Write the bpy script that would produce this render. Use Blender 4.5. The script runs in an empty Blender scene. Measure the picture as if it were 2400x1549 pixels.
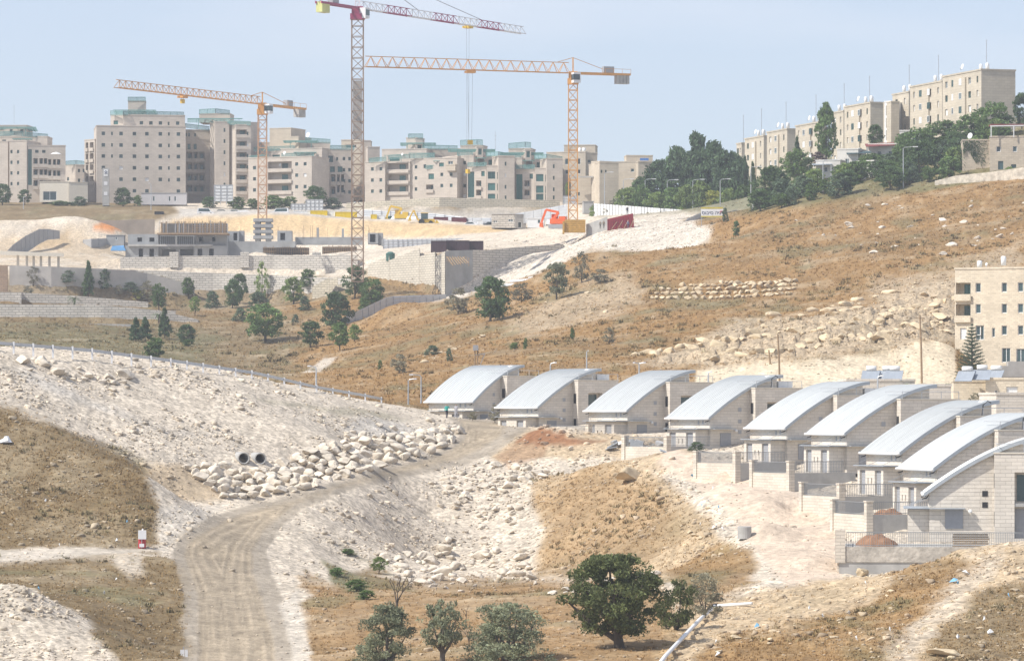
import bpy, math, random
import numpy as np
from mathutils import Vector, Matrix
random.seed(7)
RNG = np.random.default_rng(7)
SC = bpy.context.scene
COL = SC.collection
R = math.radians

# ------------------------------------------------------------------ camera, sky, sun, exposure
F, CX, HY = 9773.0, 1200.0, 960.0        # focal length, principal column and eye-level row of the photograph (2400 px wide)
cam = bpy.data.cameras.new('camera'); cam_o = bpy.data.objects.new('camera', cam); COL.objects.link(cam_o)
cam.sensor_width = 36.0; cam.lens = F / 2400 * 36
cam.shift_y = (HY - 774.5) / 2400
cam.clip_start = 1.0; cam.clip_end = 30000
cam_o.location = (0, 0, 0); cam_o.rotation_euler = (R(90), 0, 0)
SC.camera = cam_o
TO_SUN = Vector((-0.62, -0.28, 0.74)).normalized()
wd = bpy.data.worlds.new('World'); SC.world = wd; wd.use_nodes = True
wn = wd.node_tree.nodes; wl = wd.node_tree.links
sky = wn.new('ShaderNodeTexSky'); sky.sky_type = 'NISHITA'; sky.sun_disc = False
sky.sun_elevation = math.asin(TO_SUN.z)
sky.sun_rotation = math.atan2(TO_SUN.x, TO_SUN.y)
sky.air_density = 1.0; sky.dust_density = 0.35; sky.ozone_density = 3.0; sky.altitude = 800
tc = wn.new('ShaderNodeTexCoord'); mp = wn.new('ShaderNodeMapping'); mp.inputs['Scale'].default_value = (5, 5, 22)
cn = wn.new('ShaderNodeTexNoise'); cn.inputs['Scale'].default_value = 1.3; cn.inputs['Detail'].default_value = 5; cn.inputs['Roughness'].default_value = 0.5
cr = wn.new('ShaderNodeValToRGB'); cr.color_ramp.elements[0].position = 0.47; cr.color_ramp.elements[1].position = 0.80
cr.color_ramp.elements[0].color = (2.9, 3.15, 3.78, 1); cr.color_ramp.elements[1].color = (3.95, 3.85, 4.2, 1)
mx = wn.new('ShaderNodeMix'); mx.data_type = 'RGBA'; mx.inputs['Factor'].default_value = 0.72       # thin summer haze with a few soft clouds
wl.new(tc.outputs['Generated'], mp.inputs['Vector']); wl.new(mp.outputs['Vector'], cn.inputs['Vector'])
wl.new(cn.outputs['Fac'], cr.inputs['Fac']); wl.new(cr.outputs['Color'], mx.inputs['B']); wl.new(sky.outputs['Color'], mx.inputs['A'])
bg = wn['Background']; bg.inputs['Strength'].default_value = 0.13
wl.new(mx.outputs['Result'], bg.inputs['Color'])
sl = bpy.data.lights.new('sun', 'SUN'); sl.energy = 3.6; sl.angle = R(0.53); sl.color = (1.0, 0.955, 0.88)
sun_o = bpy.data.objects.new('sun', sl); COL.objects.link(sun_o)
sun_o.rotation_euler = (-TO_SUN).to_track_quat('-Z', 'Y').to_euler()
SC.view_settings.view_transform = 'Standard'; SC.view_settings.look = 'None'
SC.view_settings.exposure = 0.66; SC.view_settings.gamma = 1.0; SC.view_settings.use_curve_mapping = False
SC.render.engine = 'CYCLES'
SC.cycles.max_bounces = 5; SC.cycles.diffuse_bounces = 3; SC.cycles.transparent_max_bounces = 8; SC.cycles.volume_bounces = 0

# ------------------------------------------------------------------ helpers
def at(px, py, d):
    """the point at distance d that the photograph shows at (px, py)"""
    return Vector(((px - CX) / F * d, d, (HY - py) / F * d))

def noise2(x, y, seed=0):
    x = np.asarray(x, float); y = np.asarray(y, float)
    xi = np.floor(x).astype(np.int64); yi = np.floor(y).astype(np.int64)
    fx = x - xi; fy = y - yi
    fx = fx * fx * (3 - 2 * fx); fy = fy * fy * (3 - 2 * fy)
    def h(a, b):
        n = (a * 374761393 + b * 668265263 + seed * 1274126177) & 0xffffffff
        n = ((n ^ (n >> 13)) * 1274126177) & 0xffffffff
        return ((n ^ (n >> 16)) & 0xffff) / 65535.0
    a = h(xi, yi); b = h(xi + 1, yi); c = h(xi, yi + 1); e = h(xi + 1, yi + 1)
    return (a * (1 - fx) + b * fx) * (1 - fy) + (c * (1 - fx) + e * fx) * fy

def fbm(x, y, octv=4, seed=0, gain=0.5):
    s = 0; a = 1; t = 0
    for i in range(octv):
        s = s + a * noise2(x * 2 ** i, y * 2 ** i, seed + i * 17); t += a; a *= gain
    return s / t          # 0..1

def new_mesh(name, verts, faces, mats=None, idx=None, smooth=False):
    me = bpy.data.meshes.new(name)
    me.from_pydata([tuple(v) for v in verts], [], [tuple(f) for f in faces])
    for m in (mats or []): me.materials.append(m)
    if idx is not None: me.polygons.foreach_set('material_index', np.asarray(idx, dtype=np.int32))
    if smooth: me.polygons.foreach_set('use_smooth', np.ones(len(me.polygons), dtype=bool))
    me.update()
    return me

def np_mesh(name, V, T, mats=None, smooth=False):
    """fast mesh from arrays of vertices and triangles/quads"""
    me = bpy.data.meshes.new(name); V = np.asarray(V, np.float32); T = np.asarray(T, np.int32); k = T.shape[1]
    me.vertices.add(len(V)); me.vertices.foreach_set('co', V.ravel())
    me.loops.add(T.size); me.loops.foreach_set('vertex_index', T.ravel())
    me.polygons.add(len(T)); me.polygons.foreach_set('loop_start', np.arange(0, T.size, k, dtype=np.int32))
    me.polygons.foreach_set('loop_total', np.full(len(T), k, dtype=np.int32))
    if smooth: me.polygons.foreach_set('use_smooth', np.ones(len(T), dtype=bool))
    for m in (mats or []): me.materials.append(m)
    me.update(calc_edges=True)
    return me

def tag(o, label=None, cat=None, group=None, kind=None):
    for k, v in (('label', label), ('category', cat), ('group', group), ('kind', kind)):
        if v: o[k] = v
    return o

def ob(name, me, parent=None, loc=None, rot=None, scale=None):
    o = bpy.data.objects.new(name, me); COL.objects.link(o)
    if parent is not None: o.parent = parent
    if loc is not None: o.location = loc
    if rot is not None: o.rotation_euler = rot if hasattr(rot, '__len__') else (0, 0, rot)
    if scale is not None: o.scale = scale if hasattr(scale, '__len__') else (scale,) * 3
    return o

def thing(name, label, cat, loc=(0, 0, 0), rz=0, group=None):
    return tag(ob(name, None, None, loc, rz), label, cat, group)

class MB:
    """collects boxes, bars, tubes and faces into one mesh"""
    def __init__(s): s.v = []; s.f = []; s.m = []
    def add(s, vs, fs, m=0):
        b = len(s.v); s.v += [tuple(v) for v in vs]; s.f += [tuple(b + i for i in f) for f in fs]; s.m += [m] * len(fs)
        return s
    def box(s, x0, x1, y0, y1, z0, z1, m=0):
        return s.add([(x0, y0, z0), (x1, y0, z0), (x1, y1, z0), (x0, y1, z0), (x0, y0, z1), (x1, y0, z1), (x1, y1, z1), (x0, y1, z1)],
                     [(3, 2, 1, 0), (4, 5, 6, 7), (0, 1, 5, 4), (1, 2, 6, 5), (2, 3, 7, 6), (3, 0, 4, 7)], m)
    def hexa(s, p, m=0):
        return s.add(p, [(3, 2, 1, 0), (4, 5, 6, 7), (0, 1, 5, 4), (1, 2, 6, 5), (2, 3, 7, 6), (3, 0, 4, 7)], m)
    def bar(s, a, b, w, h=None, m=0):
        a = Vector(a); b = Vector(b); h = w if h is None else h; t = (b - a)
        if t.length < 1e-6: return s
        t.normalize(); up = Vector((0, 0, 1)) if abs(t.z) < 0.95 else Vector((0, 1, 0))
        x = t.cross(up).normalized() * (w / 2); y = x.cross(t).normalized() * (h / 2)
        return s.hexa([a - x - y, a + x - y, a + x + y, a - x + y, b - x - y, b + x - y, b + x + y, b - x + y], m)
    def tube(s, pts, rad, n=6, m=0, cap=True):
        pts = [Vector(p) for p in pts]; base = len(s.v)
        rad = rad if hasattr(rad, '__len__') else [rad] * len(pts)
        for i, p in enumerate(pts):
            t = (pts[min(i + 1, len(pts) - 1)] - pts[max(i - 1, 0)])
            t = t.normalized() if t.length > 1e-9 else Vector((0, 0, 1))
            up = Vector((0, 0, 1)) if abs(t.z) < 0.9 else Vector((1, 0, 0))
            x = t.cross(up).normalized(); y = t.cross(x)
            for k in range(n):
                a = 2 * math.pi * k / n; s.v.append(tuple(p + x * (math.cos(a) * rad[i]) + y * (math.sin(a) * rad[i])))
        for i in range(len(pts) - 1):
            for k in range(n):
                a = base + i * n + k; b = base + i * n + (k + 1) % n
                s.f.append((a, b, b + n, a + n)); s.m.append(m)
        if cap:
            s.f.append(tuple(base + k for k in range(n))[::-1]); s.m.append(m)
            s.f.append(tuple(base + (len(pts) - 1) * n + k for k in range(n))); s.m.append(m)
        return s
    def lathe(s, prof, n=12, c=(0, 0, 0), m=0):
        base = len(s.v)
        for r, z in prof:
            for k in range(n):
                a = 2 * math.pi * k / n; s.v.append((c[0] + r * math.cos(a), c[1] + r * math.sin(a), c[2] + z))
        for i in range(len(prof) - 1):
            for k in range(n):
                a = base + i * n + k; b = base + i * n + (k + 1) % n
                s.f.append((a, b, b + n, a + n)); s.m.append(m)
        return s
    def prism(s, poly, y0, y1, m=0):
        """polygon in (x, z) extruded along y"""
        n = len(poly); b = len(s.v)
        s.v += [(x, y0, z) for x, z in poly] + [(x, y1, z) for x, z in poly]
        s.f.append(tuple(b + i for i in range(n))); s.f.append(tuple(b + n + i for i in range(n))[::-1])
        s.m += [m, m]
        for i in range(n):
            j = (i + 1) % n; s.f.append((b + j, b + i, b + n + i, b + n + j)); s.m.append(m)
        return s
    def mesh(s, name, mats, smooth=False):
        return new_mesh(name, s.v, s.f, mats if isinstance(mats, (list, tuple)) else [mats], s.m, smooth)
    def build(s, name, mats, parent=None, loc=None, rot=None, smooth=False):
        return ob(name, s.mesh(name, mats, smooth), parent, loc, rot)

def boxm(name, mats, parent, x0, x1, y0, y1, z0, z1):
    return MB().box(x0, x1, y0, y1, z0, z1).build(name, mats, parent)

def copy_tree(o, parent=None):
    c = o.copy(); COL.objects.link(c); c.parent = parent
    for ch in o.children: copy_tree(ch, c)
    return c

# ------------------------------------------------------------------ materials
MATS = {}
def mat(name, col, rough=0.85, var=0.12, scale=1.0, bump=0.0, bscale=None, metal=0.0, col2=None, spec=0.3, detail=4.0, obj_var=0.0, stretch=None):
    """principled material with object-space noise in the colour and, on request, fine relief"""
    if name in MATS: return MATS[name]
    m = bpy.data.materials.new(name); m.use_nodes = True; n = m.node_tree.nodes; l = m.node_tree.links
    b = n['Principled BSDF']; b.inputs['Roughness'].default_value = rough; b.inputs['Metallic'].default_value = metal
    b.inputs['Specular IOR Level'].default_value = spec
    t = n.new('ShaderNodeTexCoord'); no = n.new('ShaderNodeTexNoise'); no.inputs['Scale'].default_value = scale
    no.inputs['Detail'].default_value = detail; no.inputs['Roughness'].default_value = 0.6
    if stretch:
        ma = n.new('ShaderNodeMapping'); ma.inputs['Scale'].default_value = stretch; l.new(t.outputs['Object'], ma.inputs['Vector']); l.new(ma.outputs['Vector'], no.inputs['Vector'])
    else: l.new(t.outputs['Object'], no.inputs['Vector'])
    r = n.new('ShaderNodeValToRGB'); r.color_ramp.elements[0].position = 0.3; r.color_ramp.elements[1].position = 0.7
    lo = [max(0, c * (1 - var)) for c in col]; hi = [min(1, c * (1 + var)) for c in (col2 or col)]
    r.color_ramp.elements[0].color = (*lo, 1); r.color_ramp.elements[1].color = (*hi, 1)
    l.new(no.outputs['Fac'], r.inputs['Fac'])
    out = r.outputs['Color']
    if obj_var:
        oi = n.new('ShaderNodeObjectInfo'); mr = n.new('ShaderNodeMapRange'); mr.inputs['To Min'].default_value = 1 - obj_var; mr.inputs['To Max'].default_value = 1 + obj_var
        l.new(oi.outputs['Random'], mr.inputs['Value'])
        mu = n.new('ShaderNodeVectorMath'); mu.operation = 'SCALE'; l.new(out, mu.inputs[0]); l.new(mr.outputs['Result'], mu.inputs['Scale']); out = mu.outputs['Vector']
    l.new(out, b.inputs['Base Color'])
    if bump:
        n2 = n.new('ShaderNodeTexNoise'); n2.inputs['Scale'].default_value = bscale or scale * 4; n2.inputs['Detail'].default_value = 4
        l.new(t.outputs['Object'], n2.inputs['Vector'])
        bu = n.new('ShaderNodeBump'); bu.inputs['Strength'].default_value = 1.0; bu.inputs['Distance'].default_value = bump
        l.new(n2.outputs['Fac'], bu.inputs['Height']); l.new(bu.outputs['Normal'], b.inputs['Normal'])
    MATS[name] = m
    return m

def stone_mat(name, col, bw, bh, mortar=0.06, dark=0.75, var=0.10, relief=0.02, rough=0.9, stain=0.12, mcol=None):
    """coursed stone for walls whose stones are too far away to pick apart: box-mapped brick texture in object space"""
    if name in MATS: return MATS[name]
    m = bpy.data.materials.new(name); m.use_nodes = True; n = m.node_tree.nodes; l = m.node_tree.links
    b = n['Principled BSDF']; b.inputs['Roughness'].default_value = rough; b.inputs['Specular IOR Level'].default_value = 0.2
    t = n.new('ShaderNodeTexCoord'); g = n.new('ShaderNodeNewGeometry'); sp = n.new('ShaderNodeSeparateXYZ'); l.new(t.outputs['Object'], sp.inputs[0])
    nm = n.new('ShaderNodeSeparateXYZ'); l.new(t.outputs['Normal'], nm.inputs[0])
    ab = n.new('ShaderNodeMath'); ab.operation = 'ABSOLUTE'; l.new(nm.outputs['X'], ab.inputs[0])
    gt = n.new('ShaderNodeMath'); gt.operation = 'GREATER_THAN'; gt.inputs[1].default_value = 0.7; l.new(ab.outputs[0], gt.inputs[0])
    mi = n.new('ShaderNodeMix'); mi.data_type = 'FLOAT'; l.new(gt.outputs[0], mi.inputs['Factor']); l.new(sp.outputs['X'], mi.inputs['A']); l.new(sp.outputs['Y'], mi.inputs['B'])
    cb = n.new('ShaderNodeCombineXYZ'); l.new(mi.outputs['Result'], cb.inputs['X']); l.new(sp.outputs['Z'], cb.inputs['Y'])
    br = n.new('ShaderNodeTexBrick'); br.inputs['Scale'].default_value = 1.0; br.inputs['Brick Width'].default_value = bw; br.inputs['Row Height'].default_value = bh
    br.inputs['Mortar Size'].default_value = mortar * bh; br.inputs['Mortar Smooth'].default_value = 0.3; br.offset = 0.5
    br.inputs['Color1'].default_value = (*[c * (1 - var) for c in col], 1); br.inputs['Color2'].default_value = (*[min(1, c * (1 + var)) for c in col], 1)
    br.inputs['Mortar'].default_value = (*(mcol or [c * dark for c in col]), 1)
    l.new(cb.outputs[0], br.inputs['Vector'])
    no = n.new('ShaderNodeTexNoise'); no.inputs['Scale'].default_value = 0.35; no.inputs['Detail'].default_value = 6; l.new(t.outputs['Object'], no.inputs['Vector'])
    mr = n.new('ShaderNodeMapRange'); mr.inputs['From Min'].default_value = 0.3; mr.inputs['From Max'].default_value = 0.7
    mr.inputs['To Min'].default_value = 1 - stain; mr.inputs['To Max'].default_value = 1 + stain * 0.6; l.new(no.outputs['Fac'], mr.inputs['Value'])
    mu = n.new('ShaderNodeVectorMath'); mu.operation = 'SCALE'; l.new(br.outputs['Color'], mu.inputs[0]); l.new(mr.outputs['Result'], mu.inputs['Scale'])
    l.new(mu.outputs['Vector'], b.inputs['Base Color'])
    iv = n.new('ShaderNodeMath'); iv.operation = 'SUBTRACT'; iv.inputs[0].default_value = 1; l.new(br.outputs['Fac'], iv.inputs[1])
    bu = n.new('ShaderNodeBump'); bu.inputs['Distance'].default_value = relief; l.new(iv.outputs[0], bu.inputs['Height']); l.new(bu.outputs['Normal'], b.inputs['Normal'])
    MATS[name] = m
    return m
# ------------------------------------------------------------------ terrain: one height field through surveyed points
# (column, row, distance) of ground seen in the photograph; a 4th entry gives the height in metres of ground hidden from view
S = [
 (0,1549,268),(0,1375,283),(0,0,300,-12.8),(0,1305,335),(0,1285,345),(0,1120,366),(0,962,385),(0,945,389),(0,880,399),(0,818,407),(0,0,416,6.1),(0,0,500,5.5),(0,795,690),(0,765,770),(0,752,812),
 (0,748,846),(0,714,851),(0,712,878),(0,686,882),(0,683,903),(0,626,907),(0,612,940),(0,575,985),(0,530,1010),(0,512,1025),(0,476,1078),(0,470,1090),
 (120,1549,270),(60,1372,284),(130,1420,284),(230,1500,277),(200,1400,306),(200,1310,335),(200,1290,343),(200,1278,348),(200,1150,365),(200,1035,381),(200,0,386,-3),(200,1000,394),(200,900,409),(200,832,416),(200,0,425,5.6),(200,0,500,5),(200,805,690),(200,775,770),(200,757,815),
 (200,748,846),(200,714,851),(200,712,878),(200,690,882),(200,686,903),(200,630,907),(200,618,940),(200,580,985),(200,535,1010),(200,517,1022),(200,480,1078),(200,472,1090),
 (110,985,382),(300,1075,376),(340,1110,368),(358,1180,358),(362,1260,352),(330,1280,349),(300,1320,334),
 (400,1549,285),(330,1480,292),(400,1450,300),(400,1380,316),(385,1310,338),(385,1275,350),(420,1235,362),(450,1190,378),(400,1172,384),(480,1150,388),(400,1090,389),(480,1100,393),(400,1020,400),(400,930,415),(400,855,424),(400,0,433,4.8),(400,0,520,4.5),(400,835,690),(400,800,770),(400,770,830),
 (450,748,852),(400,700,890),(380,690,906),(420,632,935),(400,605,955),(300,603,955),(330,0,975,34),(400,0,1000,34.4),(460,0,975,34),(520,0,965,34),(400,0,1018,37.5),(400,510,1034),(400,500,1045),(400,478,1085),
 (560,1549,285),(450,1549,285),(600,1400,318),(480,1400,318),(440,1300,350),(560,1270,357),(500,1225,370),(600,1210,376),(600,1170,391),(600,1082,400),(600,1000,412),(600,930,425),(600,885,439),(600,0,447,3.5),(600,0,550,4),(600,865,690),(620,795,815),(600,740,862),(600,712,895),(600,693,918),
 (600,636,938),(600,600,950),(600,590,962),(600,0,1000,34.8),(520,0,990,34.4),(700,0,1000,35),(600,0,970,34.2),(700,0,970,34.4),(600,0,1018,38),(700,0,1018,38),(600,507,1034),(700,507,1034),(600,496,1062),(600,476,1090),
 (690,1549,285),(735,1549,282),(640,1400,318),(615,1300,352),(650,1230,370),(720,1185,378),(800,1158,394),
 (750,1450,300),(700,1350,335),(720,1260,366),(800,1320,365),(800,1225,386),(870,1450,300),(900,1400,345),(900,1310,385),(900,1215,398),(850,1143,401),(900,1130,408),(960,1114,418),(900,1097,421),
 (750,1125,406),(800,1040,412),(760,1020,415),(760,960,432),(900,1082,426),(900,1012,432),(900,985,442),(900,950,488),(740,918,462),(880,940,504),(880,0,513,1.0),(740,0,470,2.4),(820,0,560,2.0),
 (720,895,650),(750,845,770),(740,832,800),(700,770,835),(720,715,890),(760,680,870),(842,668,872),(842,655,892),(790,772,800),(797,764,826),(850,748,834),(905,738,842),(840,610,900),(760,640,915),(840,590,945),
 (800,0,965,36.5),(840,0,985,37),(840,0,1015,38.5),(840,517,1032),(840,513,1045),(840,500,1070),
 (1000,1500,262),(1000,1400,318),(1000,1335,396),(1000,1220,412),(1000,1108,424),(1080,1089,434),(1000,1071,437),(1000,1058,446),(1020,1003,454),(1060,1010,458),(1000,985,472),(1040,982,490),(960,960,500),(1050,977,500),
 (1100,1549,246),(1100,1340,393),(1100,1220,412),(1100,1090,432),(1100,1040,455),(1130,1000,478),(1150,983,492),
 (1250,1549,245),(1250,1350,388),(1230,1220,410),(1200,1100,430),(1200,1062,438),(1200,1010,458),(1300,1000,464),
 (1400,1549,245),(1400,1350,372),(1400,1210,394),(1390,1085,418),(1400,1045,436),(1400,1018,449),
 (1550,1549,242),(1550,1385,338),(1550,1300,355),(1550,1200,372),(1540,1115,390),(1560,1070,410),(1600,1050,419),
 (1700,1549,240),(1700,1430,287),(1690,1330,318),(1660,1230,345),(1650,1165,362),(1700,1130,369),(1690,1084,398),
 (1800,1549,240),(1800,1450,268),(1800,1370,297),(1770,1275,325),(1800,1220,338),(1820,1160,357),(1960,1262,326),
 (1930,1549,238),(1930,1400,283),(1940,1345,302),(1900,1300,315),(1960,0,300,-12.5),(2080,0,300,-12.3),(2180,0,300,-11.4),(2290,0,303,-9.9),
 (2100,1549,236),(2100,1450,258),(2100,1355,283),(2150,1335,294),(2250,1549,235),(2250,1400,262),(2250,1290,284),
 (2400,1549,234),(2400,1400,258),(2400,1272,280),
 # building pads of the row of houses
 (1110,0,505,-1.2),(1150,0,520,-.8),(1263,0,480,-1.9),(1330,0,492,-1.5),(1470,0,456,-2.7),(1540,0,470,-2.3),(1665,0,432,-3.5),(1750,0,445,-3),(1845,0,402,-4.9),(1930,0,415,-4.4),
 (1985,0,378,-6),(2090,0,392,-5.4),(2115,0,354,-7.3),(2230,0,368,-6.8),(2195,0,337,-8.5),(2320,0,350,-7.8),(2180,0,316,-12),(2400,0,322,-11),(2030,0,316,-12.4),(2030,0,306,-12.5),(2400,0,302,-9.6),
 (1300,0,520,-.2),(1500,0,500,.6),(1700,0,480,.6),(1900,0,470,.6),(2100,0,450,0),(2300,0,420,-2),(2400,0,400,-3),
 # hill behind the houses
 (1000,920,545),(1000,850,605),(1000,790,680),(1000,735,755),(1000,713,785),(985,714,848),(922,724,845),(1046,708,852),(850,860,640),(850,780,740),(920,716,790),
 (1200,885,560),(1200,800,640),(1200,720,735),(1200,692,778),(1200,0,815,21.5),(1200,658,850),(1200,0,930,37.5),(1200,0,955,41),(1200,0,985,42.5),(1200,0,1015,43.6),(1280,0,1000,43),
 (1060,694,850),(1000,0,920,35.5),(950,0,930,35.5),(960,0,970,38),(1050,0,960,38.5),(1050,0,990,40),(1050,530,1012),(1000,512,1040),(1050,480,1075),
 (1400,850,572),(1400,755,650),(1400,645,720),(1370,592,760),(1400,0,800,28),(1400,572,852),(1400,545,882),(1400,530,897),(1400,505,932),(1320,612,862),(1290,0,930,41),
 (1600,855,572),(1600,780,620),(1600,680,690),(1600,594,748),(1600,0,790,28),(1600,562,852),(1600,520,882),(1600,512,905),(1640,0,960,43.2),(1560,0,960,44),
 (1700,830,580),(1700,800,600),(1700,700,670),(1700,600,738),(1680,530,800),(1700,515,812),(1800,490,800),
 (1900,895,545),(1900,845,551),(1900,815,566),(1900,745,612),(1900,650,680),(1900,560,740),(1900,475,792),(1700,890,545),(1700,862,551),
 (2100,880,552),(2100,815,557),(2100,790,572),(2100,740,605),(2100,650,670),(2100,550,730),(2100,456,785),(2220,800,560),
 (2300,885,558),(2300,0,575,4.6),(2300,0,598,9),(2300,690,640),(2300,600,685),(2300,520,725),(2300,437,775),(2400,430,768),(2400,520,715),(2400,620,660),(2400,0,600,9),(2400,885,556),
 # upper slopes behind
 (1500,0,1000,47),(1750,0,900,42.5),(1900,0,860,43.5),(2100,0,860,48),(2300,0,840,54),(2400,0,830,56),(1700,0,1100,60),(1900,0,1000,60),(2200,0,930,64),(1400,0,1090,52),(1200,0,1090,54.5),(1000,0,1100,54.5),(800,0,1095,54),
 (0,0,1300,56),(800,0,1300,56),(1600,0,1300,62),(2400,0,1150,72),(2400,0,1400,72),
]
GRW_LINES = {
 'upper': [(282,603,640,950),(420,600,640,950),(640,599,645,950),(838,598,650,945)],
 'lower': [(175,630,690,925),(320,633,695,932),(500,640,700,930),(640,645,706,925),(735,650,700,918),(830,652,690,910)],
 'plaster': [(22,622,690,907),(120,625,690,907),(240,630,696,910),(345,640,700,914),(455,668,705,916)],
 'palm': [(-60,684,715,880),(50,685,716,880),(52,686,717,882),(200,695,722,883),(347,708,724,884)],
 'lowest': [(-60,712,756,850),(240,715,757,850),(370,727,758,851),(465,749,760,852)],
 'wedge': [(862,622,650,905),(912,606,662,897),(983,592,678,886),(1043,589,697,874)],
 'corner': [(1044,588,697,874),(1108,586,666,880),(1150,586,634,884),(1200,581,610,888),(1240,578,596,891),(1320,572,582,896)],
 'cream': [(812,476,492,1068),(1030,463,494,1058),(1312,470,497,1062)],
}
houses = [(1110, 938, 503, 41), (1263, 951, 478, 52), (1472, 959, 455, 55), (1665, 976, 430, 58), (1845, 999, 400, 64), (1985, 1012, 378, 68), (2115, 1057, 354, 70), (2195, 1094, 336, 74), (2178, 1152, 317, 95)]
for i_ in range(3, 8):       # ground level outside and inside each house terrace
    px_, py_, d_, th_ = houses[i_]; c_ = at(px_, py_, d_); g_ = Vector((math.sin(R(th_)), math.cos(R(th_)), 0)); e_ = Vector((-math.cos(R(th_)), math.sin(R(th_)), 0))
    for x_, y_, dz_ in ((-7.6, -2.6, -2.3), (-7.6, 2.2, -2.2), (-7.6, 6.4, -1.9), (-5.6, 0, -.9), (-5.6, 5, -.9), (-3, -2.8, -1.5), (-9.5, 1, -2.7)):
        w_ = c_ + g_ * x_ + e_ * y_; S.append((w_.x / w_.y * F + CX, 0, w_.y, c_.z - 3.8 + dz_ + (.5 if i_ == 3 else .2 if i_ == 4 else 0)))
S = [e for e in S if not (838 <= e[2] <= 957 and e[0] <= 845)]
for k_, L_ in GRW_LINES.items():
    xs_ = np.arange(L_[0][0], L_[-1][0] + 1, 11 if k_ in ('wedge', 'corner') else 45)
    for x_ in xs_:
        t_, b_, d_ = (float(np.interp(x_, [q[0] for q in L_], [q[i] for q in L_])) for i in (1, 2, 3))
        q_ = 5.5 if k_ in ('wedge', 'corner') else 1.5
        S += [(x_, b_ + 1, d_ - .6), (x_, t_ + 2, d_ + q_), (x_, 0, d_ + q_ + 3, (HY - t_ - 2) / F * (d_ + q_) - .15)]
        if k_ in ('lower', 'wedge', 'palm', 'lowest'): S.append((x_, b_ + 5, d_ - 9))
pts = []
for e in S:
    px, py, d = e[:3]; z = e[3] if len(e) > 3 else (HY - py) / F * d
    pts.append((px, d, z))
    if px <= 0: pts += [(-250, d, z), (-550, d, z)]
    if px >= 2400: pts += [(2650, d, z), (2950, d, z)]
pts = np.array(pts, float)
KX, KD = 1 / F, 1.0
A = np.column_stack([pts[:, 0] * KX, np.log(pts[:, 1]) * KD])
nP = len(A)
D2 = np.sqrt(((A[:, None] - A[None]) ** 2).sum(-1) + 1e-8)
Q = np.column_stack([np.ones(nP), A])
M = np.zeros((nP + 3, nP + 3)); M[:nP, :nP] = D2; M[:nP, nP:] = Q; M[nP:, :nP] = Q.T
M[:nP, :nP] -= np.eye(nP) * 1.5e-5
W = np.linalg.solve(M, np.concatenate([pts[:, 2], np.zeros(3)]))
def rbf(px, d):
    X = np.column_stack([np.ravel(px) * KX, np.log(np.ravel(d)) * KD]); out = np.empty(len(X))
    for i in range(0, len(X), 40000):
        c = X[i:i + 40000]; r = np.sqrt((c[:, 0:1] - A[:, 0]) ** 2 + (c[:, 1:2] - A[:, 1]) ** 2 + 1e-8)
        out[i:i + 40000] = r @ W[:nP] + W[nP] + c @ W[nP + 1:]
    return out.reshape(np.shape(px))
GX = np.concatenate([np.arange(-560, -40, 26.0), np.arange(-40, 2440, 4.2), np.arange(2440, 2961, 26.0)])
GD = np.concatenate([np.geomspace(120, 228, 10)[:-1], np.geomspace(228, 520, 270)[:-1], np.geomspace(520, 838, 112)[:-1], np.linspace(838, 962, 112)[:-1], np.geomspace(962, 1110, 46)[:-1], np.geomspace(1110, 1500, 25)])
PXG, DG = np.meshgrid(GX, GD)
# the survey is smooth: evaluate on a coarser lattice, then interpolate
cX = GX[::3]; cD = GD[(GD > 830) & (GD < 1110) | (np.arange(len(GD)) % 2 == 0)]; cX = np.append(cX, GX[-1]) if cX[-1] != GX[-1] else cX; cD = np.append(cD, GD[-1]) if cD[-1] != GD[-1] else cD
ZC = rbf(*np.meshgrid(cX, cD))
def lerp_grid(px, d, gx, gd, Z):
    px = np.clip(px, gx[0], gx[-1] - 1e-6); d = np.clip(d, gd[0], gd[-1] - 1e-6)
    i = np.clip(np.searchsorted(gx, px, 'right') - 1, 0, len(gx) - 2); j = np.clip(np.searchsorted(gd, d, 'right') - 1, 0, len(gd) - 2)
    u = (px - gx[i]) / (gx[i + 1] - gx[i]); v = (d - gd[j]) / (gd[j + 1] - gd[j])
    return (Z[j, i] * (1 - u) + Z[j, i + 1] * u) * (1 - v) + (Z[j + 1, i] * (1 - u) + Z[j + 1, i + 1] * u) * v
ZG = lerp_grid(PXG, DG, cX, cD, ZC)
XW = (PXG - CX) / F * DG; YW = DG
# mounds of earth tipped on the ground: (column, distance, radius m, height m)
for mpx, md, mr, mh in [(1268, 446, 4.6, 1.35), (1325, 444, 3.4, .6), (250, 1004, 9, 2.6), (155, 1006, 6, 1.6), (280, 1000, 8, 2.0), (40, 1000, 16, 2.0), (690, 905, 2.5, 1.0), (930, 800, 5, 1.5)]:
    mx_ = (mpx - CX) / F * md
    ZG = ZG + mh * np.exp(-(((XW - mx_) / mr) ** 2 + ((YW - md) / mr) ** 2) ** 1.2)
PYG = HY - F * ZG / DG

def sdist(px, py, poly):
    """signed distance in photograph pixels, positive inside"""
    P = np.asarray(poly, float); best = np.full(px.shape, 1e9); ins = np.zeros(px.shape, bool)
    for i in range(len(P)):
        a = P[i]; b = P[(i + 1) % len(P)]; ab = b - a
        t = np.clip(((px - a[0]) * ab[0] + (py - a[1]) * ab[1]) / (ab @ ab + 1e-9), 0, 1)
        best = np.minimum(best, (px - a[0] - t * ab[0]) ** 2 + (py - a[1] - t * ab[1]) ** 2)
        c = (a[1] > py) != (b[1] > py)
        with np.errstate(divide='ignore', invalid='ignore'):
            ins ^= c & (px < (b[0] - a[0]) * (py - a[1]) / (b[1] - a[1] + 1e-12) + a[0])
    return np.where(ins, 1, -1) * np.sqrt(best)

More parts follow.
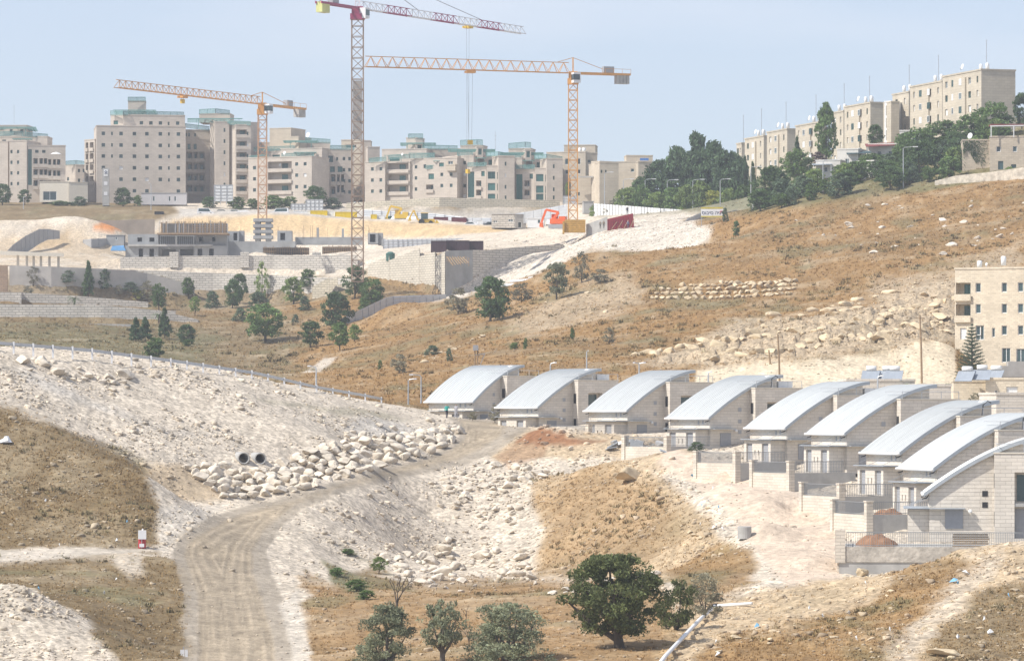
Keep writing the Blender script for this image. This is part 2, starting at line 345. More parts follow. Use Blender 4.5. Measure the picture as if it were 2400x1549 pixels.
LIME = (.555, .48, .385); GRASS = (.30, .18, .075); BROWN = (.215, .155, .082); OLIVE = (.13, .135, .065); ROAD = (.35, .285, .205); GRAVEL = (.30, .255, .20)
WHITE = (.55, .49, .41); TRACK = (.58, .47, .365); RED = (.27, .135, .07); ORANGE = (.52, .22, .08); OCHRE = (.56, .41, .235); CREAM = (.63, .53, .385); ROCKY = (.45, .36, .25); GREY = (.42, .40, .37); TAN = (.44, .32, .185)
# ground cover: colour, strength, outline in the photograph, nearest and farthest ground it lies on, soft edge, ragged edge, (vegetation, stones)
Z = [
 (GRASS, 1, [(-9e3,-9e3),(9e3,-9e3),(9e3,9e3),(-9e3,9e3)], 512, 905, 8, 0, .9, .12),
 (BROWN, 1, [(-9e3,740),(720,740),(690,890),(-9e3,900)], 560, 930, 25, 40, .9, .05),
 (OLIVE, .55, [(-900,745),(300,750),(520,800),(470,880),(-900,830)], 560, 900, 25, 60, .9, 0),
 (BROWN, 1, [(-9e3,470),(400,470),(420,500),(360,522),(-9e3,522)], 1012, 1100, 6, 10, .6, .05),
 (BROWN, .8, [(880,480),(1320,478),(1300,505),(900,498)], 1030, 1100, 6, 6, .7, 0),
 (OLIVE, .8, [(1350,380),(2500,200),(2500,445),(2100,456),(1760,500),(1380,500)], 780, 1500, 10, 10, .3, 0),
 (BROWN, 1, [(-900,930),(0,955),(110,980),(230,1036),(335,1095),(362,1180),(374,1290),(200,1292),(-900,1320)], 325, 391, 12, 38, 1, .2),
 (BROWN, 1, [(-900,1318),(120,1312),(220,1300),(395,1285),(430,1330),(450,1400),(440,1500),(430,1700),(-900,1700)], 180, 341, 12, 34, 1, .2),
 (LIME, 1, [(-900,1350),(10,1362),(70,1372),(130,1410),(210,1452),(265,1530),(285,1700),(-900,1700)], 180, 310, 8, 26, .05, .5),
 (LIME, .85, [(235,1295),(330,1300),(345,1345),(300,1350)], 300, 345, 8, 18, .1, .4),
 (GRASS, .9, [(705,1350),(780,1375),(870,1330),(960,1370),(1100,1360),(1300,1365),(1500,1345),(1570,1400),(1600,1470),(1560,1700),(735,1700)], 150, 408, 12, 34, 1, .2),
 (TAN, .8, [(1255,1130),(1310,1075),(1420,1065),(1530,1100),(1620,1180),(1700,1265),(1760,1300),(1740,1400),(1600,1420),(1500,1350),(1258,1350)], 310, 425, 10, 26, .6, .22),
 (GRASS, .55, [(1258,1150),(1400,1090),(1530,1150),(1600,1260),(1500,1345),(1260,1345)], 310, 420, 20, 50, .8, .2),
 (GRASS, .85, [(1560,1320),(1680,1270),(1760,1290),(1770,1360),(1680,1420),(1600,1440)], 270, 340, 12, 24, .8, .1),
 (TAN, .75, [(1560,1440),(1760,1390),(1960,1350),(2200,1285),(2500,1260),(2500,1700),(1500,1700)], 150, 305, 10, 20, .2, .35),
 (GRASS, .85, [(1640,1530),(1700,1490),(1900,1460),(2050,1400),(2130,1310),(2210,1300),(2290,1320),(2200,1420),(2130,1480),(2090,1700),(1600,1700)], 150, 298, 9, 34, 1, .25),
 (BROWN, .8, [(2180,1500),(2290,1400),(2500,1310),(2500,1700),(2150,1700)], 150, 290, 12, 40, 1, .3),
 (LIME, .6, [(2060,1560),(2200,1400),(2280,1290),(2350,1285),(2290,1380),(2180,1500),(2130,1560)], 150, 290, 12, 45, .1, .5),
 (TAN, .7, [(1230,1000),(1560,1030),(1640,1070),(1560,1110),(1420,1070),(1300,1075),(1170,1090),(1150,1065)], 400, 470, 6, 16, .05, .3),
 (GREY, .5, [(0,850),(120,890),(330,990),(500,1020),(380,1010),(230,960),(60,900)], 380, 430, 8, 30, 0, .7),
 (GREY, .55, [(840,975),(940,985),(1000,1010),(870,1030),(800,1010)], 400, 480, 8, 12, 0, .2),
 (OLIVE, .35, [(550,930),(900,965),(960,985),(900,980),(700,955)], 400, 500, 4, 14, .2, .2),
 (TAN, .6, [(325,1090),(420,1085),(520,1130),(530,1172),(400,1178),(350,1170)], 372, 400, 6, 12, 0, .1),
 (OLIVE, .8, [(755,1310),(800,1330),(880,1385),(850,1405),(780,1370)], 300, 380, 6, 14, 1, .05),
 (OLIVE, .6, [(800,1275),(880,1330),(920,1345),(850,1310)], 330, 400, 6, 10, 1, .05),
 (GRAVEL, .8, [(412,1700),(432,1500),(432,1400),(405,1300),(418,1258),(475,1218),(560,1190),(680,1160),(800,1126),(900,1096),(990,1071),(1045,1048),(1072,1025),(1070,1000),(1050,975),(1240,988),(1240,1004),(1200,1034),(1158,1064),(1085,1090),(990,1110),(900,1130),(780,1160),(708,1192),(652,1242),(622,1290),(634,1340),(662,1400),(702,1500),(728,1700)], 150, 505, 3.5, 4, 0, .03),
 (ROAD, .9, [(455,1700),(465,1500),(465,1400),(432,1300),(445,1265),(505,1230),(580,1200),(690,1172),(800,1136),(900,1106),(990,1081),(1058,1055),(1092,1025),(1085,1003),(1075,982),(1190,990),(1175,1020),(1130,1050),(1070,1076),(980,1098),(890,1120),(770,1150),(690,1180),(620,1240),(590,1290),(592,1340),(612,1400),(640,1500),(655,1700)], 150, 500, 5, 4, 0, .02),
 (WHITE, .9, [(368,1190),(540,1182),(475,1216),(415,1256),(395,1282),(375,1270)], 345, 392, 5, 10, 0, .3),
 (WHITE, .9, [(690,1380),(720,1480),(760,1700),(700,1700),(680,1500),(655,1420)], 200, 330, 6, 10, 0, .3),
 (TRACK, 1, [(1555,1052),(1690,1078),(1760,1120),(1880,1165),(1960,1235),(1975,1352),(1840,1372),(1790,1310),(1740,1240),(1690,1190),(1610,1125),(1540,1085)], 290, 425, 7, 12, 0, .08),
 (ROCKY, .9, [(1480,850),(1620,805),(1740,745),(1900,740),(2060,705),(2250,650),(2250,790),(2000,833),(1640,868)], 540, 660, 12, 40, .15, .55),
 (ROCKY, .7, [(1180,740),(1330,690),(1480,640),(1520,700),(1380,760),(1220,790)], 600, 760, 16, 50, .3, .5),
 (ROCKY, .65, [(2040,660),(2160,640),(2400,560),(2400,620),(2240,680),(2050,720)], 600, 720, 12, 30, .3, .4),
 (CREAM, 1, [(1630,866),(1800,850),(2000,834),(2240,788),(2240,930),(1630,930)], 535, 565, 3, 4, 0, .15),
 (WHITE, 1, [(990,706),(1043,686),(1110,650),(1200,600),(1330,560),(1480,515),(1590,498),(1665,535),(1662,575),(1560,598),(1400,585),(1330,612),(1200,660),(1060,700)], 780, 930, 9, 26, 0, .5),
 (LIME, .95, [(-900,520),(360,520),(360,600),(300,625),(-900,625)], 912, 1020, 5, 12, .1, .34),
 (LIME, .9, [(860,612),(1000,560),(1330,545),(1330,578),(1110,592),(1040,596),(870,632)], 866, 965, 4, 8, .05, .2),
 (TAN, .7, [(40,555),(160,545),(170,580),(90,590)], 940, 1005, 5, 10, .2, .2),
 (ORANGE, 1, [(205,538),(240,520),(262,521),(290,536),(285,541)], 990, 1020, 2, 4, 0, .1),
 (LIME, .9, [(360,560),(850,555),(1300,545),(1300,640),(880,640),(360,620)], 938, 1030, 5, 8, 0, .3),
 (OCHRE, 1, [(355,545),(420,512),(520,502),(700,502),(840,516),(1100,528),(1250,532),(1245,548),(1000,556),(840,556),(360,552)], 1000, 1048, 3, 3, 0, .05),
 (GREY, .6, [(420,490),(1300,490),(1300,530),(1100,526),(840,514),(420,506)], 1035, 1080, 3, 3, 0, .1),
 (BROWN, .55, [(700,650),(900,620),(1000,660),(940,690),(840,690),(740,700)], 780, 915, 8, 10, .2, .4),
 (BROWN, .85, [(150,650),(835,650),(835,725),(400,728),(150,700)], 880, 938, 6, 14, .6, .05),
 (BROWN, .75, [(-900,625),(470,640),(470,760),(-900,770)], 838, 928, 6, 14, .5, .03),
 (TAN, .55, [(-900,535),(300,540),(300,615),(-900,615)], 925, 1010, 25, 90, .2, .3),
 (WHITE, .95, [(1046,700),(1046,690),(1108,640),(1200,588),(1320,560),(1330,612),(1200,662),(1060,702)], 840, 905, 3, 5, 0, .3),
 (WHITE, .85, [(700,880),(760,838),(790,838),(735,885),(712,893)], 600, 830, 3, 4, 0, .02),
 (WHITE, .8, [(-50,1290),(150,1284),(300,1287),(380,1275),(395,1290),(220,1300),(100,1310),(-50,1318)], 325, 362, 3, 5, 0, .1),
 (RED, 1, [(1205,1035),(1240,1012),(1268,1003),(1305,1010),(1350,1030),(1420,1036),(1330,1046),(1255,1044)], 436, 456, 3, 5, 0, .1),
 (RED, .5, [(1160,1070),(1205,1035),(1280,1044),(1270,1075),(1190,1100)], 425, 448, 5, 10, .1, .2),
]
nzx = (fbm(XW / 3.1, YW / 6.0, 4, 3) - .5) * 2; nzy = (fbm(XW / 3.3, YW / 6.2, 4, 9) - .5) * 2
colr = np.empty(PXG.shape + (3,)); colr[:] = LIME
veg = np.full(PXG.shape, 0.0); sto = np.where(DG > 900, .12, .42)
for c, st, poly, d0, d1, soft, rag, v, s_ in Z:
    sel = (DG >= d0) & (DG <= d1)
    P = np.asarray(poly, float); m_ = soft + rag + 4
    sel &= (PXG > P[:, 0].min() - m_) & (PXG < P[:, 0].max() + m_) & (PYG > P[:, 1].min() - m_) & (PYG < P[:, 1].max() + m_)
    if not sel.any(): continue
    sd = sdist(PXG[sel] + nzx[sel] * rag, PYG[sel] + nzy[sel] * rag * .6, poly)
    k = np.clip(sd / (2 * soft) + .5, 0, 1) * st
    colr[sel] = colr[sel] * (1 - k[:, None]) + np.array(c) * k[:, None]
    veg[sel] = veg[sel] * (1 - k) + v * k; sto[sel] = sto[sel] * (1 - k) + s_ * k
# wheel tracks pressed into the dirt road
RP = next(z for z in Z if z[0] == ROAD)[2]; sel = (PXG > 380) & (PXG < 1260) & (PYG > 970) & (DG < 505)
rd = sdist(PXG[sel], PYG[sel], RP); wpx = np.interp(PYG[sel], [980, 1100, 1200, 1549], [30, 18, 30, 100]); lat = rd / wpx
rk_ = np.clip(rd / 6, 0, 1); strk = noise2(lat * 9, (PXG[sel] * .4 + PYG[sel]) / 90, 5) * .6 + noise2(lat * 22, (PXG[sel] * .4 + PYG[sel]) / 60, 6) * .4
colr[sel] *= (1 + rk_ * (strk - .5) * .55)[:, None]
rut = np.zeros_like(ZG); rut[sel] = rk_ * (strk - .5) * .16
# bare patches and darker thatch in the dry grass, pebbly tone in the limestone
n1 = fbm(XW / 5.5, YW / 6, 5, 21); n2 = fbm(XW / 1.6, YW / 1.5, 4, 33); n3 = fbm(XW / 16, YW / 20, 4, 45); n4 = fbm(XW / .55, YW / .55, 3, 71)
def sm(x, a, b): t = np.clip((x - a) / (b - a), 0, 1); return t * t * (3 - 2 * t)
bare = veg * (sm(n1, .54, .72) * .6 + sm(n2, .6, .75) * .4) * np.where(DG < 420, .5, .62)
colr = colr * (1 - bare[..., None]) + np.array((.45, .37, .255)) * bare[..., None]
thatch = veg * sm(n3, .48, .66) * np.where(DG > 500, .42, .5)
colr = colr * (1 - thatch[..., None]) + np.array((.15, .105, .052)) * thatch[..., None]
olv = veg * sm(fbm(XW / 7, YW / 12, 4, 88), .58, .74) * .6
colr = colr * (1 - olv[..., None]) + np.array((.17, .16, .085)) * olv[..., None]
colr *= (0.74 + .52 * n2 * (1 - veg * .2))[..., None] * (0.86 + .28 * n4)[..., None] * (.93 + .14 * n3)[..., None]
# relief
isroad = (sto < .06) & (veg < .3)
amp = np.where(isroad, .02, .10 + .30 * sto + .16 * veg) * np.where((DG < 300) & (PXG > 1550), 2.4, 1)
amp = np.where(DG > 905, amp * .6, amp)
ZG = ZG + amp * ((n2 - .5) * 1.0 + (n1 - .5) * 1.3) + np.where(isroad, 0, .16 * (sto + .25)) * (n4 - .5) * 2
# weathered ledges of the rock outcrops on the hill
led = np.zeros_like(ZG)
for P, d0, d1 in [([(1480,850),(1620,800),(1740,742),(1900,736),(2060,700),(2250,640),(2250,792),(2000,835),(1640,870)], 540, 690)]:
    sel = (DG > d0) & (DG < d1); led[sel] = np.maximum(led[sel], np.clip(sdist(PXG[sel], PYG[sel], P) / 25, 0, 1))
rk = fbm(XW / 11 + YW / 40, YW / 4.2, 5, 101)
ZG = ZG + led * ((np.abs(rk - .5) * 6.5) + (np.floor(rk * 9) / 9 - rk) * 8 - .5)
ZG = ZG + rut
ny, nx = ZG.shape
V = np.stack([XW, YW, ZG], -1).reshape(-1, 3)
ii = np.arange(nx - 1)[None] + np.arange(ny - 1)[:, None] * nx
Fq = np.stack([ii, ii + 1, ii + 1 + nx, ii + nx], -1).reshape(-1, 4)

def ground_mat():
    m = bpy.data.materials.new('ground'); m.use_nodes = True; n = m.node_tree.nodes; l = m.node_tree.links
    b = n['Principled BSDF']; b.inputs['Roughness'].default_value = .95; b.inputs['Specular IOR Level'].default_value = .1
    a = n.new('ShaderNodeVertexColor'); a.layer_name = 'cover'
    g = n.new('ShaderNodeNewGeometry'); no = n.new('ShaderNodeTexNoise'); no.inputs['Scale'].default_value = 1.6; no.inputs['Detail'].default_value = 8; no.inputs['Roughness'].default_value = .72
    l.new(g.outputs['Position'], no.inputs['Vector'])
    mr = n.new('ShaderNodeMapRange'); mr.inputs['From Min'].default_value = .3; mr.inputs['From Max'].default_value = .7; mr.inputs['To Min'].default_value = .68; mr.inputs['To Max'].default_value = 1.32
    l.new(no.outputs['Fac'], mr.inputs['Value'])
    vo = n.new('ShaderNodeTexVoronoi'); vo.inputs['Scale'].default_value = 3.2; l.new(g.outputs['Position'], vo.inputs['Vector'])       # pebbles on stony ground
    bw = n.new('ShaderNodeRGBToBW'); l.new(vo.outputs['Color'], bw.inputs[0]); pm = n.new('ShaderNodeMapRange'); pm.inputs['From Min'].default_value = .2; pm.inputs['From Max'].default_value = .8; pm.inputs['To Min'].default_value = .72; pm.inputs['To Max'].default_value = 1.25
    l.new(bw.outputs[0], pm.inputs['Value']); px_ = n.new('ShaderNodeMix'); px_.data_type = 'FLOAT'; px_.inputs['A'].default_value = 1.0; l.new(a.outputs['Alpha'], px_.inputs['Factor']); l.new(pm.outputs['Result'], px_.inputs['B'])
    ml = n.new('ShaderNodeMath'); ml.operation = 'MULTIPLY'; l.new(mr.outputs['Result'], ml.inputs[0]); l.new(px_.outputs['Result'], ml.inputs[1])
    mu = n.new('ShaderNodeVectorMath'); mu.operation = 'SCALE'; l.new(a.outputs['Color'], mu.inputs[0]); l.new(ml.outputs[0], mu.inputs['Scale']); l.new(mu.outputs['Vector'], b.inputs['Base Color'])
    bu = n.new('ShaderNodeBump'); bu.inputs['Distance'].default_value = .22; bu.inputs['Strength'].default_value = .8; l.new(no.outputs['Fac'], bu.inputs['Height']); l.new(bu.outputs['Normal'], b.inputs['Normal'])
    return m
MG = ground_mat()
me = np_mesh('ground', V, Fq, [MG], smooth=True)
ca = me.color_attributes.new('cover', 'FLOAT_COLOR', 'POINT')
ca.data.foreach_set('color', np.concatenate([np.clip(colr, 0, 1).reshape(-1, 3), np.clip(sto * 2.2 * (1 - veg * .6), 0, 1).reshape(-1, 1)], 1).astype(np.float32).ravel())
tag(ob('ground', me), kind='structure')
# the country beyond, out to the horizon
far = MB(); far.add([(-9000, 1499, 40), (9000, 1499, 40), (9000, 12000, -60), (-9000, 12000, -60)], [(0, 1, 2, 3)])
tag(far.build('distant_terrain', mat('far_ground', (.28, .23, .14), scale=.01)), kind='structure')

PYF = HY - F * ZG / DG
def gz(px, d):
    """ground height under column px at distance d"""
    return float(lerp_grid(np.array([px]), np.array([d]), GX, GD, ZG)[0])
def gw(x, y): return gz(x / y * F + CX, y)
def hit(px, py, dmin=200):
    """first ground point the photograph shows at (px, py)"""
    i = int(np.clip(np.searchsorted(GX, px), 1, len(GX) - 1)); col_ = PYF[:, i]
    j = np.nonzero((col_ <= py) & (GD >= dmin))[0]
    j = j[0] if len(j) else len(GD) - 1
    d = GD[j]
    if j > 0 and GD[j - 1] >= dmin and col_[j - 1] > py:
        t = (col_[j - 1] - py) / (col_[j - 1] - col_[j]); d = GD[j - 1] + t * (GD[j] - GD[j - 1])
    return at(px, py, d)
def on(px, d, dz=0.0):
    p = at(px, 0, d); p.z = gz(px, d) + dz; return p
# ------------------------------------------------------------------ shared materials
M_HOUSE = stone_mat('house_limestone', (.66, .60, .52), .85, .29, .05, .72, .06, .012)
M_BLOCK = mat('limestone_block', (.66, .60, .52), var=.10, scale=2.2, bump=.01, bscale=9, obj_var=.06)
M_JOINT = mat('mortar', (.36, .33, .29), scale=3)
M_CONC = mat('concrete', (.40, .39, .37), var=.18, scale=.6, bump=.01, bscale=6)
M_CONCD = mat('raw_concrete', (.33, .335, .335), var=.2, scale=.35, bump=.01, bscale=4)
M_ROOF = mat('roof_sheet', (.535, .55, .545), rough=.5, var=.10, scale=1.0, metal=.12, spec=.4, detail=8, obj_var=.08, stretch=(.22, 3.2, .22))
M_EDGE = mat('roof_flashing', (.40, .43, .455), rough=.5, var=.08, scale=1.2, metal=.3)
M_WHITE = mat('white_paint', (.76, .76, .75), rough=.5, var=.05, scale=2)
M_CREAMP = mat('cream_paint', (.66, .60, .50), rough=.6, var=.06, scale=2)
M_STEEL = mat('galvanised_steel', (.50, .515, .53), rough=.45, var=.08, scale=3, metal=.5)
M_RAIL = mat('railing_grey', (.28, .29, .30), rough=.5, var=.06, scale=4, metal=.3)
M_SHUT = mat('roller_shutter', (.34, .345, .36), rough=.6, var=.08, scale=3)
M_BLACK = mat('black_metal', (.025, .025, .027), rough=.5)
M_DARK = mat('dark_interior', (.035, .035, .038), rough=.9)
M_WOOD = mat('weathered_timber', (.30, .21, .13), var=.3, scale=3, bump=.01)
M_REDS = mat('red_soil', (.29, .15, .08), var=.25, scale=2, bump=.05, bscale=7)
def glass_mat(name, col, rough=.08):
    if name in MATS: return MATS[name]
    m = bpy.data.materials.new(name); m.use_nodes = True; b = m.node_tree.nodes['Principled BSDF']
    n = m.node_tree.nodes; l = m.node_tree.links
    oi = n.new('ShaderNodeObjectInfo'); mr = n.new('ShaderNodeMapRange'); mr.inputs['To Min'].default_value = .45; mr.inputs['To Max'].default_value = 1.5
    l.new(oi.outputs['Random'], mr.inputs['Value']); mu = n.new('ShaderNodeVectorMath'); mu.operation = 'SCALE'; mu.inputs[0].default_value = col
    l.new(mr.outputs['Result'], mu.inputs['Scale']); l.new(mu.outputs['Vector'], b.inputs['Base Color'])
    b.inputs['Roughness'].default_value = rough; b.inputs['Specular IOR Level'].default_value = .6
    MATS[name] = m; return m
M_GLASS = glass_mat('window_glass', (.035, .065, .07))
M_TEAL = glass_mat('green_glass', (.035, .115, .105), .12)

# ------------------------------------------------------------------ row of houses with vaulted metal roofs
HG, HL, HE, HR = 8.4, 7.3, 3.8, 4.15
def arc(x): t = min(1, max(0, (x + .4) / (HG + 1.0))); return HE - .25 + (HR + .25) * (1 - (1 - t) ** 1.6)
XS = [-.4 + (HG + 1.0) * (i / 22) ** 1.15 for i in range(23)]

def roof_mesh():
    ys = []; y = -.3; k = 0
    while y < HL + .3:
        ys += [(y, 0), (y + .05, .085), (y + .10, 0)]; y += .43
    ys.append((HL + .37, 0))
    n = len(ys); V = []; Fc = []
    for x in XS:
        z = arc(x)
        for yy, dz in ys: V.append((x, yy, z + .12 + dz))
    for i in range(len(XS) - 1):
        for j in range(n - 1): a = i * n + j; Fc.append((a, a + n, a + n + 1, a + 1))
    b = len(V)
    for x in XS: V += [(x, -.3, arc(x)), (x, HL + .37, arc(x))]
    for i in range(len(XS) - 1): a = b + 2 * i; Fc.append((a, a + 1, a + 3, a + 2))
    return new_mesh('roof', V, Fc, [M_ROOF])

def fascia_mesh():
    V = []; Fc = []
    for x in XS:
        z = arc(x); V += [(x, -.36, z - .14), (x, -.36, z + .17), (x, -.29, z + .17), (x, -.29, z - .14)]
    for i in range(len(XS) - 1):
        for k in range(4): a = 4 * i + k; b = 4 * i + (k + 1) % 4; Fc.append((a, a + 4, b + 4, b))
    Fc += [(0, 1, 2, 3), tuple(4 * (len(XS) - 1) + k for k in (3, 2, 1, 0))]
    return new_mesh('roof_edge', V, Fc, [M_EDGE])

def wall_poly(x0, x1, n=14): return [(x0, 0)] + [(x1, 0)] + [(x1 - (x1 - x0) * i / n, arc(x1 - (x1 - x0) * i / n) - .02) for i in range(n + 1)]
def rail_part(mb, a, b, h=1.0, step=.16, w=.03):
    a = Vector(a); b = Vector(b); n = max(1, int((b - a).length / step)); up = Vector((0, 0, h))
    mb.bar(a + up, b + up, .06); mb.bar(a + Vector((0, 0, .1)), b + Vector((0, 0, .1)), .045)
    for i in range(n + 1):
        p = a + (b - a) * (i / n); mb.bar(p, p + up, w)
    return mb

RM, FM = roof_mesh(), fascia_mesh()
WALLM = MB().prism(wall_poly(0, HG), 0, HL).mesh('wall', [M_HOUSE])
GUT = MB().tube([(-.47, -.32, arc(-.4) + .02), (-.47, HL + .38, arc(-.4) + .02)], .13, 8).mesh('gutter', [M_WHITE], True)
def openings_face(mb, W, z0, z1, ops, y=0, dep=.2, m=0, rm=0):
    """a wall face in the x-z plane (facing -y) with real recesses; ops = (x0, x1, z0, z1, depth)"""
    xs = sorted({0, W, *[v for o in ops for v in o[:2]]}); zs = sorted({z0, z1, *[v for o in ops for v in o[2:4]]})
    for i in range(len(xs) - 1):
        for j in range(len(zs) - 1):
            cx = (xs[i] + xs[i + 1]) / 2; cz = (zs[j] + zs[j + 1]) / 2
            if any(o[0] < cx < o[1] and o[2] < cz < o[3] for o in ops): continue
            mb.add([(xs[i], y, zs[j]), (xs[i + 1], y, zs[j]), (xs[i + 1], y, zs[j + 1]), (xs[i], y, zs[j + 1])], [(0, 1, 2, 3)], m)
    for o in ops:
        a, b, c, e = o[:4]; q = y + (o[4] if len(o) > 4 else dep)
        mb.add([(a, y, c), (b, y, c), (b, y, e), (a, y, e), (a, q, c), (b, q, c), (b, q, e), (a, q, e)], [(0, 4, 5, 1), (1, 5, 6, 2), (2, 6, 7, 3), (3, 7, 4, 0), (4, 7, 6, 5)], rm)
    return mb

def shell(mb, W, D, z0, z1, ops, m=0, rm=0, dep=.2):
    openings_face(mb, W, z0, z1, ops, 0, dep, m, rm)
    mb.add([(0, 0, z0), (W, 0, z0), (W, D, z0), (0, D, z0), (0, 0, z1), (W, 0, z1), (W, D, z1), (0, D, z1)], [(4, 5, 6, 7), (1, 2, 6, 5), (2, 3, 7, 6), (3, 0, 4, 7)], m)
    return mb
# the flat-roofed side block: recessed balcony bay on the shaded face, slit windows on the lit end
BX, BW, BH = 4.9, 6.0, 6.7
BLK = shell(MB(), BW, 5.0, 0, BH, [(1.5, 3.6, .3, 5.3, .8), (4.4, 5.2, 3.6, 5.0, .2)], dep=.2).mesh('side_block', [M_HOUSE])
def slat_door(w, h, n=9):
    mb = MB().box(0, w, 0, .04, 0, h)
    for i in range(n): mb.box(.02, w - .02, -.018, 0, h * (i + .1) / n, h * (i + .82) / n)
    return mb.mesh('roller_shutter', [M_SHUT])
DOOR1, DOOR2, DOOR3 = slat_door(1.25, 2.15), slat_door(1.35, 1.5), slat_door(2.0, 2.2)
SMALLW = MB().box(0, .42, -.012, .03, 0, .42).mesh('small_window', [M_DARK]); SMALLG = MB().box(0, .4, -.012, .03, 0, .4).mesh('small_window', [M_SHUT])
SLIT = MB().box(-.03, .012, 0, .45, 0, 1.1).mesh('slit_window', [M_DARK])
PORCH = shell(MB(), 5.2, 1.6, 0, 2.45, [(.45, 1.6, .1, 2.15, .25), (2.05, 2.25, 1.0, 1.5, .15), (2.75, 2.95, 1.0, 1.5, .15), (3.5, 4.75, .1, 2.15, .25)]).mesh('porch', [M_HOUSE])
CANOPY = MB().box(-1.95, .05, -.4, 5.8, 2.5, 2.57).box(.05, 2.7, -.75, -.002, 2.5, 2.57).mesh('canopy', [M_EDGE])
BRACK = MB().tube([(0, 0, 0), (-.15, 0, -.22), (-.5, 0, -.30)], .05, 6).mesh('bracket', [M_BLACK])
TANK = MB().lathe([(0, 0), (.42, 0), (.42, 1.1), (.3, 1.25), (0, 1.28)], 12).mesh('water_tank', [M_WHITE], True)
H_LAB = ['vaulted house farthest along the row, beside the two walkers on the road', 'second vaulted house from the far end, behind the red earth mound', 'third vaulted house from the far end, behind the rubbish heap', 'fourth vaulted house from the far end, first with a fenced terrace',
         'middle vaulted house of the row, fifth from the far end', 'sixth vaulted house from the far end, above the dirt track', 'seventh vaulted house from the far end, third nearest the camera', 'vaulted house second nearest the camera, its roof end cut by the picture edge', 'nearest vaulted house, roof seen edge on, above the long grey railing']
HT = []
for i, (px, py, d, th) in enumerate(houses):
    c = at(px, py, d); zb = c.z - HE
    t = thing('vaulted_house', H_LAB[i], 'house', (c.x, c.y, zb), R(90 - th), 'stone houses with vaulted metal roofs')
    HT.append(t)
    ob('wall', WALLM, t); ob('roof', RM, t); ob('roof_edge', FM, t); ob('gutter', GUT, t)
    for yy in (.15, HL - .2): ob('bracket', BRACK, t, (-.05, yy, HE - .25))
    bl = ob('side_block', BLK, t, (BX, -1.1, 0))
    ob('roller_shutter', DOOR3, bl, (1.55, .76, .3)); boxm('balcony_door', M_GLASS, bl, 1.7, 3.3, .74, .79, 3.1, 5.1)
    boxm('balcony_slab', M_CONC, bl, 1.5, 3.6, .05, .79, 2.7, 2.95)
    for z in (1.2, 4.1): ob('slit_window', SLIT, bl, (0, .35, z))
    MB().box(-.06, BW + .06, -.06, 5.06, BH, BH + .1).build('parapet_coping', M_CREAMP, bl)
    r = MB(); r.bar((.2, .1, BH + .75), (BW, .1, BH + .75), .05); r.bar((.2, .1, BH + .75), (.2, 3.5, BH + .75), .05)
    for q in (.2, 2.2, 4.2, BW): r.bar((q, .1, BH + .1), (q, .1, BH + .75), .045)
    r.build('roof_railing', M_STEEL, bl)
    if i in (0, 1, 3, 6):
        ob('water_tank', TANK, bl, (3.2, 2.2, BH + .1)); 
    if i in (1, 3, 4): MB().box(3.8, 5.6, 1.2, 2.6, BH + .1, BH + .75).build('roof_plant', M_WHITE, bl)
    pr = ob('porch', PORCH, t, (-1.6, 5.6, 0), R(-90))
    for q in (.45, 3.5): ob('roller_shutter', DOOR1, pr, (q, .2, .1))
    ob('canopy', CANOPY, t)
    rods = MB()
    for q in (.2, 2.9, 5.7): rods.bar((-1.85, q, 2.58), (0, q, 3.35), .03)
    rods.build('tie_rods', M_STEEL, t)['kind'] = 'stuff'
    ob('roller_shutter', DOOR2, t, (1.2, -.06, 1.0 if i > 5 else .6))
    for q in ((4.0, 3.45), (4.0, 2.6)) if i in (8,) else ((3.5, 2.0), (3.5, 3.1), (3.5, 4.3)): ob('small_window', SMALLW if i == 8 else SMALLG, t, (q[0], -.02, q[1]))
    if i in (3, 6, 7, 8): MB().tube([(2.2, .3, BH), (2.3, .3, BH + 1.0), (2.7, .2, BH + 1.35), (3.0, .2, BH + 1.2)], .05, 6).build('cable', M_BLACK, bl)
    for q in (1.2, 2.0): MB().box(-.03, 0, q, q + .25, 3.0, 3.4).build('vent', M_SHUT, t)
    MB().lathe([(0, 0), (.14, .03), (.17, .14), (.1, .26), (0, .28)], 8, (3.1, -.22, 2.2)).bar((3.1, -.2, 2.33), (3.1, 0, 2.33), .05).build('wall_lamp', M_WHITE, t)

# the two nearest gables: every stone of the coursed limestone
def gable_blocks(t, x1, keep):
    k = 0
    for r in range(30):
        z0 = r * .29; off = (r % 2) * .43
        xs = [0] + [off + .86 * q for q in range(0, 12) if off + .86 * q > .12]
        for a in range(len(xs) - 1):
            p0, p1 = xs[a] + .012, min(xs[a + 1] - .012, x1)
            if p0 >= x1 - .1 or k >= 290: continue
            zt0 = min(z0 + .275, arc(p0) - .16); zt1 = min(z0 + .275, arc(p1) - .16)
            if zt0 - z0 < .05 or zt1 - z0 < .05: continue
            if any(p0 < q[1] and p1 > q[0] and z0 < q[3] and z0 + .27 > q[2] for q in keep): continue
            j = random.uniform(.008, .02)
            MB().hexa([(p0, -j, z0 + .01), (p1, -j, z0 + .01), (p1, .03, z0 + .01), (p0, .03, z0 + .01), (p0, -j, zt0), (p1, -j, zt1), (p1, .03, zt1), (p0, .03, zt0)]).build('stone_block', M_BLOCK, t); k += 1
gable_blocks(HT[8], BX, [(1.15, 2.6, .95, 2.62), (3.97, 4.45, 2.55, 3.05), (3.97, 4.45, 3.4, 3.9)])
gable_blocks(HT[7], BX, [(1.15, 2.6, .95, 2.62), (3.45, 3.95, 1.95, 2.45), (3.45, 3.95, 3.05, 3.55), (3.45, 3.95, 4.25, 4.75)])

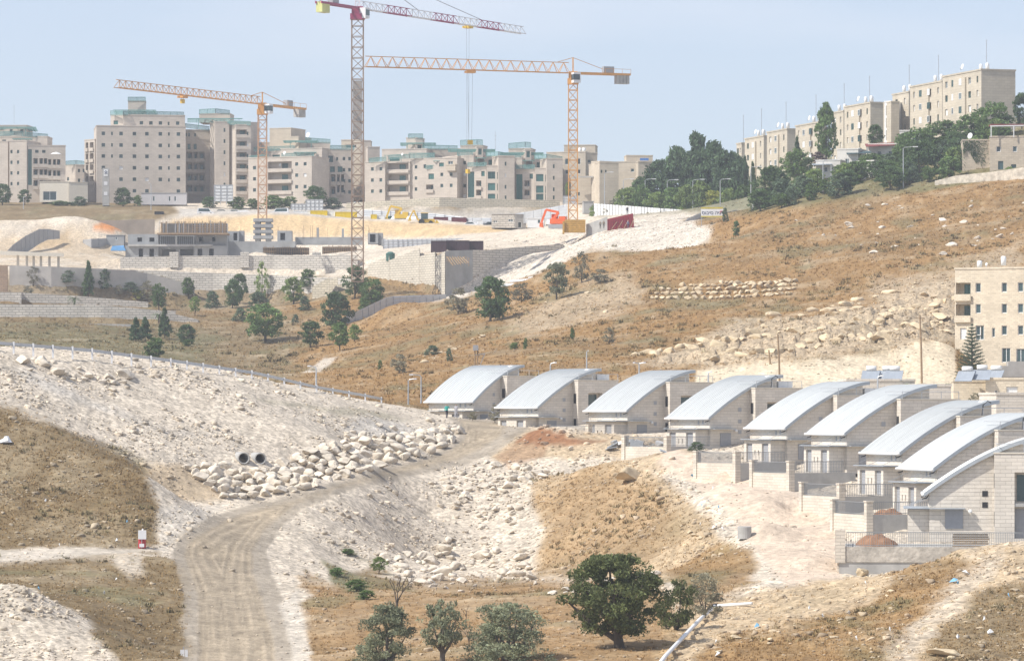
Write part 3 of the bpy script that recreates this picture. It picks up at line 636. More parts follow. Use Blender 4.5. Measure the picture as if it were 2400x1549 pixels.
# stepped terraces with stone piers and grey railings in front of the houses
M_TERR = stone_mat('terrace_limestone', (.62, .56, .475), .7, .25, .07, .75, .08, .02)
PIER = MB().box(-.28, .28, -.28, .28, -2.2, 1.35).box(-.33, .33, -.33, .33, 1.35, 1.45).mesh('pier', [M_TERR])
for i in range(2, 8):
    px, py, d, th = houses[i]; t0 = HT[i]; X0 = -6.3
    zl = {2: .7, 3: .4, 4: 0, 5: -.2, 6: -.3, 7: -.3}[i]
    t = thing('terrace_wall', 'stone terrace with grey railing before the %s vaulted house from the far end' % ['third', 'fourth', 'fifth', 'sixth', 'seventh', 'eighth'][i - 2], 'terrace', t0.location, t0.rotation_euler.z, 'railed house terraces')
    MB().box(X0, 0, -1.75, -1.45, -2.4, zl + .35).build('side_wall', M_CONC, t)
    MB().box(X0 - .3, X0, -1.75, 6.2, -3.2, zl + .30).build('front_wall', M_TERR, t)
    rail_part(MB(), (X0 + .3, -1.6, zl + .35), (-1.2, -1.6, zl + .35)).build('side_railing', M_RAIL, t)
    rail_part(MB(), (X0 - .15, -1.2, zl + .30), (X0 - .15, 5.9, zl + .30)).build('front_railing', M_RAIL, t)
    for q in (-1.6, 6.2): ob('pier', PIER, t, (X0 - .15, q, zl))
    MB().box(X0, 0, -1.45, 6.2, zl - .6, zl - .05).build('paving', M_CONC, t)
t0 = HT[8]
t = thing('terrace_wall', 'long concrete and stone terrace wall with grey railing before the nearest house', 'terrace', t0.location, t0.rotation_euler.z, 'railed house terraces')
ZT = -.1
MB().box(-6.75, 0.8, -8.6, -8.2, -4.0, ZT - 1.15).build('footing_wall', M_CONC, t)
MB().box(-6.9, 8.5, -8.68, -8.15, ZT - 1.15, ZT - .02).build('stone_band', mat('rough_stone', (.45, .41, .355), var=.3, scale=1.6, bump=.05, bscale=4), t)
MB().box(-6.9, -6.4, -8.15, 0, -4.0, ZT).build('return_wall', M_TERR, t)
MB().box(-6.4, 8.5, -8.15, 0, -1.2, ZT - .05).build('paving', M_CONC, t)
MB().box(-7.05, -6.3, -8.75, -8.05, -1.3, 1.15).build('pier', M_TERR, t)
rail_part(MB(), (-6.2, -8.4, ZT), (8.5, -8.4, ZT), 1.05, .13).build('railing', M_RAIL, t)
rail_part(MB(), (-6.65, -7.9, ZT), (-6.65, -.3, ZT), 1.05, .15).build('return_railing', M_RAIL, t)
for (u, v, r, h, hi, lab) in ((-4.0, -5.5, 1.5, .85, 8, 'heap of red earth behind the long railing of the nearest house'), (-3.6, 1.2, 1.4, .8, 7, 'heap of red earth on the terrace of the second nearest house')):
    tt = HT[hi]; mw = Matrix.Translation(tt.location) @ Matrix.Rotation(tt.rotation_euler.z, 4, 'Z')
    v0 = -.15 if hi == 8 else -.4
    b = MB(); b.lathe([(r * math.cos(a), h * math.sin(a) ** 1.3) for a in [x * math.pi / 2 / 6 for x in range(7)]], 16)
    b.v = [(x * (1 + .12 * math.sin(5 * x + 3 * y)), y * (1 + .1 * math.sin(4 * y)), z * (1 + .15 * math.sin(6 * x - 4 * y))) for x, y, z in b.v]
    tag(b.build('earth_heap', M_REDS, None, mw @ Vector((u, v, v0))), lab, 'earth heap', 'heaps of red earth')
st = thing('pallet_stack', 'dark stack of timber boards behind the long railing of the nearest house', 'timber stack', mw.translation)
tt = HT[8]; mw = Matrix.Translation(tt.location) @ Matrix.Rotation(tt.rotation_euler.z, 4, 'Z'); st.location = mw @ Vector((3.0, -6.6, -.15)); st.rotation_euler.z = tt.rotation_euler.z
for k in range(6): MB().box(-1.35 + .04 * (k % 2), 1.35 - .05 * (k % 3), -.4, .4, k * .17, k * .17 + .1).build('board', M_WOOD, st)
MB().box(-1.9, 1.6, -.6, .7, 1.04, 1.09).build('cover_board', mat('pale_board', (.45, .40, .32)), st)
# ------------------------------------------------------------------ apartment buildings on the skyline
M_APT = stone_mat('apartment_stone', (.545, .48, .41), 1.1, .42, .07, .86, .05, .01)
M_APTW = stone_mat('apartment_stone_warm', (.55, .475, .375), 1.1, .42, .07, .84, .05, .01)
M_ROW = stone_mat('terrace_row_stone', (.55, .485, .385), 1.3, .55, .06, .84, .05, .01)
M_DARKG = mat('dark_green_trim', (.05, .13, .11), rough=.6)
def mesh_mat(name, col, alpha):
    m = bpy.data.materials.new(name); m.use_nodes = True; n = m.node_tree.nodes; l = m.node_tree.links
    b = n['Principled BSDF']; b.inputs['Base Color'].default_value = (*col, 1); b.inputs['Roughness'].default_value = .6
    t = n.new('ShaderNodeBsdfTransparent'); mx = n.new('ShaderNodeMixShader'); mx.inputs[0].default_value = alpha
    l.new(t.outputs[0], mx.inputs[1]); l.new(b.outputs[0], mx.inputs[2]); l.new(mx.outputs[0], n['Material Output'].inputs['Surface'])
    return m
M_NET = mesh_mat('teal_mesh_panel', (.16, .33, .31), .38)
M_TEALP = mat('teal_paint', (.15, .30, .275), rough=.55, scale=3)
WINC = {}
def window_mesh(w, h, k):
    key = (round(w, 2), round(h, 2), k)
    if key not in WINC:
        mb = MB()
        if k == 's':
            mb.box(-w/2, w/2, 0, .03, 0, h)
            for q in range(max(2, int(h / .3))): mb.box(-w/2 + .03, w/2 - .03, -.02, 0, h * q / max(2, int(h / .3)) + .02, h * (q + .8) / max(2, int(h / .3)))
            WINC[key] = mb.mesh('window', [M_WHITE])
        else:
            mb.box(-w/2, w/2, .02, .05, 0, h, 0)
            for a, b, c, e in ((-w/2, -w/2 + .09, 0, h), (w/2 - .09, w/2, 0, h), (-w/2 + .09, w/2 - .09, 0, .09), (-w/2 + .09, w/2 - .09, h - .09, h)): mb.box(a, b, -.03, .02, c, e, 1)
            if w > 1.0: mb.box(-.04, .04, -.03, .02, .09, h - .09, 1)
            WINC[key] = mb.mesh('window', [M_TEAL if k == 'g' else M_GLASS, M_DARKG if k in 'wg' else M_WHITE])
    return WINC[key]

def building(name, label, cat, px, bot, d, vols, group=None):
    """vols: (px0, px1, top row, base row, distance, turn, depth, openings, material); openings in photograph pixels on the vol's face:
    ('w'|'g'|'s'|'h', cols, rows, width, height) window, ('b', x0, x1, rows (floor line), height) recessed balcony"""
    o0 = at(px, bot, d); root = thing(name, label, cat, o0, 0, group)
    for (a, b, top, base, dd, rz, dep, ops, mt) in vols:
        s = F / dd; c = math.cos(R(rz)); W_ = (b - a) / s / c; H_ = (base - top) / s; holes = []; wins = []; bals = []
        for op in ops:
            if op[0] == 'b':
                for r in op[3]:
                    x0 = (op[1] - a) / s / c; x1 = (op[2] - a) / s / c; z0 = (base - r) / s; z1 = z0 + op[4] / s
                    holes.append((x0, x1, z0, min(z1, H_ - .1), 1.5)); bals.append((x0, x1, z0, min(z1, H_ - .1)))
            else:
                for q in op[1]:
                    for r in op[2]:
                        w = op[3] / s / c; h = op[4] / s; x = (q - a) / s / c; z = (base - r) / s - h / 2
                        if z < .05: h += z - .06; z = .06
                        if h < .2: continue
                        holes.append((x - w/2, x + w/2, z, z + h, .22)); wins.append((x, z, w, h, 's' if op[0] == 'w' and random.random() < .13 else op[0]))
        mb = shell(MB(), W_, dep, 0, H_, holes); mb.box(-.08, W_ + .08, -.08, dep + .08, H_ + .003, H_ + .25)
        wl_ = mb.build('wall', mt, root, at(a, base, dd) - o0, R(rz))
        for x, z, w, h, k in wins: ob('window', window_mesh(w, h, k), wl_, (x, .17, z))
        for x0, x1, z0, z1 in bals:
            MB().box(x0 - .1, x1 + .1, -.35, -.2, z0 - .15, z0 + .75).box(x0 - .1, x1 + .1, -.2, -.003, z0 - .15, z0 - .003).build('balcony', mt, wl_)
            ob('balcony_door', window_mesh(min(1.7, (x1 - x0) * .5), min(2.1, z1 - z0 - .2), 'g'), wl_, (x0 + (x1 - x0) * .62, 1.42, z0))
    return root

def roof_net(root, pts, h=1.1):
    """teal wire-mesh parapet between points given as (px, py, d)"""
    P = [at(*p) - root.location for p in pts]
    for a, b in zip(P[:-1], P[1:]):
        mb = MB(); up = Vector((0, 0, h)); n = max(1, int((b - a).length / 2.2)); t = (b - a).normalized(); nn = Vector((-t.y, t.x, 0)) * .02
        mb.hexa([a - nn, b - nn, b + nn, a + nn, a - nn + up, b - nn + up, b + nn + up, a + nn + up], 0)
        mb.bar(a + up, b + up, .13, .13, 1)
        for i in range(n + 1): q = a + (b - a) * (i / n); mb.bar(q, q + up * 1.02, .10, .10, 1)
        mb.build('roof_parapet', [M_NET, M_TEALP], root)

def pergola(root, x0, x1, py, d, depth=4.0, tilt=.12, n=7):
    a = at(x0, py, d) - root.location; b = at(x1, py, d) - root.location; mb = MB()
    for i in range(n):
        f = i / (n - 1); o = Vector((0, -1 + depth * f, depth * f * tilt)); mb.bar(a + o, b + o, .28, .14)
    for f in (.05, .35, .65, .95): p = a + (b - a) * f; mb.bar(p + Vector((0, -1, -.12)), p + Vector((0, depth - 1, depth * tilt - .12)), .14)
    for f in (.2, .8): p = a + (b - a) * f; mb.bar(p + Vector((0, 0, -2.2)), p, .16)
    mb.build('pergola', M_TEALP, root)

def dishes(root, lst):
    for px, py, d, r in [(a_, b_, c_, r_ * .6) for a_, b_, c_, r_ in lst]:
        p = at(px, py, d) - root.location
        MB().lathe([(0, -.18 * r), (.5 * r, -.1 * r), (r, .12 * r), (r * .98, .16 * r), (.5 * r, -.05 * r), (0, -.12 * r)], 10).build('satellite_dish', M_WHITE, root, p + Vector((0, 0, r + .3)), (R(75), R(-20), R(-40)), True)
        MB().bar(p, p + Vector((0, 0, r + .25)), .1).build('dish_post', M_STEEL, root)

b = building('apartment_block', 'stone apartment block with teal roof parapets at the far left edge', 'building', 60, 482, 1085, [
 (-90, 22, 335, 482, 1085, -14, 14, [('w', (-60, -30, 0), (356, 381, 406, 430), 5, 8)], M_APT),
 (22, 64, 332, 482, 1081, -14, 14, [('w', (27, 43), (356, 381, 406, 431), 5, 8)], M_APT),
 (64.5, 152, 342, 482, 1080, 10, 13, [('g', (70,), (392,), 9, 84), ('w', (86, 102), (355,), 8, 7), ('b', 78, 88, (391, 417, 443), 20), ('b', 92, 100, (391, 417, 443), 20), ('b', 102, 110, (391, 417, 443), 20), ('b', 112, 119, (393, 419, 443), 20), ('b', 123, 130, (393, 419, 443), 20), ('b', 132, 140, (393, 419, 443), 20)], M_APT),
 (-60, 112, 322, 345, 1090, -3, 8, [('w', (10,), (331,), 9, 6)], M_APT),
 (-40, 64, 296, 326, 1093, -6, 7, [('w', (27, 52), (308,), 7, 8)], M_APT)])
roof_net(b, [(-60, 322, 1087), (33, 318, 1087), (112, 325, 1090)]); pergola(b, -40, 85, 299, 1091, 5, -.15); pergola(b, 30, 75, 326, 1086, 3, 0)
MB().lathe([(1.5, 0), (.9, .35), (0, .6)], 10, at(131, 362, 1078) - b.location).build('sunshade', M_WHITE, b)
MB().bar(at(33, 291, 1090) - b.location, at(33, 247, 1090) - b.location, .08).build('antenna', M_STEEL, b)
b = building('apartment_block', 'low distant apartment block between the far left block and the big one', 'building', 175, 478, 1120, [
 (152, 177, 388, 478, 1120, -30, 8, [('w', (160,), (420,), 5, 8)], M_APT), (177, 205, 388, 478, 1117, 10, 8, [('w', (185, 196), (400, 423), 5, 8)], M_APT)])
roof_net(b, [(153, 388, 1118), (178, 386, 1118), (205, 389, 1118)])
COLS = (242, 283, 314, 343, 374, 416)
b = building('apartment_block', 'large grey-pink apartment block with a grid of square windows, left of the cranes', 'building', 330, 480, 1085, [
 (226, 433, 296, 480, 1085, 8, 16, [('w', COLS, (313, 340), 8.2, 8.5), ('w', COLS, (366, 393), 8.2, 8.5), ('w', COLS[1:], (420,), 8.2, 8.5), ('w', (314, 343, 416), (447,), 8.2, 8), ('w', (262, 394), (313, 340, 366), 4, 8), ('w', (394,), (393, 421), 4, 8)], M_APT),
 (289, 432, 271, 297, 1087, 8, 15, [('w', (331, 353, 375, 415), (288,), 8, 8), ('w', (394,), (289,), 4, 8)], M_APT),
 (259, 290, 271, 297, 1090, -22, 9, [('g', (272,), (288,), 11, 9)], M_APT),
 (300, 341, 238, 272, 1094, 4, 7, [], M_APT),
 (198, 225, 330, 480, 1092, -48, 6, [('b', 201, 208, (355, 381, 407, 434), 20), ('b', 212, 222, (355, 381, 407, 434), 20)], M_APT),
 (433.5, 492, 306, 480, 1102, 9, 12, [('w', (436, 443, 457), (316,), 4, 8), ('g', (443, 457), (344,), 7, 13), ('b', 437, 451, (378, 404, 430, 456), 22), ('b', 453, 463, (378, 404, 430, 456), 22), ('b', 465, 479, (378, 404, 430, 456), 22)], M_APT)])
roof_net(b, [(259, 271, 1089), (289, 271, 1086), (431, 274, 1100)], 1.2); roof_net(b, [(300, 238, 1093), (341, 238, 1094)], 1.1); roof_net(b, [(434, 300, 1101), (490, 307, 1102)]); pergola(b, 266, 366, 259, 1090, 6, -.12, 6)
b = building('apartment_tower', 'stone apartment tower with lit left side, right of the large grid-windowed block', 'building', 530, 482, 1090, [
 (492, 504, 287, 482, 1096, -62, 13, [], M_APT), (504, 537, 287, 482, 1090, 9, 14, [('w', (526,), (305, 331, 357, 383, 409, 433), 4, 9)], M_APT),
 (537, 552, 292, 482, 1092, -50, 6, [], M_APT),
 (552.5, 588, 294, 482, 1088, 8, 13, [('b', 554, 578, (322, 349, 375, 402, 428, 455), 18), ('w', (580,), (313, 340, 365, 392), 4, 8)], M_APT),
 (467, 539, 268, 288, 1100, -4, 8, [], M_APT)])
roof_net(b, [(440, 288, 1098), (500, 288, 1094), (537, 290, 1090)]); roof_net(b, [(467, 268, 1098), (505, 266, 1096), (538, 270, 1098)], 1.2); roof_net(b, [(538, 293, 1090), (587, 295, 1088)]); pergola(b, 440, 567, 280, 1092, 4, .1, 5)
BAL = ('b', 629, 686, (404, 430, 456), 23)
b = building('apartment_block', 'stepped stone apartment block with wide balconies behind the left crane mast', 'building', 700, 482, 1085, [
 (582, 734, 372, 482, 1085, -24, 10, [('w', (597,), (394, 420, 446), 7, 8), ('w', (698, 718), (388, 414, 441), 7, 8), BAL], M_APT),
 (610, 757, 352, 378, 1092, -20, 9, [('g', (648,), (368,), 18, 8)], M_APT), (632, 683, 303, 356, 1099, -22, 9, [], M_APTW),
 (681, 700, 322, 356, 1096, -22, 8, [], M_APTW), (716, 774, 335, 356, 1100, 4, 6, [], M_APT), (590, 636, 336, 360, 1100, -8, 6, [], M_APT),
 (770, 829, 351, 482, 1090, 8, 12, [('g', (775,), (373,), 11, 15), ('w', (790,), (373,), 5, 8), ('w', (806, 819), (372, 398, 424, 450), 6, 8), ('g', (779, 797), (397,), 11, 13), ('b', 775, 786, (433, 462), 24), ('b', 790, 796, (433, 458), 24), ('b', 799, 806, (433, 458), 24)], M_APT)])
roof_net(b, [(585, 376, 1088), (628, 372, 1087)]); roof_net(b, [(660, 370, 1086), (735, 369, 1085)]); roof_net(b, [(595, 356, 1090), (690, 352, 1090)]); roof_net(b, [(716, 333, 1097), (774, 337, 1097)]); roof_net(b, [(774, 351, 1088), (830, 352, 1089)])
pergola(b, 688, 742, 358, 1086, 4, .05, 8); pergola(b, 664, 746, 331, 1094, 3, -.1, 4); dishes(b, [(667, 366, 1083, .8), (657, 392, 1082, .6), (722, 326, 1093, 1.2)])
b = building('apartment_block', 'cream stone building with a reddish recess behind the tall crane mast', 'building', 840, 470, 1110, [
 (800, 845, 330, 470, 1112, -18, 9, [('h', (823,), (344,), 25, 8)], M_APTW), (845, 869, 331, 470, 1110, 8, 9, [], M_APT), (862, 890, 346, 470, 1106, 10, 9, [], M_APT)])
b = building('apartment_block', 'long stone apartment block with stacked balconies behind the cream retaining wall', 'building', 960, 478, 1080, [
 (855, 903, 382, 478, 1082, -22, 9, [('w', (873, 893), (397, 423, 449), 6.5, 8)], M_APT),
 (903.5, 961, 383, 478, 1081, -22, 9, [('b', 908, 958, (405, 431, 457), 22)], M_APT),
 (961.5, 1072, 374, 478, 1079, -22, 10, [('w', (975,), (392, 418, 444), 6, 8), ('w', (996,), (391,), 6, 9), ('g', (1011,), (415,), 13, 13), ('b', 999, 1016, (452,), 18), ('w', (1036, 1058), (411, 437), 6.5, 8), ('g', (1035,), (388,), 11, 9)], M_APT),
 (895, 1000, 352, 384, 1088, -14, 8, [('g', (925,), (374,), 24, 9)], M_APT), (952, 974, 325, 358, 1092, -22, 6, [], M_APT), (974, 991, 325, 358, 1090, 8, 6, [('g', (983,), (347,), 9, 13)], M_APT),
 (1000, 1078, 350, 380, 1090, 6, 7, [], M_APT), (1045, 1067, 388, 401, 1074, -22, 1.6, [('h', (1056,), (382,), 11, 8)], M_APTW),
 (1072.5, 1081, 367, 478, 1078, 30, 8, [], M_APT)])
roof_net(b, [(865, 382, 1080), (905, 378, 1079)]); roof_net(b, [(912, 374, 1079), (960, 372, 1078), (1018, 370, 1077)]); roof_net(b, [(957, 325, 1090), (991, 325, 1090)], 1.2); roof_net(b, [(990, 350, 1088), (1072, 352, 1088)]); roof_net(b, [(998, 397, 1077), (1042, 395, 1076)], .9)
pergola(b, 938, 1022, 336, 1090, 4, -.12, 5); pergola(b, 958, 1020, 360, 1080, 3, .06, 7); pergola(b, 900, 950, 365, 1082, 3, .06, 5); pergola(b, 1016, 1042, 378, 1077, 2, 0, 4); dishes(b, [(943, 368, 1078, .6)])
for (x0, nm, lab, xo, yo) in ((1082, 0, 'stone apartment block with tall green stair glazing, left one of the pair', 0, 0), (1205, 1, 'stone apartment block with tall green stair glazing, right one beside the yellow crane', 113, 6)):
    X = lambda v: v + xo
    b = building('apartment_block', lab, 'building', X(1140), 478, 1072, [
     (X(1080), X(1110), 367 + yo, 478, 1078, -20, 8, [('w', (X(1089),), (382 + yo, 409 + yo, 436 + yo, 460), 6.5, 8)], M_APT),
     (X(1095), X(1140), 391 + yo, 478, 1074, -18, 6, [('g', (X(1104),), (433 + yo,), 15, 60), ('g', (X(1132),), (408 + yo,), 8, 12), ('b', X(1116), X(1128), (444, 466), 20)], M_APT),
     (X(1140.5), X(1170), 390 + yo, 478, 1071, -6, 8, [('g', (X(1152),), (411 + yo, 438 + yo, 463), 17, 17), ('g', (X(1167),), (412 + yo, 439 + yo, 463), 4, 16)], M_APT),
     (X(1168), X(1206), 367 + yo, 478, 1070, 10, 12, [('w', (X(1185),), (384 + yo, 411 + yo, 438 + yo, 463), 4, 9)], M_APT),
     (X(1135), X(1169), 367 + yo, 392 + yo, 1080, -14, 7, [('g', (X(1151),), (381 + yo,), 13, 12)], M_APT),
     (X(1079), X(1131), 343 + yo * 1.2, 370 + yo, 1086, -12, 6, [], M_APT), (X(1118), X(1132), 346 + yo, 372 + yo, 1078, 6, 5, [('g', (X(1125),), (356 + yo,), 8, 14)], M_APT)])
    roof_net(b, [(X(1079), 342 + yo * 1.2, 1084), (X(1118), 340 + yo, 1083), (X(1131), 341 + yo, 1083)], 1.4); roof_net(b, [(X(1096), 391 + yo, 1073), (X(1140), 390 + yo, 1072)], 1.0); roof_net(b, [(X(1140), 368 + yo, 1076), (X(1168), 366 + yo, 1070), (X(1205), 372 + yo, 1071)], 1.1); roof_net(b, [(X(1073), 366 + yo, 1074), (X(1108), 363 + yo, 1074)], 1)
    pergola(b, X(1050) if not nm else X(1058), X(1161), 351 + yo * 1.3, 1080, 4, -.1, 6); pergola(b, X(1112), X(1140), 371 + yo, 1073, 2.5, .05, 5)
    if not nm: MB().bar(at(1161, 350, 1075) - b.location, at(1161, 308, 1075) - b.location, .09).bar(at(1157, 320, 1075) - b.location, at(1165, 319, 1075) - b.location, .06).bar(at(1158, 328, 1075) - b.location, at(1165, 327, 1075) - b.location, .06).build('antenna', M_STEEL, b)
b = building('apartment_block', 'warm cream stepped stone building behind the yellow crane', 'building', 1380, 478, 1075, [
 (1281, 1372, 359, 478, 1082, -16, 9, [('h', (1328, 1356), (380,), 8, 14), ('h', (1328, 1356), (404,), 8, 10)], M_APTW), (1372, 1400, 360, 478, 1080, 14, 9, [('w', (1381,), (378,), 7, 6)], M_APTW), (1322, 1395, 342, 362, 1094, -6, 7, [], M_APTW),
 (1386, 1405, 381, 478, 1066, -50, 6, [], M_APTW), (1405, 1450, 382, 478, 1060, 12, 12, [('w', (1410, 1420), (402,), 4, 7)], M_APTW), (1338, 1385, 415, 478, 1068, -4, 6, [('w', (1355,), (455,), 8, 8)], M_APTW)])
MB().box(0, 6, -.8, 0, 0, .35).build('roof_slab', M_CONC, b, at(1335, 417, 1066) - b.location)
for px in (1359, 1368, 1369): MB().lathe([(0, 0), (.4, 0), (.4, 1.3), (0, 1.4)], 8, at(px, 359, 1086) - b.location).build('water_tank', M_WHITE, b, None, None, True)
b = building('apartment_block', 'small cream stone building just left of the dark pine wood', 'building', 1490, 440, 1110, [
 (1446, 1496, 381, 450, 1112, -14, 8, [('h', (1482,), (400,), 8, 8)], M_APTW), (1496, 1532, 381, 450, 1108, 12, 9, [], M_APTW), (1468, 1530, 366, 383, 1116, 4, 6, [], M_APTW)])
MB().box(0, 2.3, -.15, 0, 0, .7).build('blue_awning', mat('blue_sheet', (.08, .2, .5)), b, at(1500, 377, 1108) - b.location)

# ------------------------------------------------------------------ long terrace row stepping along the hill at upper right
ROW = [(2300, 165, 850, 69, 83, 262), (2208, 192, 876, 58, 30, 262), (2130, 217, 896, 30, 26, 275), (2040, 242, 918, 49, 34, 290), (1977, 262, 938, 22, 20, 300), (1925, 287, 962, 50, 12, 340), (1845, 304, 985, 40, 24, 360), (1790, 320, 1006, 38, 17, 365), (1738, 337, 1027, 10, 16, 370)]
RL = ['end block of the hillside terrace row, largest, with a broad blank shaded gable', 'second block of the hillside terrace row from the right edge', 'third block from the right in the hillside terrace row, beside the white stair tower', 'fourth hillside terrace block from the right, left of the white stair tower', 'fifth hillside terrace block from the right, right beside the tall poplar', 'sixth hillside terrace block, mostly behind the tall poplar', 'seventh hillside terrace block, behind the slender cypress', 'eighth hillside terrace block from the right', 'farthest left block of the hillside terrace row, above the dark pines']
TANKS = MB().lathe([(0, 0), (.36, 0), (.36, 1.35), (.2, 1.5), (0, 1.5)], 10).mesh('water_tank', [M_WHITE], True)
for i, (px, top, d, wl_, ws, bot) in enumerate(ROW):
    s = F / d; Lf = wl_ / s / math.cos(R(72)); Wf = ws / s / .95; Hh = max(13, (bot + 45 - top) / s)
    o = at(px, top, d); o.z -= Hh
    t = thing('terrace_block', RL[i], 'building', o, R(-72), 'stone blocks of the hillside terrace row')
    ops = []; k = 'whs'
    ncol = max(2, int(Lf / 3.4))
    for r in range(4):
        for c in range(ncol):
            xx = Lf * (c + .5) / ncol; w = 1.3 if c % 3 else .8
            ops.append((-xx - w/2, -xx + w/2, Hh - 2.2 - 2.85 * r - .2, Hh - 2.2 - 2.85 * r + 1.15, .3))
    o2 = [(a + Lf, b_ + Lf, c, e, f) for a, b_, c, e, f in ops]
    wq = shell(MB(), Lf, Wf, 0, Hh, o2).build('wall', M_ROW, t, (-Lf, 0, 0))
    MB().box(-.25, Lf + .12, -.12, Wf + .12, Hh, Hh + .3).build('parapet', M_ROW, wq)
    # recessed strips break up the long face as on the real row
    MB().box(Lf * .30, Lf * .62, -.35, -.003, Hh * .22, Hh * .93).build('projecting_bay', M_ROW, wq) if Lf > 12 else None
    for j, (a, b_, c, e, f) in enumerate(o2):
        inbay = Lf > 12 and Lf * .28 < (a + b_) / 2 < Lf * .64
        ob('window', window_mesh(b_ - a, e - c, 'whs'[(j * 7 + i) % 3]), wq, ((a + b_) / 2, -.38 if inbay else .25, c))
    for j in range(3):
        if i < 8: ob('water_tank', TANKS, t, (-Lf * .15 - j * 1.6, Wf * .35 + .8 * (j % 2), Hh + .3))
    if i in (0, 3, 5, 6, 7): MB().lathe([(0, -.12), (.4, -.03), (.7, .12), (.35, 0), (0, -.06)], 10).build('satellite_dish', M_WHITE, t, (-Lf * .55, .6, Hh + 1.5), (R(70), R(-25), R(10)), True)
    a0 = Vector((-Lf * .3, Wf * .5, Hh)); hgt = (68 if i else 78) / s
    an = MB().bar(a0, a0 + Vector((0, 0, hgt)), .09)
    for q, w in ((.97, 1.3), (.82, .8), (.5, 1.0)): an.bar(a0 + Vector((-w, w * .3, hgt * q)), a0 + Vector((w, -w * .3, hgt * q)), .055)
    an.build('antenna', M_STEEL, t)
b = building('stair_tower', 'white framed stair tower with glazed landings in the hillside terrace row', 'building', 2080, 345, 893, [
 (2073, 2088, 240, 345, 896, -30, 6, [('h', (2080.5,), (260, 289, 318), 9, 23)], M_WHITE), (2088.5, 2108, 240, 345, 893, 14, 5, [], M_ROW)])

# ------------------------------------------------------------------ apartment house at the right edge above the cut
M_RB = stone_mat('right_block_stone', (.70, .605, .465), .55, .26, .06, .86, .10, .012)
b = building('apartment_house', 'cream stone apartment house with stacked balconies at the right edge', 'building', 2320, 890, 562, [
 (2238, 2520, 632, 890, 562, -24, 14, [('b', 2240, 2273, (703, 753), 40), ('h', (2290, 2348, 2384), (675, 724, 775), 12, 22), ('h', (2294,), (780,), 18, 34), ('h', (2324,), (780,), 7, 22), ('h', (2352,), (833,), 19, 34), ('h', (2384,), (838,), 19, 40), ('s', (2257,), (782,), 14, 26), ('h', (2440, 2480), (675, 724, 775), 13, 22)], M_RB),
 (2206, 2240, 850, 905, 558, -6, 8, [('w', (2222,), (880,), 10, 18)], M_RB)])
for px, h in ((2296, 14), (2352, 20)): MB().lathe([(0, 0), (.36, 0), (.36, h / 17.4), (.22, h / 17.4 + .12), (0, h / 17.4 + .14)], 10, at(px, 632 - (px - 2238) * .085, 566) - b.location).build('water_tank', M_WHITE, b, None, None, True)
dishes(b, [(2312, 628, 566, .35)])
MB().box(0, 4, -2.5, -.2, 0, 2.1).box(-2.0, 0, -2.5, -.2, 0, .9).box(-1, 0, -2.4, -.3, .9, 1.5).build('entrance_stair', M_CONC, b, at(2358, 884, 558) - b.location)
# low flat-roofed houses between the row and the right-hand apartment house
lows = [((1985, 2145, 893, 960, 470, 3), 'low flat grey-roofed house behind the fifth and sixth vaulted roofs'), ((2150, 2230, 905, 985, 440, 4), 'low cream wall block behind the seventh vaulted roof, under the araucaria'),
        ((2310, 2400, 890, 945, 455, -6), 'cream flat-roofed house with a wide shuttered window at the right edge'), ((2335, 2480, 925, 1050, 420, 6), 'grey stone block behind the two nearest vaulted roofs at the right edge')]
for (x0, x1, y0, y1, d, rz), lab in lows:
    ops = [('s', (2371,), (918,), 26, 24), ('h', (2334,), (920,), 8, 12)] if x0 == 2310 else []
    b = building('flat_roofed_house', lab, 'house', (x0 + x1) / 2, y1, d, [(x0, x1, y0, y1, d, rz, 8, ops, M_HOUSE if x0 != 2310 else M_RB)], 'low flat-roofed houses behind the row')
SOL = MB().add([(-1.0, -.6, .1), (1.0, -.6, .1), (1.0, .5, 1.2), (-1.0, .5, 1.2), (-1.0, -.55, .04), (1.0, -.55, .04), (1.0, .55, 1.14), (-1.0, .55, 1.14)], [(0, 1, 2, 3), (7, 6, 5, 4), (0, 4, 5, 1), (2, 6, 7, 3), (1, 5, 6, 2), (3, 7, 4, 0)]).mesh('panel', [mat('solar_panel', (.30, .33, .37), rough=.2, spec=.6)])
CYL = MB().tube([(-.55, .6, 1.45), (.55, .6, 1.45)], .28, 10).bar((-.5, .55, 0), (-.5, .6, 1.3), .06).bar((.5, .55, 0), (.5, .6, 1.3), .06).mesh('boiler', [M_WHITE], True)
for k, (px, py, d) in enumerate([(2040, 893, 472), (2075, 893, 472), (2095, 893, 471), (2262, 895, 455), (2300, 892, 455), (2330, 893, 457)]):
    t = thing('solar_heater', ['rooftop solar water heater, leftmost of the three behind the sixth vaulted roof', 'rooftop solar water heater, middle of the three behind the sixth vaulted roof', 'rooftop solar water heater, beside the round green bush', 'rooftop solar water heater left of the araucaria trunk', 'rooftop solar water heater right below the araucaria', 'rooftop solar water heater nearest the right-edge shuttered house'][k], 'solar heater', at(px, py, d), R(-30 if k % 2 else -15), 'rooftop solar water heaters')
    ob('panel', SOL, t); ob('boiler', CYL, t)
# a base under the last three heaters
b = building('flat_roofed_house', 'low cream house carrying the solar heaters under the araucaria', 'house', 2290, 960, 455, [(2235, 2345, 895, 960, 457, -3, 6, [], M_RB)], 'low flat-roofed houses behind the row')
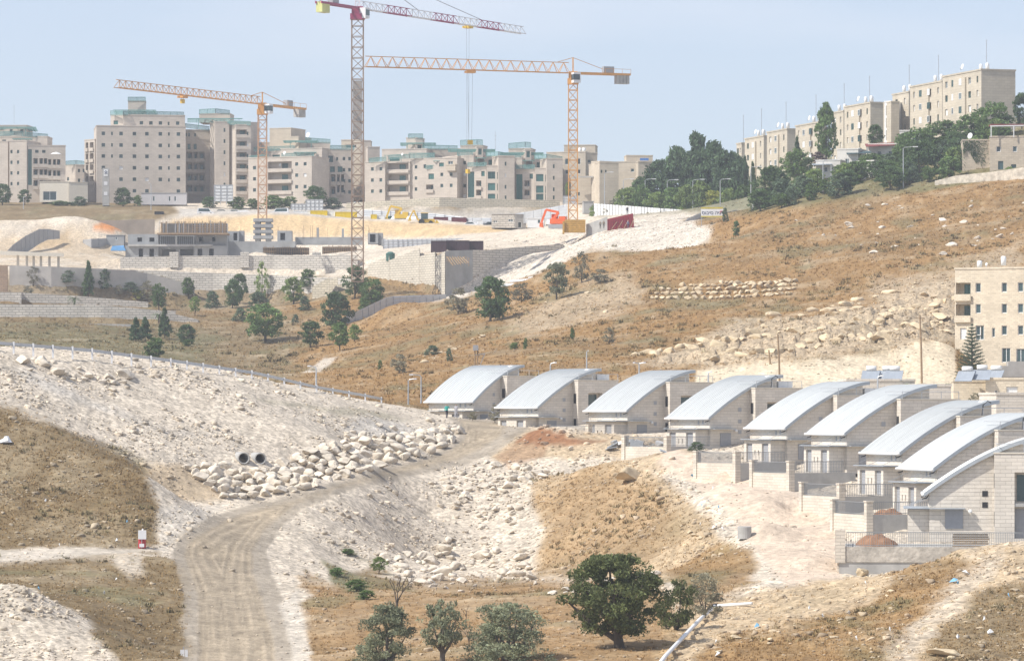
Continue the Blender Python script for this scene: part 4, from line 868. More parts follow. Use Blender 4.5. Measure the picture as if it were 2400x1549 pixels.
# ------------------------------------------------------------------ retaining walls
M_RW = stone_mat('retaining_stone', (.60, .56, .50), 1.4, .52, .16, .62, .08, .05)
M_RWC = stone_mat('cream_retaining_stone', (.58, .52, .41), 1.3, .5, .14, .66, .08, .05)
M_RUB = mat('rubble_stone', (.55, .49, .40), var=.35, scale=1.1, bump=.12, bscale=1.6)
def rwall(name, label, cat, pts, thick, mt, group=None, capm=None):
    """a wall through (px, top row, base row, distance), running on into the ground"""
    o = at(pts[0][0], pts[0][2], pts[0][3]); V = []; Fc = []
    for px, t, b, d in pts:
        p = at(px, b, d) - o; q = at(px, t, d) - o; r = Vector((0, thick, 0)); dn = Vector((0, 0, -2.0))
        V += [p + dn, q, q + r, p + dn + r]
    n = len(pts)
    for i in range(n - 1):
        a = 4 * i; Fc += [(a, a + 4, a + 5, a + 1), (a + 1, a + 5, a + 6, a + 2), (a + 2, a + 6, a + 7, a + 3)]
    Fc += [(0, 1, 2, 3), (4 * n - 1, 4 * n - 2, 4 * n - 3, 4 * n - 4)]
    t = tag(ob(name, new_mesh(name, V, Fc, [mt]), None, o), label, cat, group)
    return t
GRW = 'stone retaining walls on the valley side'
rwall('retaining_wall', 'long upper stone retaining wall below the concrete shells', 'wall', GRW_LINES['upper'], 1.2, M_RW, GRW)
rwall('retaining_wall', 'lower long stone retaining wall behind the young trees', 'wall', GRW_LINES['lower'], 1.2, M_RW, GRW)
rwall('retaining_wall', 'grey plastered terrace wall at the far left above the dark conifer', 'wall', GRW_LINES['plaster'], 1.0, mat('grey_render', (.46, .43, .395), var=.14, scale=.4), GRW)
rwall('retaining_wall', 'sunlit orange-tinted stone wall end at the left picture edge', 'wall', [(-60, 620, 690, 900), (17, 622, 684, 902)], 1.0, stone_mat('orange_lit_stone', (.58, .41, .28), .8, .4, .1, .8, .1, .02), GRW)  # orange sunlight on this wall end is put into the stone colour
rwall('retaining_wall', 'middle terrace wall with the small palm before it', 'wall', GRW_LINES['palm'], 1.0, M_RW, GRW)
rwall('retaining_wall', 'lowest long grey terrace wall running down to the pair of young conifers', 'wall', GRW_LINES['lowest'], 1.0, M_RW, GRW)
rwall('retaining_wall', 'short stepped wall stub beside the end of the lowest terrace wall', 'wall', [(390, 728, 750, 854), (411, 729, 752, 854)], 1.0, M_RW, GRW)
rwall('low_wall', 'low grey wall in the grass at the left edge, under the terraces', 'wall', [(104, 757, 768, 826), (310, 760, 769, 826)], .6, M_CONC)
rwall('low_wall', 'thin pale kerb wall just behind the guard rail at left', 'wall', [(20, 797, 803, 745), (218, 797, 804, 745)], .5, M_CONC)
for k, (a, b, ta, tb) in enumerate([(732, 772, 672, 650), (772, 792, 655, 650), (792, 832, 668, 655)]):
    rwall('retaining_wall', ['sloping white stepped wall left of the tall crane base, left piece', 'sloping white stepped wall left of the tall crane base, middle piece', 'sloping white stepped wall left of the tall crane base, right piece'][k], 'wall', [(a, ta, 690, 890 + k), (b, tb, 690, 888 + k)], .8, M_RWC, GRW)
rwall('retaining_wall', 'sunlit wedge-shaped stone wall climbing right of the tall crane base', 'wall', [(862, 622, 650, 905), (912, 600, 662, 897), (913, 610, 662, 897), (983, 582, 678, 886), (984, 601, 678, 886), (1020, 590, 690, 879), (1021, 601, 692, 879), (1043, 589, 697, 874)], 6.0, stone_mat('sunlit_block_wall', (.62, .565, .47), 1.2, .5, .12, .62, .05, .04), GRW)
rwall('retaining_wall', 'unfinished concrete wall panel with timber formwork at the wedge wall corner', 'wall', [(1044, 588, 697, 874), (1108, 586, 672, 880)], 6.0, M_CONCD, GRW)
rwall('retaining_wall', 'shaded stone wall right of the unfinished concrete panel, behind the white spoil slope', 'wall', [(1108, 586, 666, 880.5), (1150, 586, 634, 884), (1200, 581, 610, 888), (1240, 578, 596, 891), (1320, 572, 582, 896)], 6.0, M_RW, GRW)
rwall('retaining_wall', 'cream stone retaining wall under the long apartment block', 'wall', [(812, 476, 492, 1068), (1030, 463, 494, 1058), (1031, 463, 494, 1058), (1312, 470, 497, 1062)], 1.0, M_RWC, GRW)
rwall('retaining_wall', 'brown earth-coloured wall along the back of the site at far left', 'wall', [(50, 522, 538, 1014), (200, 518, 536, 1016), (362, 514, 534, 1018)], .8, mat('earth_wall', (.36, .30, .24), scale=.3, var=.2), GRW)
rwall('garden_wall', 'rough rubble garden wall along the hill crest at the right edge', 'wall', [(2192, 424, 448, 786), (2240, 412, 446, 784), (2310, 405, 442, 780), (2400, 392, 436, 776), (2560, 375, 430, 772)], 1.0, M_RUB)
for k, (a, b) in enumerate([(397, 418), (563, 583), (732, 752)]):
    rwall('parapet_stub', ['stone parapet stub before the concrete shell, left one', 'stone parapet stub on the upper retaining wall, middle one', 'stone parapet stub on the upper retaining wall, right one'][k], 'wall', [(a, 591, 606, 949.5), (b, 591, 606, 949.5)], .8, M_RW, 'stone parapet stubs')
pg = thing('street_pergola', 'long flat-roofed pergola on cream posts at the far left edge', 'pergola', at(0, 628, 926))
MB().hexa([at(x, y, d) - pg.location for x, y, d in ((-60, 596, 924), (150, 602, 924), (150, 602, 929), (-60, 596, 929), (-60, 585, 924), (150, 594, 924), (150, 594, 929), (-60, 585, 929))]).build('beam', M_CREAMP, pg)
for px in (-20, 42, 63, 79, 96, 116, 137): MB().bar(at(px, 634, 925.5) - pg.location, at(px, 597, 925.5) - pg.location, .5).build('post', M_CREAMP, pg)
# timber formwork on the unfinished corner
f = thing('wall_formwork', 'rough timber formwork and props on the unfinished wall corner', 'formwork', at(1075, 640, 872))
for k in range(12):
    a = at(1046 + k * 4.8, 600 + 2 * (k % 3), 873.5) - f.location; b = at(1048 + k * 4.6, 612 + 4 * (k % 4), 873.2) - f.location
    MB().bar(a, b, .14, .1).build('plank', M_WOOD, f)
for k in range(7):
    a = at(1048 + k * 6, 602, 873) - f.location; b = at(1062 + k * 6, 622 - k, 872) - f.location
    MB().bar(a, b, .13, .1).build('prop', mat('fresh_timber', (.48, .34, .19), var=.2, scale=3), f)

# ------------------------------------------------------------------ hoardings: sheet panels between posts
def hoarding(label, pts, mt, name='hoarding_fence', wpx=9.5, group=None, ribs=4):
    root = thing(name, label, 'fence', at(pts[0][0], pts[0][2], pts[0][3]), 0, group)
    L = []
    for (a, b) in zip(pts[:-1], pts[1:]):
        n = max(1, round(math.hypot(b[0] - a[0], (b[1] - a[1]) * .6) / wpx))
        for i in range(n): L.append(tuple(a[k] + (b[k] - a[k]) * i / n for k in range(4)))
    L.append(pts[-1])
    for (a, b) in zip(L[:-1], L[1:]):
        V = []; Fc = []; n = ribs * 2 + 1
        jit = random.uniform(-.06, .06)
        for c in (a, b):
            p = at(c[0], c[2], c[3]) - root.location - Vector((0, 0, .6)); q = at(c[0], c[1], c[3]) - root.location
            for k in range(n + 1): V.append(p + (q - p) * (k / n) + Vector((0, (.06 if k % 2 else 0) + jit, 0)))
        for k in range(n): Fc.append((k, n + 1 + k, n + 2 + k, k + 1))
        ob('panel', new_mesh('panel', V, Fc, [mt]), root)
        p = at(a[0], a[2], a[3]) - root.location; q = at(a[0], a[1], a[3]) - root.location
        MB().bar(p - Vector((0, .05, .6)), q + Vector((0, -.05, .05)), .11).build('post', M_SHUT, root)
    return root
M_HW = mat('white_sheet', (.72, .72, .70), rough=.55, var=.06, scale=.5, metal=.1); M_HG = mat('grey_sheet', (.50, .515, .535), rough=.5, var=.08, scale=.4, metal=.25); M_HD = mat('dull_sheet', (.37, .37, .37), rough=.6, var=.1, scale=.4, metal=.2)
hoarding('long wavy white sheet hoarding below the pine wood', [(1392, 477, 500, 966), (1450, 481, 505, 958), (1540, 488, 511, 945), (1632, 494, 520, 930)], M_HW, wpx=7.5)
hoarding('grey sheet hoarding below the cream retaining wall, left stretch', [(852, 492, 506, 1056), (1020, 501, 514, 1050), (1086, 509, 521, 1046)], M_HG, wpx=22)
hoarding('grey sheet hoarding climbing towards the yellow crane', [(1086, 511, 528, 1040), (1150, 511, 530, 1030), (1250, 494, 514, 1010), (1330, 479, 506, 995)], M_HG, wpx=22)
hoarding('pale grey sheet fence curving over the grassy knoll in mid valley', [(797, 748, 764, 826), (850, 723, 748, 834), (905, 697, 738, 842), (922, 694, 724, 845), (985, 692, 714, 848), (1046, 690, 708, 852)], M_HG, wpx=16)
hoarding('dull sheet fence curving up the spoil bank at the far left', [(8, 598, 618, 960), (30, 574, 604, 964), (60, 553, 588, 970), (92, 537, 566, 976), (112, 537, 556, 980), (140, 541, 554, 986)], M_HD, wpx=12)
hoarding('short sheet fence beside the site cabin at left', [(195, 562, 580, 990), (214, 560, 578, 986), (250, 559, 574, 992)], M_HD, wpx=18)
hoarding('grey sheet fence on the ramp right of the white hoarding', [(1594, 530, 545, 880), (1612, 512, 534, 882), (1640, 500, 520, 884), (1650, 496, 512, 886)], M_HG, wpx=14)
hoarding('pale low sheet fence at the back of the excavation, right part', [(898, 562, 585, 966), (1000, 560, 582, 966), (1130, 558, 578, 966), (1175, 556, 574, 966)], M_HG, wpx=12)
for k, (px, py, w, dz) in enumerate([(1175, 674, 6, 0), (1225, 662, 5, 0), (1262, 655, 4, 0)]):
    p = hit(px, py, 780)
    MB().add([(-w/2, -.8, .1), (w/2, -.6, .5), (w/2, .8, .9), (-w/2, .6, .5), (-w/2, -.8, 0), (w/2, -.6, .4), (w/2, .8, .8), (-w/2, .6, .4)], [(0, 1, 2, 3), (7, 6, 5, 4), (0, 4, 5, 1), (1, 5, 6, 2), (2, 6, 7, 3), (3, 7, 4, 0)]).build('sheet', M_HW, None, p); sh_ = COL.objects[-1]
    tag(sh_, ['fallen white sheet on the spoil slope, left one', 'fallen white sheet on the spoil slope, middle one', 'fallen white sheet on the spoil slope, right one'][k], 'sheet', 'fallen hoarding sheets')

# ------------------------------------------------------------------ tower cranes
def lattice(mb, a, b, w, step, bar=.14, tri=False, h=None, m=0, dia=None, alt=None):
    """square mast or triangular jib lattice from a to b"""
    a = Vector(a); b = Vector(b); t = (b - a).normalized(); L = (b - a).length; n = max(1, round(L / step)); dia = dia or bar * .65
    if abs(t.z) > .8: x = Vector((1, 0, 0)); y = Vector((0, 1, 0))
    else: y = Vector((0, 0, 1)); x = t.cross(y).normalized()
    if tri: cs = [x * (-w/2), x * (w/2), y * (h or w)]
    else: cs = [x * (-w/2) - y * (w/2), x * (w/2) - y * (w/2), x * (w/2) + y * (w/2), x * (-w/2) + y * (w/2)]
    for i in range(n):
        p = a + t * (L * i / n); q = a + t * (L * (i + 1) / n); mi = alt(i / n) if alt else m
        for c in cs: mb.bar(p + c, q + c, bar, bar, mi)
        if tri:
            r = (p + q) / 2
            for c in cs[:2]: mb.bar(p + c, r + cs[2], dia, dia, mi); mb.bar(r + cs[2], q + c, dia, dia, mi)
            mb.bar(p + cs[0], p + cs[1], dia, dia, mi); mb.bar(p + cs[0], q + cs[1], dia * .8, dia * .8, mi)
        else:
            for k in range(4):
                c, e = cs[k], cs[(k + 1) % 4]; mb.bar(p + c, p + e, dia, dia, mi)
                if i % 2: mb.bar(p + c, q + e, dia, dia, mi)
                else: mb.bar(p + e, q + c, dia, dia, mi)
    return mb
M_RUST = mat('crane_mast_brown', (.30, .21, .15), rough=.6, var=.25, scale=.6); M_ORG = mat('crane_orange', (.62, .31, .09), rough=.5, var=.12, scale=.5); M_PURP = mat('crane_crimson', (.33, .05, .12), rough=.5, var=.1, scale=1)
M_CW = mat('crane_white', (.70, .70, .71), rough=.5, var=.05, scale=1); M_YEL = mat('machine_yellow', (.68, .45, .06), rough=.5, var=.08, scale=2); M_CABLE = mat('cable', (.22, .22, .23), rough=.5); M_LEMON = mat('pale_yellow', (.62, .62, .25), rough=.6)
def crane(label, px, base, d, ztop_py, jdir, jl, cl, jm, mm, mw=2.1, jh=1.6, trol=.6, drop=20, alt=None, apex=0, cwm=None):
    z1 = (HY - ztop_py) / F * d; o = at(px, base, d); t = thing('tower_crane', label, 'crane', o); Hm = z1 - o.z
    lattice(MB(), (0, 0, 0), (0, 0, Hm - 1.5), mw, 2.2, .20).build('mast', mm, t)
    u = Vector((jdir[0], jdir[1], 0)).normalized(); s_ = Vector((-u.y, u.x, 0))
    MB().box(-mw*.62, mw*.62, -mw*.62, mw*.62, Hm - 2.4, Hm - 1.2).box(-mw*.5, mw*.5, -mw*.5, mw*.5, Hm - 1.2, Hm + .3).build('slewing_ring', jm[-1] if alt else jm[0], t)
    lattice(MB(), u * (mw*.5) + Vector((0, 0, Hm)), u * jl + Vector((0, 0, Hm)), 1.3, 2.4, .15, True, jh, alt=alt).build('jib', jm, t)
    cj = MB(); e = -u * cl + Vector((0, 0, Hm))
    cj.bar(s_ * .7 + Vector((0, 0, Hm)), e + s_ * .7, .3, .45); cj.bar(-s_ * .7 + Vector((0, 0, Hm)), e - s_ * .7, .3, .45)
    for k in range(8): q = e * (k / 8) + Vector((0, 0, Hm)) * (1 - k / 8); cj.bar(q + s_ * .7, q - s_ * .7, .1)
    cj.bar(e + s_ * .8 + Vector((0, 0, 1.1)), -u * (cl * .55) + s_ * .8 + Vector((0, 0, Hm + 1.1)), .07)
    for k in range(4): q = -u * (cl * (.55 + .15 * k)) + s_ * .8 + Vector((0, 0, Hm)); cj.bar(q, q + Vector((0, 0, 1.1)), .07)
    cj.build('counter_jib', jm[-1] if alt else jm[0], t)
    for k in range(4):
        q = -u * (cl - .6 - .75 * k) + Vector((0, 0, Hm))
        MB().hexa([q + s_ * a + u * b + Vector((0, 0, c)) for c in (-2.0, .2) for a, b in ((-.75, -.33), (.75, -.33), (.75, .33), (-.75, .33))]).build('counterweight', cwm or M_CONC, t)
    q = -u * (cl * .62) + Vector((0, 0, Hm + .3)); MB().hexa([q + s_ * a + u * b + Vector((0, 0, c)) for c in (0, 1.3) for a, b in ((-.6, -1.2), (.6, -1.2), (.6, 1.2), (-.6, 1.2))]).build('winch', M_SHUT, t)
    q = s_ * -1.75 + Vector((0, 0, Hm - 2.2)) if s_.y > 0 else s_ * 1.75 + Vector((0, 0, Hm - 2.2))
    cab = MB().hexa([q + s_ * a + u * b + Vector((0, 0, c)) for c in (0, 2.2) for a, b in ((-.7, -.8), (.7, -.8), (.7, .8), (-.7, .8))]).build('cab', M_CW, t)
    MB().hexa([q + s_ * a + u * b + Vector((0, 0, c)) for c in (.6, 1.8) for a, b in ((-.72, -.6), (.72, -.6), (.72, .82), (-.72, .82))]).build('cab_window', M_GLASS, cab)
    if apex:
        ap = Vector((0, 0, Hm + apex)); lattice(MB(), (0, 0, Hm), ap, .9, 1.6, .16).build('tower_head', jm[0], t)
        for f in (.35, .74): MB().bar(ap, u * (jl * f) + Vector((0, 0, Hm + jh)), .10).build('jib_tie', M_CABLE, t)
        MB().bar(ap, e, .10).build('counter_tie', M_CABLE, t)
    else:
        ap = Vector((0, 0, Hm + jh + 1.1)); MB().bar((0, 0, Hm), ap, .3).build('tower_head', jm[0], t)
        MB().bar(ap, u * (jl * .08) + Vector((0, 0, Hm + jh)), .12).bar(ap, -u * (cl * .7) + Vector((0, 0, Hm + .3)), .10).build('jib_tie', jm[0], t)
    q = u * (jl * trol) + Vector((0, 0, Hm - .35)); tr = MB().hexa([q + s_ * a + u * b + Vector((0, 0, c)) for c in (-.3, .15) for a, b in ((-.8, -1.0), (.8, -1.0), (.8, 1.0), (-.8, 1.0))]).build('trolley', M_YEL if alt else jm[0], t)
    for v in (-.55, .55): MB().bar(q + u * v, q + u * (v * .6) + Vector((0, 0, -drop)), .05).build('hoist_cable', M_CABLE, tr)
    MB().hexa([q + s_ * a + u * b + Vector((0, 0, c)) for c in (-drop - .9, -drop) for a, b in ((-.3, -.5), (.3, -.5), (.3, .5), (-.3, .5))]).build('hook_block', M_YEL, tr)
    return t, Hm
tc, hm = crane('tallest crane with a crimson and white jib leaving the top of the picture', 838, 660, 870, 20, (35, 60), 69, 15, [M_CW, M_PURP], M_RUST, 2.4, 1.6, .65, 31, lambda f: 1 if int(f * 7) % 2 else 0, 9, M_LEMON)
MB().box(-.95, .95, -.1, .1, hm * .52, hm * .735).build('mast_panel', mat('mast_screen', (.36, .34, .32), scale=2), tc)
tc, hm = crane('yellow-orange crane whose jib points left over the roofs, on the ochre box', 1343, 540, 890, 172, (-44.6, -17), 46.8, 13, [M_ORG], M_ORG, 1.9, 2.2, .5, 14.5)
tc, hm = crane('orange crane standing on the grey concrete stack at left', 615, 520, 960, 245, (-35, -61), 58, 17.5, [M_ORG], mat('crane_pale_rust', (.50, .30, .18), rough=.6, var=.2, scale=.5), 1.95, 1.7, .56, 0.6)
M_OCH = mat('ochre_board', (.46, .27, .07), var=.2, scale=1.5)
t = thing('crane_base_box', 'ochre boarded box round the foot of the yellow crane', 'crane base', at(1345, 545, 888))
for k in range(6): MB().box(-2.0, 2.45, -1.2, 1.6, k * .45, k * .45 + .42).build('board', M_OCH, t)
MB().box(-2.4, -2.02, -1.6, 1.4, -.3, 2.3).build('side_board', M_OCH, t)
t = thing('crane_plinth', 'stack of grey concrete slabs under the left crane', 'crane base', at(617, 568, 958))
for k in range(4):
    z = .2 + k * 1.3; MB().box(-2.2, 2.2, -2, 2, z + .55, z + 1.28).build('slab', M_CONCD, t)
    for a, b in ((-1.8, -.6), (.6, 1.8)): MB().box(a, b, -1.6, 1.6, z, z + .547).build('spacer', M_CONCD, t)

# ------------------------------------------------------------------ concrete shells under construction
def shell_building(name, label, vols, px, bot, d):
    root = thing(name, label, 'building', at(px, bot, d))
    for (a, b, top, base, dd, rz, dep, holes) in vols:
        s = F / dd; H_ = [((x0 - a) / s, (x1 - a) / s, (base - y1) / s, (base - y0) / s, 3.0) for x0, x1, y0, y1 in holes]
        mb = shell(MB(), (b - a) / s, dep, 0, (base - top) / s, H_); mb.build('wall', M_CONCD, root, at(a, base, dd) - root.location, R(rz))
    return root
t = shell_building('concrete_shell', 'two-storey raw concrete shell with dark door and window openings at left', [
 (294, 371, 576, 606, 985, 0, 9, [(325, 335, 583, 603), (350, 361, 583, 603)]), (300, 371, 549, 576, 987, 0, 8, [(322, 333, 557, 567), (350, 362, 557, 567)]),
 (371, 455, 578, 606, 988, 0, 8, [(380, 412, 584, 604), (422, 452, 584, 604)]), (371, 455, 549, 578, 990, 0, 6, [(374, 411, 554, 576), (415, 453, 554, 576)]),
 (455, 532, 576, 606, 985, 0, 9, [(463, 474, 583, 603), (490, 501, 583, 603)]), (458, 532, 549, 576, 987, 0, 8, [(466, 475, 556, 566), (497, 505, 556, 566)])], 410, 606, 986)
MB().box(0, 20, -.8, 0, 0, .45).build('floor_slab', M_CONC, t, at(300, 577.5, 985) - t.location); MB().box(-.3, 9.2, -1.2, 0, 0, .5).build('balcony_slab', M_CONC, t, at(368, 578, 985) - t.location)
for k in range(16): MB().bar(at(376 + k * 4.9, 576, 986) - t.location, at(376 + k * 4.9, 553, 986) - t.location, .10).build('prop', M_STEEL, t)
t = thing('slab_formwork', 'timber formwork and props on top of the left concrete shell', 'formwork', at(450, 549, 984))
MB().box(-8.2, 8.6, -1.4, 5, -.1, .25).build('deck', M_WOOD, t)
for k in range(52):
    x = -7.6 + k * .31
    if -5.6 < x < -3.9: continue
    y = random.choice((-1, 0, 2.5)); MB().bar((x, y, .25), (x + random.uniform(-.06, .06), y, 2.75 + random.uniform(-.2, .5)), random.choice((.1, .16, .2)), .08).build('plank', M_WOOD if k % 3 else M_SHUT, t)
for z, a, b in ((.9, 0, 8.3), (1.4, 0, 8.3), (1.9, 0, 8.3), (2.7, -7.6, 8.2)): MB().bar((a, -1.12, z), (b, -1.12, z), .12).build('waler', M_WOOD, t)
MB().box(-7.6, 8.0, 3.8, 3.9, .25, 2.7).build('back_panel', mat('dark_form_panel', (.12, .11, .10)), t)
for k in range(30):
    x = -7.5 + k * .54; MB().bar((x, 1.0, 2.6), (x + random.uniform(-.1, .1), 1.0, 3.4 + random.random() * 1.2), .035).build('rebar', M_RUST, t)
t = shell_building('concrete_shell', 'long grey concrete wall and stair cores right of the left shell', [(512, 692, 566, 606, 992, 0, 5, []), (692, 850, 556, 574, 1000, 0, 1, []), (533, 560, 542, 566, 996, 0, 4, [(547, 556, 546, 564)]), (560, 571, 541, 566, 998, 0, 4, []),
 (650, 684, 541, 566, 996, 0, 4, [(657, 668, 546, 563)]), (862, 886, 546, 572, 985, 0, 4, [(867, 880, 549, 568)]), (886, 897, 546, 574, 987, 0, 4, []), (742, 747, 534, 558, 1001, 0, .5, []), (801, 806, 536, 558, 1001, 0, .5, []), (894, 903, 560, 577, 984, 0, .6, [])], 650, 606, 992)
for k in range(22):
    px = random.choice((535, 552, 566, 652, 668, 682, 710, 730, 745, 770, 803, 820, 864, 876, 893)) + random.uniform(-3, 3)
    MB().bar(at(px, 560, 1000) - t.location, at(px + random.uniform(-.5, .5), random.uniform(528, 540), 1000) - t.location, .05).build('rebar', M_RUST, t)
for k, (a, b, y0, y1, lab) in enumerate([(616, 724, 579, 602, 'row of timber wall forms on the upper retaining wall, left group'), (755, 836, 577, 602, 'row of timber wall forms on the upper retaining wall, right group by the crane')]):
    t = thing('wall_forms', lab, 'formwork', at(a, y1, 962), 0, 'timber wall forms'); s = F / 962; W_ = (b - a) / s; H_ = (y1 - y0) / s
    MB().box(0, W_, .3, 1.2, 0, H_ * .95).build('panel', mat('dark_form_panel', (.10, .10, .10)), t)
    for q in range(int(W_ / .42)): MB().bar((q * .42 + .3, .2, 0), (q * .42 + .3, .2, H_ + random.uniform(-.2, .2)), .17, .1).build('stud', M_WOOD, t)
    for z in (.4, 1.2, 2.0): MB().bar((0, .1, z), (W_, .1, z), .11).build('waler', M_WOOD, t)

# ------------------------------------------------------------------ site yard: cabins, containers, machines, vehicles
def cabin(name, label, cat, px0, px1, top, base, d, rz, dep, mt, ops=(), roofm=None, group=None):
    s = F / d; t = thing(name, label, cat, at(px0, base, d), R(rz), group); W_ = (px1 - px0) / s; H_ = (base - top) / s
    holes = [((a - px0) / s, (b - px0) / s, (base - y1) / s, (base - y0) / s, .12) for a, b, y0, y1 in ops]
    shell(MB(), W_, dep, 0, H_, holes).build('wall', mt, t)
    for (x0, x1, z0, z1, _) in holes: ob('window', window_mesh(x1 - x0, z1 - z0, 'h'), t, ((x0 + x1) / 2, .08, z0))
    MB().box(-.12, W_ + .12, -.12, dep + .12, H_, H_ + .14).build('roof', roofm or mt, t)
    return t
def container(label, px0, px1, top, base, d, mt, rz=0, group='site containers'):
    s = F / d; t = thing('container', label, 'container', at(px0, base, d), R(rz), group); W_ = (px1 - px0) / s; H_ = (base - top) / s; D_ = 2.4; n = max(3, int(W_ / .35))
    V = []; Fc = []
    for i in range(2 * n + 1):
        x = .08 + (W_ - .16) * i / (2 * n); y = .05 if i % 2 else 0.0; V += [(x, y, .1), (x, y, H_ - .1)]
    for i in range(2 * n): Fc.append((2*i, 2*i + 2, 2*i + 3, 2*i + 1))
    ob('side_wall', new_mesh('side_wall', V, Fc, [mt]), t)
    MB().box(0, W_, .06, D_, 0, H_).build('body', mt, t)
    fr = MB()
    for a in (0, W_ - .1): fr.box(a, a + .1, -.03, .06, 0, H_)
    fr.box(.1, W_ - .1, -.03, .06, H_ - .1, H_ + .02).box(.1, W_ - .1, -.03, .06, 0, .1); fr.build('frame', mt, t)
    return t
M_MAR = mat('maroon_paint', (.14, .035, .045), rough=.6, var=.2, scale=.6); M_DMAR = mat('dark_maroon', (.045, .022, .03), rough=.7, var=.2, scale=.5); M_BYEL = mat('bright_yellow', (.70, .50, .02), rough=.6, var=.1, scale=1)
cabin('site_kiosk', 'cream flat kiosk with a deep glazed recess at upper left', 'kiosk', 93, 161, 427, 474, 1075, -4, 7, M_CREAMP, [(101, 133, 449, 470)])
cabin('site_kiosk', 'cream shaded annexe wall adjoining the kiosk at upper left', 'kiosk', 161.5, 206, 428, 474, 1074, 14, 6, M_CREAMP)
t = cabin('prefab_office', 'long pale prefab office before the large apartment block', 'cabin', 331, 437, 453, 480, 1072, 1, 3, mat('pale_prefab', (.55, .53, .53), var=.06), [(358, 363, 460, 472), (395, 400, 460, 472), (408, 413, 460, 472)], M_CONC)
container('white site container, left in the yard row', 687, 727, 495, 512, 1046, M_WHITE); container('yellow boarded container beside the tall crane mast, left one', 727.5, 767, 494, 513, 1045, M_BYEL); container('white container with a window between two yellow ones', 767.5, 785, 494, 513, 1046, M_WHITE)
container('yellow boarded container beside the tall crane mast, right one', 785.5, 836, 497, 516, 1044, M_BYEL); container('upright yellow container right of the tall crane mast', 869, 883, 503, 522, 1040, M_BYEL); container('white container right of the upright yellow one', 884, 901, 504, 521, 1041, M_WHITE)
container('maroon container behind the yellow backhoe', 1016, 1050, 509, 527, 1040, M_MAR); container('maroon container with a lighter end right of the backhoe', 1058, 1093, 510, 530, 1038, M_MAR); container('white upright tank box beside the white saloon car', 1116, 1131, 516, 533, 1030, M_WHITE)
container('dark maroon skip above the wedge wall, left', 1010, 1047, 565, 592, 886, M_DMAR, -14); container('dark maroon skip above the wedge wall, middle', 1045, 1100, 564, 588, 888, M_DMAR); container('dark maroon skip above the wedge wall, right', 1098, 1133, 565, 588, 890, M_DMAR)
container('black skip at the left end of the yard', 362, 383, 496, 514, 1040, M_BLACK)
cabin('site_hut', 'stone site hut with small windows beside the white cabin', 'hut', 1152, 1207, 503, 535, 1015, -8, 4, M_RW, [(1156, 1166, 517, 522), (1192, 1203, 514, 520)], M_CONC)
cabin('site_hut', 'shaded end room of the stone site hut with a dark door', 'hut', 1208, 1234, 503, 535, 1014, 16, 4, M_CONC, [(1214, 1223, 520, 534)])
cabin('site_cabin', 'white site cabin with a blue window beside the orange excavator', 'cabin', 1236, 1275, 513, 534, 1000, -4, 4, M_WHITE, [(1260, 1267, 515, 524)])
cabin('guard_booth', 'grey concrete booth between the hoardings behind the yellow crane', 'hut', 1368, 1391, 473, 500, 980, 4, 4, M_CONC)
cabin('site_office', 'grey concrete site office at the left end of the left shell', 'hut', 249, 290, 552, 576, 992, 0, 4, M_CONCD, [(270, 275, 555, 562)])
cabin('transformer_box', 'white utility box under the dark round bush on the crest', 'cabin', 1762, 1778, 471, 490, 835, -6, 2, M_WHITE); cabin('transformer_box', 'second white utility box on the crest, under the bush edge', 'cabin', 1780, 1796, 474, 490, 835, 0, 2, M_WHITE)

def car(label, px, py, d, rz, mt, van=False, L=4.3):
    p = at(px, py, d); t = thing('parked_van' if van else 'parked_car', label, 'van' if van else 'car', p, R(rz), 'vehicles on the site')
    w = 1.7
    prof = [(-L/2, .35), (L/2, .35), (L/2, .75), (L*.33, .88), (L*.20, 1.75), (-L*.46, 1.8), (-L/2, 1.0)] if van else [(-L/2, .32), (L/2, .32), (L/2, .68), (L*.28, .85), (L*.12, 1.38), (-L*.22, 1.42), (-L*.40, .95), (-L/2, .88)]
    MB().prism(prof, -w/2, w/2).build('body', mt, t)
    gl = [(L*.28, .92), (L*.18, 1.62), (-L*.4, 1.66), (-L*.42, .98)] if van else [(L*.22, .9), (L*.10, 1.30), (-L*.2, 1.33), (-L*.34, .95)]
    MB().prism(gl, -w/2 - .02, w/2 + .02).build('side_windows', M_GLASS, t)
    for x in (-L*.3, L*.3):
        for y in (-w/2 + .02, w/2 - .02): MB().tube([(x, y - .1, .33), (x, y + .1, .33)], .33, 10).build('wheel', M_BLACK, t)
    return t
M_CARW = mat('white_car_paint', (.75, .75, .76), rough=.25, var=.02, spec=.5); M_CARD = mat('dark_car_paint', (.06, .07, .09), rough=.25, var=.05, spec=.5); M_CARS = mat('silver_car_paint', (.4, .41, .43), rough=.25, var=.03, spec=.5)
car('white van parked at the left end of the yard', 482, 505, 1045, 4, M_CARW, True); car('white minivan parked right of the left crane mast', 656, 505, 1045, 176, M_CARW, True, 4.6); car('white saloon car beside the maroon containers', 1100, 534, 1030, 172, M_CARW); car('dark car before the stone site hut', 1152, 534, 1030, 4, M_CARD); car('dark car in the yard behind the left crane plinth', 520, 505, 1055, 8, M_CARD); car('silver car in the yard left of the left crane mast', 552, 505, 1056, 0, M_CARS)
car('white car half hidden beside the orange excavator', 1292, 530, 985, 80, M_CARW)
for k, px in enumerate((395, 412, 430)):
    p = at(px, 509, 1044); b = MB().lathe([(.9, 0), (1.0, .3), (.6, .55), (0, .6)], 9); b.v = [(x * 1.4, y, z) for x, y, z in b.v]
    tag(b.build('tarpaulin_heap', mat('blue_tarp', (.12, .30, .55), rough=.5), None, p), 'blue tarpaulin heap in the yard by the black skip, %s' % ['left', 'middle', 'right'][k], 'tarpaulin', 'blue tarpaulins')
